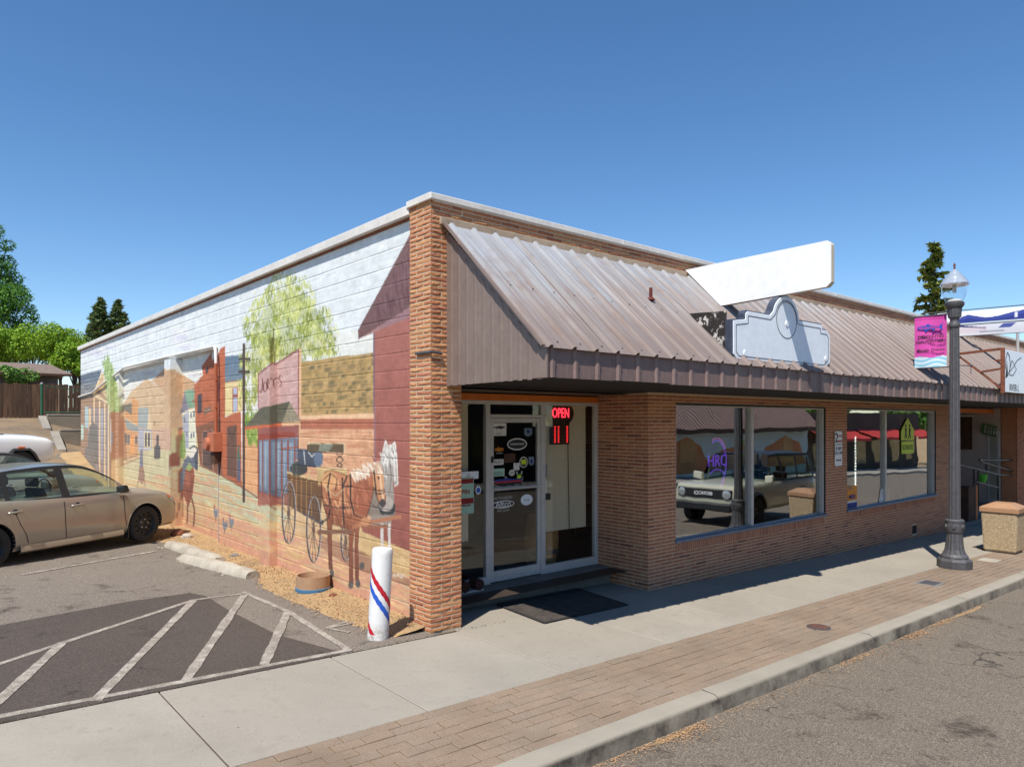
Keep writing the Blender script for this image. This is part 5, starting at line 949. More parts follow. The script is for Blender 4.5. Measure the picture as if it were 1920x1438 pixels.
def banner_mesh(name, fn, o, u, v, nu, nv, mat, parent=None, bulge=0, shade_=True):
    """cloth as a fine sheet; fn(a,b) gives the dyed colour at (a,b) in 0..1"""
    A, B_ = np.meshgrid(np.linspace(0,1,nu), np.linspace(0,1,nv), indexing='ij'); n = np.cross(u, v); n = n/np.linalg.norm(n); P = np.array(o)[None,None]+A[...,None]*np.array(u)+B_[...,None]*np.array(v)+(np.sin(A*3.1*2)*np.sin(B_*3.0)*bulge)[...,None]*n
    idx = np.arange(nu*nv).reshape(nu,nv); q = np.stack([idx[:-1,:-1],idx[1:,:-1],idx[1:,1:],idx[:-1,1:]],-1).reshape(-1,4); c = fn(A.ravel(), B_.ravel()); return np_mesh(name, [(P.reshape(-1,3), q, c)], mat, parent)
m_ = NT('dyed_cloth'); at = m_.n('Attribute'); at.attribute_name = 'paint'; m_.base(at.outputs['Color']); m_.bump(m_.noise(30, 3, .6), .1, .004); MT['cloth'] = m_.set(Roughness=.85)
def pink(a, b):
    c = np.tile(s2l((226,84,176)), (len(a),1)); c[b > .93] = s2l((206,70,156)); wv = .20+.015*np.sin(a*9)
    w_ = b < wv; t = (np.sin(b*70+np.sin(a*7)*2.2)*.5+.5)[:,None]; wc = s2l((132,206,232))*(1-t)+s2l((232,246,250))*t; c[w_] = wc[w_]; return c*.9
bn = banner_mesh('trout_banner', pink, (0,0,0), (0,-.52,0), (0,0,.9), 40, 90, 'cloth', None, .02); bn.location = (LX,LY+.64,3.22); tag(bn, 'pink festival banner with trout emblem, dark lettering and water band hanging on the street lamp', 'banner')
UY = (0,-1,0); m = MB(); m.text('DESCHUTES', .078, (-.025,-.27,.535), UY, UZ, 0, .001, 'CENTER', .0015).text('TROUTFEST.ORG', .064, (-.025,-.27,.45), UY, UZ, 0, .001, 'CENTER', .0012).text('Maupin, Oregon', .068, (-.025,-.27,.30), UY, UZ, 0, .001, 'CENTER', .0012); m.build('lettering', 'ink', bn)
f_ = [(-(y), z) for y, z in fish(.05,.47,.60,.78)]; m = MB(); m.prism([(p[0],p[1]) for p in fish(.47,.05,.61,.77)], (-.028,0,0), UY, UZ, (.002,0,0)); m.build('trout_emblem', 'blue', bn); MB().text('TROUTFEST', .062, (-.0315,-.25,.69), UY, UZ, 0, .001, 'CENTER', .0015).build('emblem_lettering', pm('banner_pink_ink', C(226,84,176,.9), C(216,80,168,.9), 5, .8), bn)
# over-street banner with painted fish
XB = 15.6; yb0, zbt = onX(1757,587,XB); yb1, zb2 = onX(1920,573,XB); yl, zl = onX(1920,628,XB); yl0, zl0 = onX(1795,630,XB); slope = (zb2-zbt)/(yb1-yb0); Lb = 7.0
def fishb(a, b):
    y = a*Lb/(yb0-yb1); c = np.tile(s2l((240,240,244)), (len(a),1))
    def put(k, col, t=1.0): c[k] = c[k]*(1-t)+s2l(col)*t
    top = np.interp(y, [.22,.25,.30,.38,.48,.58,.70,.85,1,1.4,2,3,4], [.52,.66,.78,.85,.76,.68,.70,.80,.88,.93,.88,.70,.6])
    put((b < top) & (b > .53) & (y > .22) & (y < 4), (46,60,140)); put((b < top-.06) & (b > top-.12) & (y > .3) & (y < 4), (74,92,176), .6)
    put((b < .53) & (b > .46) & (y > .22) & (y < 4), (214,224,226)); put((b < .46) & (b > .42) & (y > .22), (44,48,84))
    put((np.abs(b-.42+.42*(y-.22)) < .035) & (y > .24) & (y < .58), (58,68,122)); put((b < .40) & (b > .24) & (y > .66) & (np.abs(((y-.66)*3.1) % 1-.5+(.32-b)*1.2) < .22), (84,98,172)); put((b < .34) & (b > .12) & (y > .26) & (y < .6), (232,206,214), .5); put((b < .15) & (b > .10) & (y > .5) & (y < .78), (70,74,110), .5)
    put((b < top-.03) & (b > .60) & (y > .8) & (np.abs(((y-.8)*4.3) % 1-.5) < .07), (232,234,244)); return c*.9
sb = banner_mesh('street_banner', fishb, (0,0,0), (0,-Lb,-slope*Lb), (0,0,zbt-zl0-.02), 260, 50, 'cloth', None, .03); sb.location = (XB,yb0,zl0+.0); tag(sb, 'long white banner with a blue fish strung out over the street', 'banner')
MB().tube([(0,.3,zbt-zl0+.02),(0,-Lb,zbt-zl0+.02-slope*Lb)], .012, 6).tube([(0,.3,0),(0,-Lb,-slope*Lb)], .008, 6).build('cable', 'iron', sb)
y, z = onX(1908,690,17.2); po = thing('roof_mast', 'thin grey mast rising from the roof behind the street banner', 'mast', (17.2,y,z-.05)); MB().tube([(0,0,0),(0,0,1.35)], .035, 10).build('pole', 'alu', po, smooth=50); MB().lathe([(.08,0),(.08,.03)], n=12).build('foot_plate', 'iron', po)
# planter / litter bin with exposed aggregate
ag = NT('exposed_aggregate'); vo = ag.n('TexVoronoi'); vo.inputs['Scale'].default_value = 85; ag.l(ag.pos(), vo.inputs['Vector']); c_ = ag.ramp(vo.outputs['Color'], [(0, C(150,122,88,.8)), (.3, C(206,182,146,.85)), (.6, C(178,150,112,.8)), (.85, C(226,208,176,.88)), (1, C(132,106,78,.8))]); ag.base(c_); ag.bump(vo.outputs['Distance'], .8, .012); MT['aggregate'] = ag.set(Roughness=.9)
MT['tan_lid'] = pm('tan_fibreglass', C(190,148,112,.85), C(176,134,100,.82), 4, .6, .1, 60)
PX, PY = 12.5, -1.87; pl = thing('aggregate_litter_bin', 'square exposed-aggregate litter bin with tan hipped lid on the brick paving', 'litter bin', (PX,PY,gz(PX)))
def frust(a, b, z0, z1): return [(-a,-a,z0),(a,-a,z0),(a,a,z0),(-a,a,z0),(-b,-b,z1),(b,-b,z1),(b,b,z1),(-b,b,z1)]
MB().hexa(frust(.28,.315,.03,.80)).build('body', 'aggregate', pl, bevel=.035, seg=2); MB().hexa(frust(.25,.25,0,.05)).build('foot', 'concrete_grey', pl); MB().hexa(frust(.335,.335,.80,.90)).build('lid_rim', 'tan_lid', pl, bevel=.012, seg=2); MB().hexa(frust(.33,.16,.90,.985)).build('lid', 'tan_lid', pl, bevel=.012, seg=2)
# bollard painted like a barber pole
bx, by = -.525, .2; bo = thing('barber_stripe_bollard', 'white concrete bollard with red and blue spiral stripes beside the brick corner', 'bollard', (bx,by,gz(bx)-.02)); bo.rotation_euler = (R_(1.5), R_(2.6), 0)
BR, BHt = .108, .95; m = MB(); m.lathe([(BR+.006,0),(BR+.004,.06),(BR,.1),(BR,.5),(BR*.995,BHt-.05),(BR*.97,BHt-.015),(BR*.9,BHt),(.0,BHt+.012)], n=36); wp = NT('chipped_white_paint'); n_ = wp.noise(11, 6, .7); c_ = wp.mix(wp.ramp(n_, [(.66,(0,0,0)),(.69,(1,1,1))]), C(236,234,230,.88), C(176,164,150,.75)); c_ = wp.mix(wp.ramp(wp.noise(4,4,.6), [(.45,(0,0,0)),(.8,(.25,.25,.25))]), c_, C(190,176,156,.8)); sz_ = wp.n('SeparateXYZ'); wp.l(wp.pos(), sz_.inputs[0]); gr = wp.math('MULTIPLY', wp.ramp(sz_.outputs[2], [(.02,(1,1,1)),(.2,(0,0,0))]), wp.ramp(wp.noise(16,5,.7), [(.35,(0,0,0)),(.6,(.8,.8,.8))])); c_ = wp.mix(gr, c_, C(150,128,100,.7)); c_ = wp.mix(wp.ramp(wp.noise(26,5,.75), [(.68,(0,0,0)),(.71,(.8,.8,.8))]), c_, C(120,108,96,.7)); wp.base(c_); wp.bump(wp.noise(35,5,.7), .35, .006); MT['bollard_white'] = wp.set(Roughness=.6); m.build('post', 'bollard_white', bo, smooth=50)
def helix(z_at, a0, dz, dirn, wz, mat):
    m = MB(); n = 40; r = BR+.0022
    for k in range(n+1):
        a = a0+dirn*math.pi*1.35*k/n; z = z_at-dz*k/n; w_ = wz*(1+.12*math.sin(k*1.7)); m.v += [(r*math.cos(a), r*math.sin(a), z-w_/2), (r*math.cos(a), r*math.sin(a), z+w_/2)]
    m.f = [(2*k,2*k+2,2*k+3,2*k+1) for k in range(n)]; m.m = [0]*n; return m.build('stripe', mat, bo, smooth=60)
av = math.atan2(CAMY-by, CAMX-bx)   # the side the street sees
helix(.83, av-1.35-.6, .62, 1, .075, 'red'); helix(.68, av-1.35-.6, .62, 1, .075, 'blue'); helix(.30, av-1.9-.4, .55, 1, .075, 'red')
# half tub against the wall
tb = thing('half_tub', 'tan painted half tub with blue foot standing in the dirt against the mural', 'tub', (-.17,2.5,.045)); TR = .215
m = MB(); m.lathe([(TR,.03),(TR+.005,.2),(TR-.012,.2),(TR-.02,.04)], n=30, cap=False); m.build('staves', pm('tub_paint', C(206,166,130,.72), C(188,148,114,.7), 9, .75, .2, 50), tb, smooth=40); MB().lathe([(TR+.012,0),(TR+.014,.04),(TR-.0,.045)], n=30).build('foot_band', pm('tub_blue', C(56,128,176,.85), C(80,110,130,.8), 12, .7), tb, smooth=40); MB().lathe([(TR-.03,.10),(.01,.11)], n=20).build('soil', 'dirt', tb)
# concrete wheel stops
def wheelstop(a, b, lb, crack):
    a, b = Vector((*gnd(*a),0)), Vector((*gnd(*b),0)); c = (a+b)/2; d = (b-a); L = d.length; t = thing('wheel_stop', lb, 'wheel stop', (c.x,c.y,gz(c.x)-.01), math.atan2(d.y,d.x)); n = 14; m = MB(); r = random.Random(len(lb))
    for i in range(n+1):
        x = -L/2+L*i/n; e = .02 if i in (0,n) else 0
        for y, z in ((-.14,0),(-.13,.05),(-.085,.115-e),(-.03,.13-e),(.05,.125-e),(.105,.06),(.13,0)): m.v.append((x+r.uniform(-.012,.012), y+r.uniform(-.012,.012), z+(r.uniform(-.014,.006) if z > .01 else 0)))
    m.f = [(i*7+j,(i+1)*7+j,(i+1)*7+(j+1)%7,i*7+(j+1)%7) for i in range(n) for j in range(7)]+[tuple(range(7)),tuple(n*7+6-j for j in range(7))]; m.m = [0]*len(m.f); m.build('concrete_bar', 'worn_concrete', t, smooth=45)
    m = MB()
    for k in range(crack):
        x, y = r.uniform(-L/2,L/2), r.choice((-1,1))*r.uniform(.13,.24); s_ = r.uniform(.012,.035); m.lathe([(s_*.6,0),(s_,s_*.5),(s_*.4,s_)], (x,y,.005), 6)
    m.build('crumbled_bits', 'worn_concrete', t)['kind'] = 'stuff'
MT['worn_concrete'] = pm('worn_concrete', C(206,196,178,.82), C(168,156,138,.78), 4, .95, .6, 45, bdist=.01)
wheelstop((322,1024),(412,1056), 'broken grey concrete wheel stop lying behind its neighbour next to the sedan', 14); wheelstop((345,1049),(476,1083), 'long pale concrete wheel stop at the edge of the dirt strip', 12)
# door mat, boot scraper
mt_ = thing('door_mat', 'black rubber door mat lying on the pavement before the entry step', 'door mat', (2.05,.08,gz(2.05)+.001)); q = [(1.36,.56),(1.25,-.43),(2.72,-.41),(2.88,.62)]
MB().prism([(x-2.05,y-.08) for x,y in q], (0,0,0), (1,0,-.0277), (0,1,0), (0,0,.012)).build('rubber_sheet', pm('dusty_rubber', C(46,42,40), C(88,78,70), 10, .95, .6, 140), mt_, bevel=.003); m = MB(); e = [(Vector((x-2.05,y-.08,.0135-.0277*(x-2.05)))) for x,y in q]
for a, b in zip(e, e[1:]+e[:1]): m.bar(a*.985, b*.985, .035, .006)
m.build('edge_strip', 'rubber', mt_)
bs_ = thing('boot_scraper', 'boot scraper with two round brown brushes on the entry step by the brick pier', 'boot scraper', (1.13,.80,.128))
MB().box(-.16,.17,-.06,.06,0,.025).build('base', 'alu', bs_, bevel=.004); br_ = pm('brown_brush', C(70,34,24), C(44,22,16), 40, .9, .8, 120)
for sx in (-.12,.10): MB().lathe([(.04,-.075),(.07,-.07),(.072,.07),(.04,.075)], (sx,0,.085), 18, axis='x' if sx > 9 else 'y').build('brush', br_, bs_, smooth=40)
# covers in the paving
x, y = gnd(1535,1176); t = thing('round_drain_cover', 'small round cast-iron drain cover in the brick paving', 'drain cover', (x,y,gz(x)+.003)); MB().lathe([(.13,-.01),(.13,.004),(.115,.006)], n=28).build('ring', 'iron', t); m = MB()
for k in range(-3,4): m.box(-.1+abs(k)*.012,.1-abs(k)*.012,k*.03-.006,k*.03+.006,.0065,.010)
m.build('grate_bar', 'rust', t)
x, y = gnd(1743,1093); t = thing('utility_cover', 'grey rectangular utility box cover in the brick paving', 'utility cover', (x,y,gz(x)+.002)); MB().box(-.19,.19,-.16,.16,-.02,.004).build('frame', 'concrete_grey', t, bevel=.003); MB().box(-.14,.14,-.11,.11,.0045,.009).build('lid', 'iron', t, bevel=.002)
x, y = gnd(1855,1050); t = thing('pale_cover_slab', 'pale concrete cover slab set in the paving near the litter bin', 'utility cover', (x,y,gz(x)+.002)); MB().box(-.17,.17,-.15,.15,-.02,.005).build('slab', 'worn_concrete', t, bevel=.003)
# litter in the gutter and wood-chip in the dirt
def flakes(name, pts, size, mat, lb):
    pts = np.array(pts); n = len(pts); nr = rng.normal(size=(n,3))*.45+np.array([0,0,1]); o = scatter_mesh(name, pts, nr, rng.uniform(.5,1.3,n)*size, mat, aspect=.8); tag(o, lb, 'litter', kind='stuff')
MT['chips'] = pm('dry_needle_litter', C(214,172,126,.8), C(176,132,90,.75), 40, .95)
P = []
for px0, py0, px1, py1, n in ((1240,1392,1310,1352,700),(1700,1170,1726,1152,400),(1590,1250,1660,1228,300),(1745,1168,1840,1132,300),(1890,1098,1920,1086,200),(1100,1436,1240,1392,400),(1310,1350,1700,1176,700),(1660,1190,1720,1180,600)):
    a, b = gnd(px0,py0,-.13), gnd(px1,py1,-.13)
    for k in range(n): u = random.random(); g_ = abs(random.gauss(0,.09)); x = a[0]+(b[0]-a[0])*u+random.gauss(0,.05); y = min(-2.975, -2.97-g_*(.6 if n < 500 else 1)); P.append((x, y, gz(x)-.13+random.uniform(.002,.012)))
flakes('gutter_litter', P, .008, 'chips', 'dry tan needle litter lying along the gutter')
P = []
for k in range(5200):
    y = random.uniform(.2,9.5); x0_ = np.interp(y, [p[1] for p in dp], [p[0] for p in dp]); u = random.random(); x = x0_*(1-u)+.02*u; P.append((x+random.gauss(0,.04), y, gz(x)+rise(y)+.008+.075*u**1.3+random.uniform(.003,.016)))
flakes('wood_chip', P, .015, 'chips', 'tan wood chips and needles strewn on the dirt strip')
P = []
for k in range(900): x = random.uniform(-12,1.0); P.append((x, -.085+random.gauss(0,.02), gz(x)+.004))
flakes('edge_grit', P, .009, 'joint_dirt', 'grit along the pavement edge')

# loose stones at the foot of the wall
for i, (px, py, r_, lb, mt2) in enumerate(((347,1006,.13,'dark brown stone lying against the mural wall under the painted rider','rust'),(362,1012,.10,'pale rough stone next to the dark stone at the wall foot','worn_concrete'),(632,1096,.045,'small grey pebble beside the half tub','concrete_grey'),(664,1118,.05,'small brown clod lying in the dirt near the bollard','rust'),(448,1047,.06,'flat grey stone in the dirt beside the long wheel stop','concrete_grey'))):
    x, y = gnd(px, py); x = min(x, -.08-r_); t = thing('loose_stone', lb, 'stone', (x,y,gz(x)+.03), random.uniform(0,3)); r2 = random.Random(i); bm = bmesh.new(); bmesh.ops.create_icosphere(bm, subdivisions=2, radius=r_)
    for v in bm.verts: v.co = Vector((v.co.x*1.25, v.co.y, v.co.z*.7))*(1+r2.uniform(-.16,.12)); v.co.z += r_*.35
    me = bpy.data.meshes.new('stone_body'); bm.to_mesh(me); bm.free(); me.materials.append(MT[mt2]); link('stone_body', me, t)
# ------------------------------------------------------------------ vehicles
def paintm(name, c, rough=.28, metal=.35):
    m = NT(name); d = m.noise(2.2, 5, .6); m.base(m.mix(m.ramp(d, [(.35,(0,0,0)),(.8,(.3,.3,.3))]), c, tuple(v*.8 for v in c[:3])+(1,))); m.set(Roughness=rough, Metallic=metal, Coat_Weight=.6, Coat_Roughness=.08); return m.m
MT['paint_tan'] = paintm('tan_metallic_paint', C(180,170,156,.85), .28, .45); MT['paint_silver'] = paintm('silver_paint', C(178,180,184,.8)); MT['paint_white'] = paintm('white_car_paint', (.78,.79,.80,1), .25, 0); MT['paint_sage'] = paintm('sage_beige_paint', C(214,210,184,.9), .3, .0); MT['trim_black'] = pm('black_trim', (.015,.015,.016,1), (.022,.022,.022,1), 8, .5); MT['tail'] = pm('red_lens', C(170,20,20), C(140,14,14), 8, .2); MT['amber_lens'] = pm('amber_lens', C(236,110,30), C(220,96,24), 8, .2); MT['lens'] = pm('headlamp_lens', C(214,218,220), C(160,166,172), 10, .08, metal=.4); MT['seat'] = pm('dark_upholstery', C(44,40,38), C(30,28,26), 8, .9)
def cr(xs_, ys_, x):   # monotone-ish smooth interpolation
    xs_, ys_ = np.array(xs_, float), np.array(ys_, float); d = np.gradient(ys_, xs_); i = int(np.clip(np.searchsorted(xs_, x)-1, 0, len(xs_)-2)); h = xs_[i+1]-xs_[i]; t = min(1, max(0, (x-xs_[i])/h))
    s_ = (ys_[i+1]-ys_[i])/h; d0, d1 = (np.sign(s_)*min(abs(d[k]), 3*abs(s_)) if d[k]*s_ > 0 else 0 for k in (i,i+1))
    return ys_[i]*(1+2*t)*(1-t)**2+h*d0*t*(1-t)**2+ys_[i+1]*t*t*(3-2*t)+h*d1*t*t*(t-1)
def car(name, label, cat, S, loc, rz, paint, gh, wheels, wr, roofm=None, group=None, extra=None, flare=None, steel=True):
    """S: stations (x, half width, bottom, belt, top centre) rear to front; gh: greenhouse dict"""
    t = thing(name, label, cat, loc, rz, group); X = [s[0] for s in S]; fn = [lambda x, k=k: cr(X, [s[k] for s in S], x) for k in range(1,5)]; w_, zb, be, tp = fn
    def ring(x):
        w, b, e, c = w_(x), zb(x), be(x), tp(x); h = e-b
        return [(0,b),(.72*w,b),(.93*w,b+.03),(.985*w,b+.16*h),(w,b+.42*h),(w,b+.60*h),(.985*w,b+.80*h),(.962*w,b+.93*h),(.925*w,e),(.80*w,e+.55*(c-e)),(.45*w,e+.92*(c-e)),(0,c)]
    n = 56; xs_ = np.linspace(X[0], X[-1], n); m = MB(); K = 12
    for x in xs_:
        r = ring(x); m.v += [(x,-y,z) for y,z in r]+[(x,y,z) for y,z in r[-2:0:-1]]
    N = 2*K-2
    for i in range(n-1): m.f += [(i*N+j,i*N+(j+1)%N,(i+1)*N+(j+1)%N,(i+1)*N+j) for j in range(N)]
    m.f += [tuple(range(N)), tuple((n-1)*N+N-1-j for j in range(N))]; m.m = [0]*len(m.f)
    body = m.build('body', [paint,'trim_black'], t)
    cut = MB()
    for wx in wheels:
        for sy in (-1,1): cut.lathe([(wr*1.16,.60*sy*w_(wx)),(wr*1.16,1.3*sy)], (wx,0,wr), 36, axis='y', m=1)
    co = cut.build('cut', [paint,'trim_black'], t); co.data.polygons.foreach_set('material_index', [1]*len(co.data.polygons))
    bo_ = body.modifiers.new('b','BOOLEAN'); bo_.object = co; bo_.operation = 'DIFFERENCE'; bo_.solver = 'EXACT'
    bpy.context.view_layer.update(); dg = bpy.context.evaluated_depsgraph_get(); dg.update(); me = bpy.data.meshes.new_from_object(body.evaluated_get(dg)); body.modifiers.clear(); body.data = me; bpy.data.objects.remove(co); shade(me, 42)
    def side(x, z, off=.003):
        r = ring(x); zs_ = [p[1] for p in r[2:9]]; ys_ = [p[0] for p in r[2:9]]; return float(np.interp(z, zs_, ys_))+off
    # greenhouse
    gx, gzr, cw = gh['x'], gh['z'], gh.get('w', .86); wt0 = gh['wt']; zbel = gh['belt']
    zt = lambda x: float(cr(gx, gzr, x)); 
    def gp(x, k, sy): 
        zt_ = max(zt(x), zbel+.001); f = (zt_-zbel)/(max(gzr)-zbel); wt = cw*w_(x)-(cw*w_(x)-wt0)*f; z = zbel+(zt_-zbel)*k; y = cw*w_(x)+(wt-cw*w_(x))*k; return (x, sy*y, z)
    for kind, xa, xb in gh['segs']:
        for sy in (-1,1):
            for k0, k1, is_g in ((0,.07,0),(.07,.90,1),(.90,1.0,0)):
                m = MB(); nn = 10
                for i in range(nn+1):
                    x = xa+(xb-xa)*i/nn; m.v += [gp(x,k0,sy), gp(x,(k0+k1)/2,sy), gp(x,k1,sy)]
                for i in range(nn): m.f += [(3*i,3*i+3,3*i+4,3*i+1),(3*i+1,3*i+4,3*i+5,3*i+2)]
                m.m = [0]*len(m.f); g = kind == 'glass' and is_g
                m.build('side_window' if g else ('door_frame' if is_g == 0 else 'pillar'), 'glass_car' if g else ('trim_black' if (kind == 'glass' and not is_g) or kind == 'black' else paint), t, smooth=50)
    for kind, xa, xb in gh['top']:
        m = MB(); nn = 12; J = 9
        for i in range(nn+1):
            x = xa+(xb-xa)*i/nn; a = gp(x,1,-1); 
            for j in range(J): u = -1+2*j/(J-1); m.v.append((x+(.05*(1-u*u) if kind == 'glass' and xa > 0 else 0), a[1]*-u if False else abs(a[1])*u, a[2]+.035*(1-u*u)))
        m.f = [(i*J+j,(i+1)*J+j,(i+1)*J+j+1,i*J+j+1) for i in range(nn) for j in range(J-1)]; m.m = [0]*len(m.f); m.build('windscreen' if kind == 'glass' else 'roof', 'glass_car' if kind == 'glass' else (roofm or paint), t, smooth=60)
    MB().box(gx[0]+.15, gx[-1]-.25, -.6, .6, zbel-.12, zbel-.02).build('cabin_deck', 'seat', t)
    for sx in gh.get('seats', ()):
        for sy in (-.36,.36):
            o = MB().hexa([(sx,sy-.23,zbel-.2),(sx+.14,sy-.23,zbel-.2),(sx+.14,sy+.23,zbel-.2),(sx,sy+.23,zbel-.2),(sx-.1,sy-.19,zbel+.17),(sx,sy-.19,zbel+.17),(sx,sy+.19,zbel+.17),(sx-.1,sy+.19,zbel+.17)]).build('seat_back', 'seat', t, bevel=.04, seg=2); MB().box(sx-.13,sx-.04,sy-.12,sy+.12,zbel+.19,zbel+.34).build('headrest', 'seat', t, bevel=.03, seg=2)
    MB().lathe([(.17,-.012),(.185,0),(.17,.012)], (0,0,0), 20, axis='x', cap=False).build('steering_wheel', 'trim_black', t, loc=(gx[-1]-.75,.36,zbel+.06))
    # wheels
    for wx in wheels:
        for sy in (-1,1):
            yw = sy*(w_(wx)-.115); wo2 = link('wheel', None, t, (wx,yw,wr)); wo2.rotation_euler = (0, random.uniform(0,3), 0 if sy < 0 else math.pi)
            MB().lathe([(wr*.66,-.10),(wr*.9,-.11),(wr*.975,-.095),(wr,-.06),(wr,.06),(wr*.975,.095),(wr*.9,.11),(wr*.66,.1)], (0,0,0), 40, axis='y', cap=False).build('tyre', 'rubber', wo2, smooth=40)
            mm = MB(); mm.lathe([(wr*.67,-.095),(wr*.645,-.085),(wr*.60,-.05),(wr*.40,-.035),(wr*.30,-.06),(wr*.18,-.065),(wr*.16,-.05),(.005,-.05)], (0,0,0), 36, axis='y', cap=False); mm.build('rim', 'trim_black' if steel else 'alu', wo2, smooth=35)
            mm = MB()
            for k in range(10): a = 2*math.pi*k/10; mm.lathe([(wr*.052,-.062),(wr*.05,-.04)], (wr*.49*math.cos(a),-.0,wr*.49*math.sin(a)), 8, axis='y')
            mm.build('rim_hole', 'dark' if steel else 'trim_black', wo2); mm = MB()
            for k in range(5): a = 2*math.pi*k/5; mm.lathe([(.011,-.085),(.011,-.06)], (wr*.24*math.cos(a),0,wr*.24*math.sin(a)), 6, axis='y')
            mm.build('wheel_nut', 'alu', wo2)
    def ribbon(pts, wd, nm, mat, off=.003):     # thin line following the flank
        for sy in (-1,1):
            m = MB()
            for (x, z) in pts:
                y = sy*side(x, z, off); dx = wd/2; m.v += [(x-dx,y,z),(x+dx,y,z)]
            m.f = [(2*i,2*i+2,2*i+3,2*i+1) for i in range(len(pts)-1)]; m.m = [0]*len(m.f); m.build(nm, mat, t)
    t['_'] = 1; del t['_']
    if extra: extra(t, side, ribbon, ring, w_, zb, be, tp)
    return t
SED = [(-2.40,.60,.42,.86,.92),(-2.33,.76,.34,.93,.99),(-2.15,.85,.27,1.0,1.06),(-1.8,.89,.22,1.01,1.08),(-1.375,.905,.20,1.0,1.06),(-.6,.91,.175,.965,1.0),(.2,.91,.175,.945,.98),(.9,.91,.175,.925,.98),(1.2,.908,.18,.91,.985),(1.5,.90,.19,.885,.965),(1.8,.885,.20,.845,.925),(2.05,.84,.20,.775,.86),(2.2,.76,.22,.70,.77),(2.30,.63,.25,.62,.67),(2.355,.46,.30,.56,.60)]
def sed_extra(t, side, ribbon, ring, w_, zb, be, tp):
    def seam(xb_, xt_, z0, z1): ribbon([(xt_+(xb_-xt_)*max(0,(k/10-.45)/.55)**1.5, z1+(z0-z1)*k/10) for k in range(11)], .012, 'door_seam', 'dark')
    seam(.98,.92,.32,.88); seam(-.17,-.2,.30,.90)
    for sy in (-1,1):
        pts = [(-1.05,.94),(-1.0,.8),(-.93,.62),(-.84,.46),(-.8,.32)]; m = MB()
        for x, z in pts: y = sy*side(x,z); m.v += [(x-.006,y,z),(x+.006,y,z)]
        m.f = [(2*i,2*i+2,2*i+3,2*i+1) for i in range(4)]; m.m = [0]*4; m.build('door_seam', 'dark', t)
        for x in (.03,-1.0):
            z = .815; y = side(x,z,0); h = MB(); h.tube([(x-.11,sy*(y+.006),z-.004),(x-.09,sy*(y+.035),z),(x+.07,sy*(y+.035),z+.004),(x+.1,sy*(y+.006),z+.004)], [.016,.019,.019,.016], 8); h.build('door_handle', 'paint_tan', t, smooth=50); MB().lathe([(.045,-.002),(.045,.004)], (x,sy*(y+.001),z), 14, axis='y').build('handle_cup', 'trim_black', t)
        m = MB().hexa([(.78,sy*.86,.945),(.93,sy*.86,.945),(.93,sy*1.03,.955),(.80,sy*1.05,.955),(.78,sy*.86,1.06),(.89,sy*.86,1.05),(.88,sy*1.03,1.085),(.79,sy*1.05,1.085)]); m.build('mirror', 'trim_black', t, bevel=.025, seg=2)
        # sill skirt, headlamp, amber marker, arch lip
        m = MB(); 
        for i in range(15):
            x = -.93+1.82*i/14; y0 = side(x,.30,.006); m.v += [(x,sy*(y0),.30),(x,sy*(y0+.02),.26),(x,sy*(y0+.022),.20),(x,sy*(y0-.06),.165)]
        m.f = [(4*i+j,4*i+4+j,4*i+5+j,4*i+1+j) for i in range(14) for j in range(3)]; m.m = [0]*len(m.f); m.build('side_skirt', paintm('skirt_paint', C(178,164,142,.85), .4, .3), t, smooth=60)
        m = MB(); q = []
        for i in range(9):
            x = 1.93+.33*i/8; zt_ = be(x)-.005; zb_ = zt_-.055-.09*i/8
            for k in range(4): z = zt_+(zb_-zt_)*k/3; m.v.append((x,sy*side(x,z,.004),z))
        m.f = [(4*i+j,4*i+4+j,4*i+5+j,4*i+1+j) for i in range(8) for j in range(3)]; m.m = [0]*24; m.build('headlamp', 'lens', t, smooth=60)
        m = MB(); 
        for i in range(4):
            x = 1.93+.08*i/3; zt_ = be(x)-.01
            for k in range(3): z = zt_-.045*k/2; m.v.append((x,sy*side(x,z,.007),z))
        m.f = [(3*i+j,3*i+3+j,3*i+4+j,3*i+1+j) for i in range(3) for j in range(2)]; m.m = [0]*6; m.build('turn_signal', 'amber_lens', t)
        MB().hexa([(.99,sy*.80,.12),(1.01,sy*.80,.12),(1.01,sy*.91,.12),(.99,sy*.91,.12),(.99,sy*.80,.36),(1.01,sy*.80,.36),(1.01,sy*.915,.36),(.99,sy*.915,.36)]).build('mud_flap', 'trim_black', t)
        for wx in (-1.375,1.375):
            m = MB(); r = .325*1.16; pr_ = []
            for k in range(25):
                a = R_(-12+204*k/24); x, z = wx+r*math.cos(a), .325+r*math.sin(a); y = side(x, max(z,.24), .0); m.v += [(x,sy*(y-.05),z),(x,sy*(y+.010),z),(wx+(r+.035)*math.cos(a),sy*(side(wx+(r+.035)*math.cos(a),max(.24,.325+(r+.035)*math.sin(a)),.002)),.325+(r+.035)*math.sin(a))]
            m.f = [(3*i+j,3*i+3+j,3*i+4+j,3*i+1+j) for i in range(24) for j in range(2)]; m.m = [0]*48; m.build('arch_lip', t['paint_name'] if 'paint_name' in t else 'paint_tan', t, smooth=60)
    MB().box(2.33,2.375,-.36,.36,.36,.50).build('grille', 'trim_black', t, bevel=.01)
SG = dict(x=[-1.98,-1.75,-1.25,-.6,-.1,.3,.7,1.12], z=[.99,1.14,1.375,1.455,1.47,1.44,1.26,.95], wt=.60, belt=.945, w=.93, segs=[('body',-1.98,-1.62),('glass',-1.62,-1.10),('black',-1.10,-1.02),('glass',-1.02,-.20),('black',-.20,-.06),('glass',-.06,.86),('body',.86,1.12)], top=[('glass',-1.98,-1.25),('roof',-1.25,.30),('glass',.30,1.12)], seats=(-.28,-1.1))
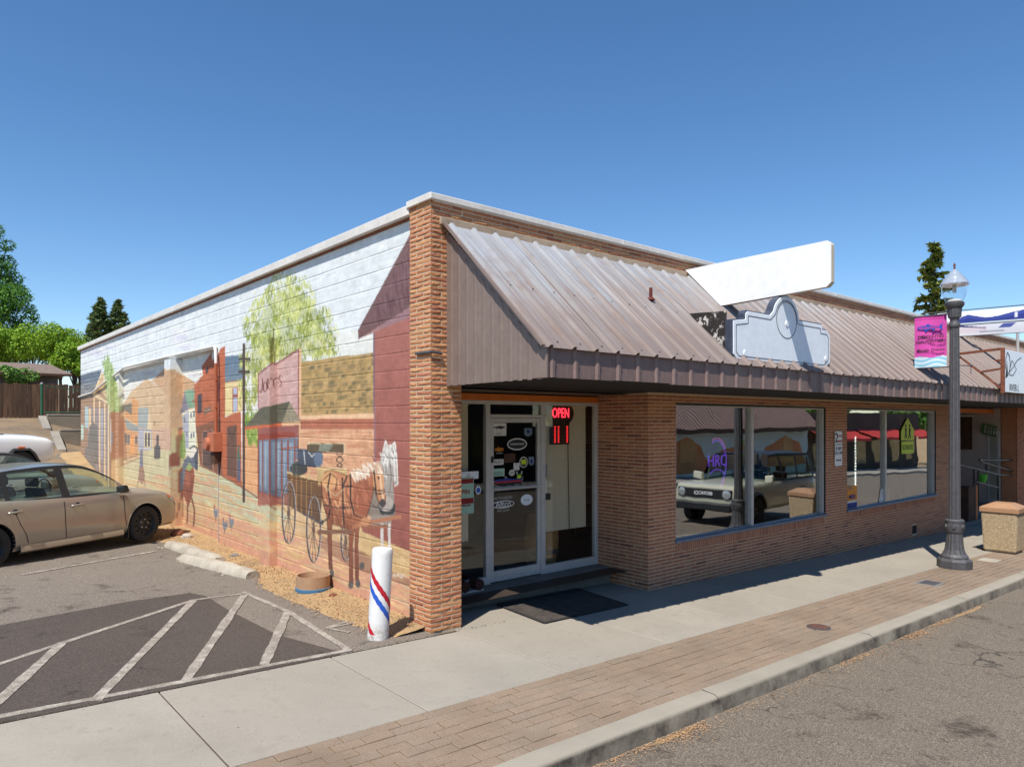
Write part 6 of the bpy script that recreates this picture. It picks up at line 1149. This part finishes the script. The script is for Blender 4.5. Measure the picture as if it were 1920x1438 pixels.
hd = R_(29); fa = Vector((-.95, 8.03)); dv = Vector((math.cos(hd), math.sin(hd))); pv = Vector((-dv.y, dv.x)); ctr = fa+pv*.80-dv*1.375
sedan = car('parked_sedan', 'dusty tan sedan with black steel wheels parked nose-in at the mural', 'car', SED, (ctr.x,ctr.y,gz(ctr.x)-.005), hd, 'paint_tan', SG, (-1.375,1.375), .325, extra=sed_extra)
sedan.rotation_euler = (0, 0, hd); sedan['group'] = 'cars parked nose-in along the mural wall'
# silver car in the next bay: same body, own paint
sv = dup(sedan); sv.location = (ctr.x-.6, ctr.y+3.3, gz(ctr.x-.6)+rise(ctr.y+3.3)+.02); tag(sv, 'silver car half hidden behind the tan sedan, only roof and bonnet showing', 'car')
for ch in sv.children:
    if ch.type == 'MESH':
        for i_, s_ in enumerate(ch.material_slots):
            if s_.material and s_.material.name.startswith(('tan_metallic','skirt')): s_.link = 'OBJECT'; s_.material = MT['paint_silver']
PIC = [(-2.9,.80,.55,1.12,1.13),(-2.8,.94,.48,1.16,1.17),(-1.7,.97,.45,1.18,1.19),(-.4,.97,.42,1.18,1.20),(.8,.97,.42,1.19,1.24),(1.3,.97,.43,1.19,1.27),(1.9,.965,.45,1.16,1.25),(2.4,.95,.48,1.10,1.19),(2.62,.90,.52,1.04,1.11),(2.70,.80,.58,.95,1.0)]
def pic_extra(t, side, ribbon, ring, w_, zb, be, tp):
    for sy in (-1,1):
        for wx in (-1.75,1.75):
            m = MB(); r = .40*1.16
            pts = [(-r-.10,.42),(-r*.62-.06,.42+r*.72),(-r*.45,.42+r*.98),(r*.45,.42+r*.98),(r*.62+.06,.42+r*.72),(r+.10,.42)]; inn = [(-r,.42),(-r*.62,.42+r*.6),(-r*.4,.42+r*.86),(r*.4,.42+r*.86),(r*.62,.42+r*.6),(r,.42)]
            for (a,b),(c,d) in zip(pts,inn): y = sy*(side(wx,min(b,1.1))+.05); m.v += [(wx+a,y-sy*.04,b),(wx+c,y,d),(wx+c,y-sy*.14,d)]
            m.f = [(3*i+j,3*i+3+j,3*i+4+j,3*i+1+j) for i in range(5) for j in range(2)]; m.m = [0]*10; m.build('fender_flare', 'trim_black', t)
            if wx > 0: MB().box(wx-.08,wx+.08,sy*(side(wx,.85)+.012)-.012,sy*(side(wx,.85)+.012)+.012,.875,.915).build('side_marker', 'amber_lens', t)
        MB().hexa([(.62,sy*.9,1.2),(.78,sy*.9,1.2),(.78,sy*1.2,1.22),(.64,sy*1.2,1.22),(.62,sy*.9,1.44),(.76,sy*.9,1.44),(.76,sy*1.2,1.46),(.64,sy*1.2,1.46)]).build('mirror', 'trim_black', t, bevel=.03, seg=2)
        MB().box(2.45,2.66,sy*.70-.18,sy*.70+.18,.88,1.02).build('headlamp', 'lens', t, bevel=.02)
        MB().box(1.0,1.45,sy*.62-.11,sy*.62+.11,1.225,1.262).build('bonnet_vent', 'trim_black', t, bevel=.01)
    MB().box(2.66,2.74,-.5,.5,.66,.98).build('grille', 'trim_black', t, bevel=.02)
PG = dict(x=[-1.15,-1.05,-.8,-.2,.2,.45,.9], z=[1.2,1.7,1.82,1.86,1.84,1.72,1.22], wt=.70, belt=1.19, w=.93, segs=[('body',-1.15,-.98),('glass',-.98,-.28),('black',-.28,-.18),('glass',-.18,.62),('body',.62,.9)], top=[('glass',-1.15,-1.02),('roof',-1.02,.36),('glass',.36,.9)], seats=(-.2,))
c2 = ctr+Vector((-1.35,8.6)); car('white_pickup', 'white pickup with black wheel arch flares and amber side marker parked beyond the silver car', 'pickup', PIC, (c2.x,c2.y,gz(c2.x)+rise(c2.y)+.0), R_(22), 'paint_white', PG, (-1.75,1.75), .40, extra=pic_extra)
SUVS = [(-2.15,.90,.50,1.10,1.12),(-2.05,.96,.45,1.14,1.15),(-1.4,.97,.42,1.15,1.16),(0,.97,.40,1.14,1.16),(.9,.97,.40,1.14,1.17),(1.5,.965,.42,1.13,1.16),(1.95,.95,.44,1.11,1.14),(2.1,.93,.46,1.08,1.11),(2.16,.90,.5,1.02,1.05)]
def suv_extra(t, side, ribbon, ring, w_, zb, be, tp):
    MB().box(2.14,2.19,-.82,.82,.78,1.02).build('grille', 'trim_black', t, bevel=.02); MB().box(2.10,2.36,-.9,.9,.46,.66).build('bumper', 'trim_black', t, bevel=.03); MB().text('BRONCO', .13, (2.193,0,.9), (0,1,0), (0,0,1), 0, .003, 'CENTER', .004).build('grille_lettering', 'white_sign', t)
    for sy in (-1,1):
        MB().lathe([(.115,2.15),(.12,2.2),(.10,2.205)], (0,sy*.68,.9), 20, axis='x').build('headlamp', 'lens', t, smooth=40); MB().hexa([(.72,sy*.93,1.14),(.86,sy*.93,1.14),(.86,sy*1.17,1.16),(.74,sy*1.17,1.16),(.72,sy*.93,1.34),(.84,sy*.93,1.34),(.84,sy*1.17,1.36),(.74,sy*1.17,1.36)]).build('mirror', 'paint_sage', t, bevel=.03, seg=2)
        for wx in (-1.3,1.3):
            m = MB(); r = .4*1.16
            for k in range(13):
                a = R_(-5+190*k/12); x, z = r*math.cos(a), .41+r*math.sin(a); y = sy*(side(wx,min(z,1.05))); m.v += [(wx+x,y+sy*.06,z),(wx+x*1.14,y-sy*.0,.41+(z-.41)*1.14)]
            m.f = [(2*i,2*i+2,2*i+3,2*i+1) for i in range(12)]; m.m = [0]*12; m.build('fender_flare', 'trim_black', t)
VG = dict(x=[-2.1,-2.08,-2.03,-.8,.32,.40,.66], z=[1.16,1.6,1.86,1.88,1.88,1.84,1.17], wt=.78, belt=1.15, w=.95, segs=[('black',-2.1,-1.95),('glass',-1.95,-1.15),('black',-1.15,-1.05),('glass',-1.05,-.25),('black',-.25,-.15),('glass',-.15,.52),('body',.52,.66)], top=[('glass',-2.1,-2.04),('roof',-2.04,.36),('glass',.36,.66)], seats=(-.2,-1.1))
car('parked_off_roader', 'sage beige boxy off-roader with black roof parked at the kerb, mirrored in the shop window', 'off-roader', SUVS, (14.15,-4.32,gz(14.15)-.13), math.pi, 'paint_sage', VG, (-1.3,1.3), .41, roofm='trim_black', extra=suv_extra)
# ------------------------------------------------------------------ ground behind, retaining walls, fence, shed
m = MB(); xs_ = np.linspace(-45, 14, 40); ys_ = np.linspace(18.2, 60, 34)
def zhill(x, y):
    b = gz(x)-.03+rise(y); k = min(1, max(0, (y-18.6-max(0,(x+1.0))*1.2)/6.0)); k = k*k*(3-2*k); return b*(1-k)+2.38*k+max(0,y-27)*.03+.05*math.sin(x*2.1+y)*math.sin(y*1.3)*min(1,k*2)
for x in xs_:
    for y in ys_: m.v.append((x,y,zhill(x,y)))
m.f = [(i*34+j,(i+1)*34+j,(i+1)*34+j+1,i*34+j+1) for i in range(39) for j in range(33)]; m.m = [0]*len(m.f); MT['bank_dirt'] = pm('bank_dirt', C(176,148,112,.75), C(130,114,96,.7), 1.2, .95, .7, 20, bdist=.03); tag(m.build('bank', 'bank_dirt', smooth=60), kind='structure')
MT['fence_wood'] = NT('weathered_fence_wood').m; m_ = NT('weathered_fence'); oi = m_.n('ObjectInfo'); mp = m_.n('Mapping'); mp.inputs['Scale'].default_value = (22,22,1.6); m_.l(m_.pos(), mp.inputs[0]); st = m_.n('TexNoise'); st.inputs['Scale'].default_value = 1; st.inputs['Detail'].default_value = 5; m_.l(mp.outputs[0], st.inputs['Vector']); c_ = m_.mix(oi.outputs['Random'], C(96,70,50,.8), C(136,100,70,.8)); m_.base(m_.mix(m_.ramp(st.outputs[0], [(.3,(0,0,0)),(.7,(.8,.8,.8))]), c_, C(52,38,30,.8))); m_.bump(st.outputs[0], .4, .01); MT['fence'] = m_.set(Roughness=.9)
YF = 25.2
def XFz(px, py, y): return onY(px, py, y)
x0, zt = XFz(-40,718,YF); x1, zt1 = XFz(165,722,YF); fz = (zt+zt1)/2; xl = -14
fe = thing('board_fence', 'dark brown vertical board fence above the concrete retaining walls', 'fence', (0,YF,2.3)); k = 0; x = xl; b0 = MB().box(0,.135,0,.025,0,1).build('board', 'fence', fe, bevel=.004)
while x < 3.2:
    o = b0 if k == 0 else b0.copy()
    if k: COL.objects.link(o)
    o.location = (x, random.uniform(-.008,.008), 0.0); o.scale = (1,1,fz-2.3+random.uniform(-.03,.03)); o.rotation_euler = (0,random.uniform(-.006,.006),0); x += .145; k += 1
MB().box(xl,3.2,.03,.08,.25,.34).build('rail', 'fence', fe); MB().box(xl,3.2,.03,.08,.85,.94).build('rail', 'fence', fe)
# chain-link stub with green post
xg, zg1 = XFz(78,720,24.3); _, zg0 = XFz(78,778,24.3); gp_ = thing('green_wire_fence', 'short wire mesh fence on a green post above the upper retaining wall', 'fence', (xg,24.3,zg0)); MB().tube([(0,0,0),(0,0,zg1-zg0)], .04, 10).build('post', 'green_post', gp_, smooth=50); MB().lathe([(.045,0),(.05,.03),(.0,.06)], (0,0,zg1-zg0), 10).build('post_cap', 'alu', gp_); MB().tube([(0,0,.1),(2.6,0,.1)], .02, 6).tube([(0,0,zg1-zg0-.05),(1.2,.0,zg1-zg0-.2),(2.6,0,zg1-zg0-.32)], .012, 6).build('rail', 'green_post', gp_)
for k in range(9): MB().bar((.25+k*.28,.0,.1),(.25+k*.28,0,zg1-zg0-.15-k*.02),.025,.012).build('slat', 'tan_trim' if k % 3 else 'fence', gp_)
# retaining walls
def rw(name, lb, px0, px1, pyt, pyb, y, wing):
    xa, zt = XFz(px0,pyt,y); xb, _ = XFz(px1,pyt,y); _, zb_ = XFz(px0,pyb,y); t = thing(name, lb, 'wall', (xa,y,zb_)); h = zt-zb_
    MB().box(0,max(3.2,xb-xa),0,.22,-1.2,h).build('wall_face', 'concrete_wall', t, bevel=.01); MB().box(.0,3.2,-.012,.232,h-.0,h+.05).build('wall_cap', 'concrete', t, bevel=.008); w = wing
    MB().hexa([(-.24,-w,-1.2),(-.001,-w,-1.2),(-.001,.22,-1.2),(-.24,.22,-1.2),(-.24,-w,h*.15),(-.001,-w,h*.15),(-.001,.22,h),(-.24,.22,h)]).build('wing_wall', 'concrete', t, bevel=.01)
rw('retaining_wall', 'upper concrete retaining wall below the green wire fence', 88, 150, 779, 806, 24.0, 1.0); rw('retaining_wall', 'lower concrete retaining wall beside the rear corner of the mural building', 112, 150, 808, 846, 21.8, 1.3)
# shed behind the fence
xs0, zs = XFz(-30,690,29); xs1, zr = XFz(128,684,29); _, ze = XFz(60,699,29); sh_ = thing('brown_shed', 'low shed with brown shingle roof behind the board fence', 'shed', (xs1-4,29,2.4)); L = 9
MB().box(-L,4-.3,.5,4,0,ze-2.4+.05).build('wall', pm('shed_wall', C(120,112,108,.8), C(96,90,86,.8), 2, .85), sh_)
rf = MB().hexa([(-L-.3,0,ze-2.4),(4.15,0,ze-2.4),(4.15,4.4,ze-2.4),(-L-.3,4.4,ze-2.4),(-L-.3,2.0,zr-2.4+.12),(3.6,2.0,zr-2.4+.12),(3.6,2.4,zr-2.4+.12),(-L-.3,2.4,zr-2.4+.12)]).build('roof', pm('shingles', C(150,130,116,.8), C(118,100,88,.8), 6, .9, .4, 30), sh_); MB().box(-L-.3,4.15,-.02,.0,ze-2.4-.1,ze-2.4-.005).build('fascia', 'wood_dark', rf); MB().bar((2.6,.3,.6),(2.45,.3,zr-2.4-.15),.12).build('post', 'tan_trim', sh_)
# ------------------------------------------------------------------ trees
def leafm(name, stops, tr=.25):
    m = NT(name); at = m.n('Attribute'); at.attribute_name = 'tone'; c = m.ramp(at.outputs['Fac'], stops); t = m.t; m.base(c); m.set(Roughness=.6); m.b.inputs['Specular IOR Level'].default_value = .25
    tl = m.n('BsdfTranslucent'); m.l(m.mix(1, c, (1,1,.55,1), 'MULTIPLY'), tl.inputs[0]); mx = m.n('MixShader'); mx.inputs[0].default_value = tr; m.l(m.b.outputs[0], mx.inputs[1]); m.l(tl.outputs[0], mx.inputs[2]); m.l(mx.outputs[0], t.nodes['Material Output'].inputs[0]); return m.m
MT['leaf_lime'] = leafm('bright_leaf', [(0,C(84,120,34)),(.5,C(128,164,48)),(1,C(176,200,70))]); MT['leaf_green'] = leafm('green_leaf', [(0,C(56,98,38)),(.5,C(84,132,52)),(1,C(134,172,78))]); MT['leaf_shrub'] = leafm('shrub_leaf', [(0,C(60,96,40)),(.5,C(100,140,60)),(1,C(160,186,104))]); MT['needle'] = leafm('needle', [(0,C(66,88,46)),(.5,C(110,126,64)),(1,C(172,172,96))], .1); MT['needle_dark'] = leafm('dark_needle', [(0,C(64,86,58)),(.5,C(104,126,80)),(1,C(152,160,104))], .1); MT['bark'] = pm('bark', C(96,80,66,.8), C(60,50,42,.8), 6, .95, .6, 24, bdist=.02)
def tree(name, lb, loc, clumps, nleaf, leaf, size, trunk_r, group=None, cat='tree', limbs=True):
    t = thing(name, lb, cat, loc, 0, group); top = max(c[2]+c[3]*.3 for c in clumps); m = MB(); m.tube([(0,0,-.3),(.05,.03,top*.35),(-.04,.06,top*.8)], [trunk_r,trunk_r*.75,trunk_r*.3], 8)
    if limbs:
        for c in clumps: b = min(top*.6, c[2]*.55); m.tube([(0,0,b),(c[0]*.5,c[1]*.5,(b+c[2])/2+.1),(c[0],c[1],c[2])], [trunk_r*.4,trunk_r*.25,trunk_r*.08], 6)
    m.build('trunk', 'bark', t, smooth=60); vol = np.array([c[3]**2.4 for c in clumps]); pick = rng.choice(len(clumps), nleaf, p=vol/vol.sum()); ca = np.array(clumps)
    d = rng.normal(size=(nleaf,3)); d /= np.linalg.norm(d,axis=1,keepdims=True); sub = rng.normal(size=(nleaf,3))*.0; r = rng.uniform(.35,1,nleaf)**.5; lump = 1+.28*np.sin(d[:,0]*7+pick)*np.sin(d[:,1]*6+pick*2)*np.sin(d[:,2]*7); P = ca[pick,:3]+d*(r*lump*ca[pick,3])[:,None]*np.array([1,1,.85]); nr = d*.6+rng.normal(size=(nleaf,3))*.6+np.array([0,0,.4])
    scatter_mesh('crown', P, nr, size*rng.uniform(.6,1.3,nleaf), leaf, t, tone=np.clip(rng.normal(.5,.22,nleaf),0,1), aspect=.75); return t
def place(px, py, dist):   # position seen at a pixel, at a distance along the view axis
    d = ray(px, py); return (CAMX+d[0]*dist, CAMY+d[1]*dist, HC+d[2]*dist)
def conifer(name, lb, px, pyt, dist, zb_, spread, leaf, nb_, group=None, lean=0, seed=1, gap=.0):
    r = random.Random(seed); x, y, zt = place(px, pyt, dist); t = thing(name, lb, 'conifer', (x,y,zb_), 0, group); Hh = zt-zb_; MB().tube([(0,0,-.5),(lean*.5,0,Hh*.5),(lean,0,Hh)], [Hh*.016,Hh*.01,.02], 8).build('trunk', 'bark', t, smooth=60); P = []; Nn = []; m = MB()
    for k in range(nb_):
        f = (k+.5)/nb_; f = f**.85; z = Hh*(.12+.87*f); L = spread*(1-f)**.75*r.uniform(.65,1.15)+.12; a = r.uniform(0,6.28); dx, dy = math.cos(a), math.sin(a); drop = r.uniform(-.05,.38)*L; st_ = Vector((lean*z/Hh,0,z)); en = st_+Vector((dx*L,dy*L,-drop+.1*L)); mid = (st_+en)/2+Vector((0,0,-.06*L)); m.tube([st_,mid,en], [.02+.01*L,.015,.006], 5)
        n = int(26+70*L/spread*1.2)
        for j in range(n): u = r.uniform(.2,1.05); c = st_.lerp(mid,u*2) if u < .5 else mid.lerp(en,(u-.5)*2); w = .16*L*(1.15-u)+.07; P.append((c.x+r.gauss(0,w)*1.0, c.y+r.gauss(0,w), c.z+r.gauss(0,.05*L+.05)-.04)); Nn.append((r.gauss(0,.5),r.gauss(0,.5),1))
    m.build('branch', 'bark', t); P = np.array(P); scatter_mesh('crown', P, np.array(Nn), Hh*.013*rng.uniform(.6,1.4,len(P)), leaf, t, tone=np.clip(rng.normal(.45,.24,len(P)),0,1), aspect=1.5); return t
x, y, z = place(18,560,44); tree('tall_leafy_tree', 'tall dark green leafy tree standing behind the shed', (x-.9,y,2.6), [(r_*1.1*math.cos(a), r_*1.1*math.sin(a), h*1.33, s*1.12) for r_, a, h, s in ((.3,0,3.0,1.5),(1.6,.2,3.2,1.0),(1.3,2.5,3.4,1.2),(.6,4,4.6,1.2),(1.5,.1,4.6,.8),(1.3,5.6,5.5,.8),(.5,1,6.0,1.05),(1.15,.4,6.4,.55),(.3,3,7.3,.8),(.7,.2,7.9,.45),(.1,0,8.5,.55),(0,0,9.2,.32),(1.9,.3,5.1,.4),(1.95,.2,3.9,.45),(1.7,.5,6.0,.35),(.2,2,5.3,1.3),(.9,1,4.0,1.2),(.8,.3,5.4,.9),(.5,.5,6.8,.75),(.9,.6,7.2,.5),(-.8,0,6.6,.9))], 34000, 'leaf_green', .085, .2)
GRP = 'bright green trees behind the shed'
for px, py, dist, rr, lb, sd_ in ((15,640,40,1.35,'bright green round tree behind the middle of the shed roof',1),(62,638,42,1.45,'bright green bushy tree beside the tall dark tree',2),(112,642,41,1.3,'lime green tree at the shed end',3),(150,655,45,.9,'small green tree touching the mural building corner',4),(140,668,38,.8,'low lime shrub tree between shed and mural building',5)):
    x, y, z = place(px, py, dist); r = random.Random(sd_); cl = [(r.uniform(-1,1)*rr*.8, r.uniform(-1,1)*rr*.8, z-2.4+r.uniform(-.75,.35)*rr, rr*r.uniform(.45,.75)) for _ in range(9)]; tree('bright_tree', lb, (x,y,2.4), cl, 9000, 'leaf_lime', .085, .12, GRP)
x, y, z = place(36,703,29.5); r = random.Random(9); tree('fence_shrub', 'leafy green shrub hanging over the board fence', (x,y,2.4), [(r.uniform(-.5,.55), r.uniform(-.35,.1), z-2.4+r.uniform(-.22,.22), r.uniform(.2,.34)) for _ in range(11)], 3200, 'leaf_shrub', .075, .05, cat='shrub')
conifer('tall_conifer', 'narrow dark conifer with twin tops rising behind the mural building roof', 188, 556, 75, 2.5, 2.3, 'needle_dark', 130, 'conifers behind the roof', 0, 3); conifer('tall_conifer', 'shorter spike of the conifer pair, set against the twin top', 178, 573, 74, 2.5, 2.0, 'needle_dark', 110, 'conifers behind the roof', 0, 4); conifer('tall_conifer', 'broad dark conifer standing alone behind the mural building roof', 222, 560, 76, 2.5, 2.9, 'needle_dark', 150, 'conifers behind the roof', 0, 5)
conifer('sparse_fir', 'sparse fir with drooping branches behind the street lamp', 1746, 448, 46, -1.0, 2.3, 'needle', 70, None, .5, 8)
# ------------------------------------------------------------------ across the street: what the shop windows mirror
op0 = thing('opposite_house', 'dark brown two-storey house across the street opposite the shop entrance', 'building', (10,-18,gz(10))); MB().box(-9,9.5,-8,0,-.5,5.6).build('wall', pm('dark_house_wall', C(86,70,58,.8), C(60,50,42,.8), 1, .85), op0); MB().hexa([(-9.6,-8.5,5.6),(10.1,-8.5,5.6),(10.1,.6,5.6),(-9.6,.6,5.6),(-8,-4.2,8),(8.5,-4.2,8),(8.5,-3.8,8),(-8,-3.8,8)]).build('roof', 'wood_dark', op0)
for k in range(4): MB().box(-7.5+k*4.4,-6+k*4.4,.01,.05,.6,2.3).build('window', 'glass_car', op0)
sheet('far_pavement', [(-60,-16.5),(90,-16.5),(90,-13.2),(-60,-13.2)], -.0, 'sidewalk', .2)
MT['roof_brown'] = pm('brown_ribbed_metal', C(150,122,110,.85), C(128,100,90,.8), 3, .55, metal=.1)
op = thing('opposite_shop', 'low shop with brown ribbed mansard and orange hill mural across the street', 'building', (33,-16.5,gz(33))); m = MB(); m.box(-12,11,-8,0,-.5,2.9); m.build('wall', pm('pale_aqua_wall', C(214,226,226,.85), C(196,210,212,.82), 1.5, .85), op)
for a, b, h in ((-12,-6,1.9),(-7,-1,2.3),(-2,5,1.8),(4,11,2.2)): MB().prism([(a,.25),(b,.25),(b-1.2,h*.8),((a+b)/2+.3,h),(a+1,h*.7)], (0,.004,0), (1,0,0), (0,0,1), (0,.01,0)).build('painted_hill', pm('mural_orange', C(220,150,100,.85), C(196,120,74,.82), 1.2, .85), op)
m = MB()
for k in range(76):
    xx = -12.2+k*.308; m.add([(xx,.9,2.75),(xx+.2,.9,2.75),(xx+.23,.94,2.77),(xx+.3,.94,2.77),(xx,-.9,4.6),(xx+.2,-.9,4.6),(xx+.23,-.86,4.62),(xx+.3,-.86,4.62)], [(0,1,5,4),(1,2,6,5),(2,3,7,6)])
m.build('roof', 'roof_brown', op); MB().box(-12.2,11.2,.86,.9,2.5,2.76).build('fascia', 'wood_dark', op)
for xx in (-8,-3.5,3,8): MB().box(xx-.7,xx+.7,.012,.06,.3,2.1).build('window', 'glass_car', op)
op2 = thing('opposite_cafe', 'dark fronted cafe across the street with red canopy, mirrored in the second window', 'building', (56,-17.5,gz(56))); MB().box(-10.5,12,-8,0,-.5,4.5).build('wall', pm('cafe_wall', C(92,80,70,.8), C(64,56,50,.8), 1, .85), op2)
for a, b in ((-10,-3),(-2,6),(7,12)): 
    MB().hexa([(a,.0,2.6),(b,.0,2.6),(b,.02,2.6),(a,.02,2.6),(a,.0,3.3),(b,.0,3.3),(b,.02,3.3),(a,.02,3.3)]).build('sign_board', 'wood_dark', op2); MB().add([(a,.02,3.2),(b,.02,3.2),(b,1.8,2.5),(a,1.8,2.5),(a,1.8,2.3),(b,1.8,2.3)], [(0,1,2,3),(3,2,5,4)]).build('red_canopy', pm('red_canvas', C(206,62,52), C(180,50,44), 2, .8), op2)
for k in range(6): MB().box(-9+k*3.6,-7+k*3.6,.012,.05,.4,2.2).build('window', 'glass_car', op2)
for i, (xx, yy_) in enumerate(((24,-30),(40,-31),(47,-24),(60,-29),(72,-28),(84,-24))):
    r = random.Random(30+i); tree('street_tree', 'green leafy tree across the street '+['behind the brown mansard shop end','behind the orange hill mural','between shop and red-canopied cafe','behind the red cafe canopy','beyond the middle of the cafe','past the far end of the cafe'][i], (xx,yy_,gz(xx)), [(r.uniform(-2.5,2.5), r.uniform(-2,2), r.uniform(3.2,6.5), r.uniform(1.0,1.9)) for _ in range(9)], 3500, 'leaf_green', .3, .25, 'trees across the street')
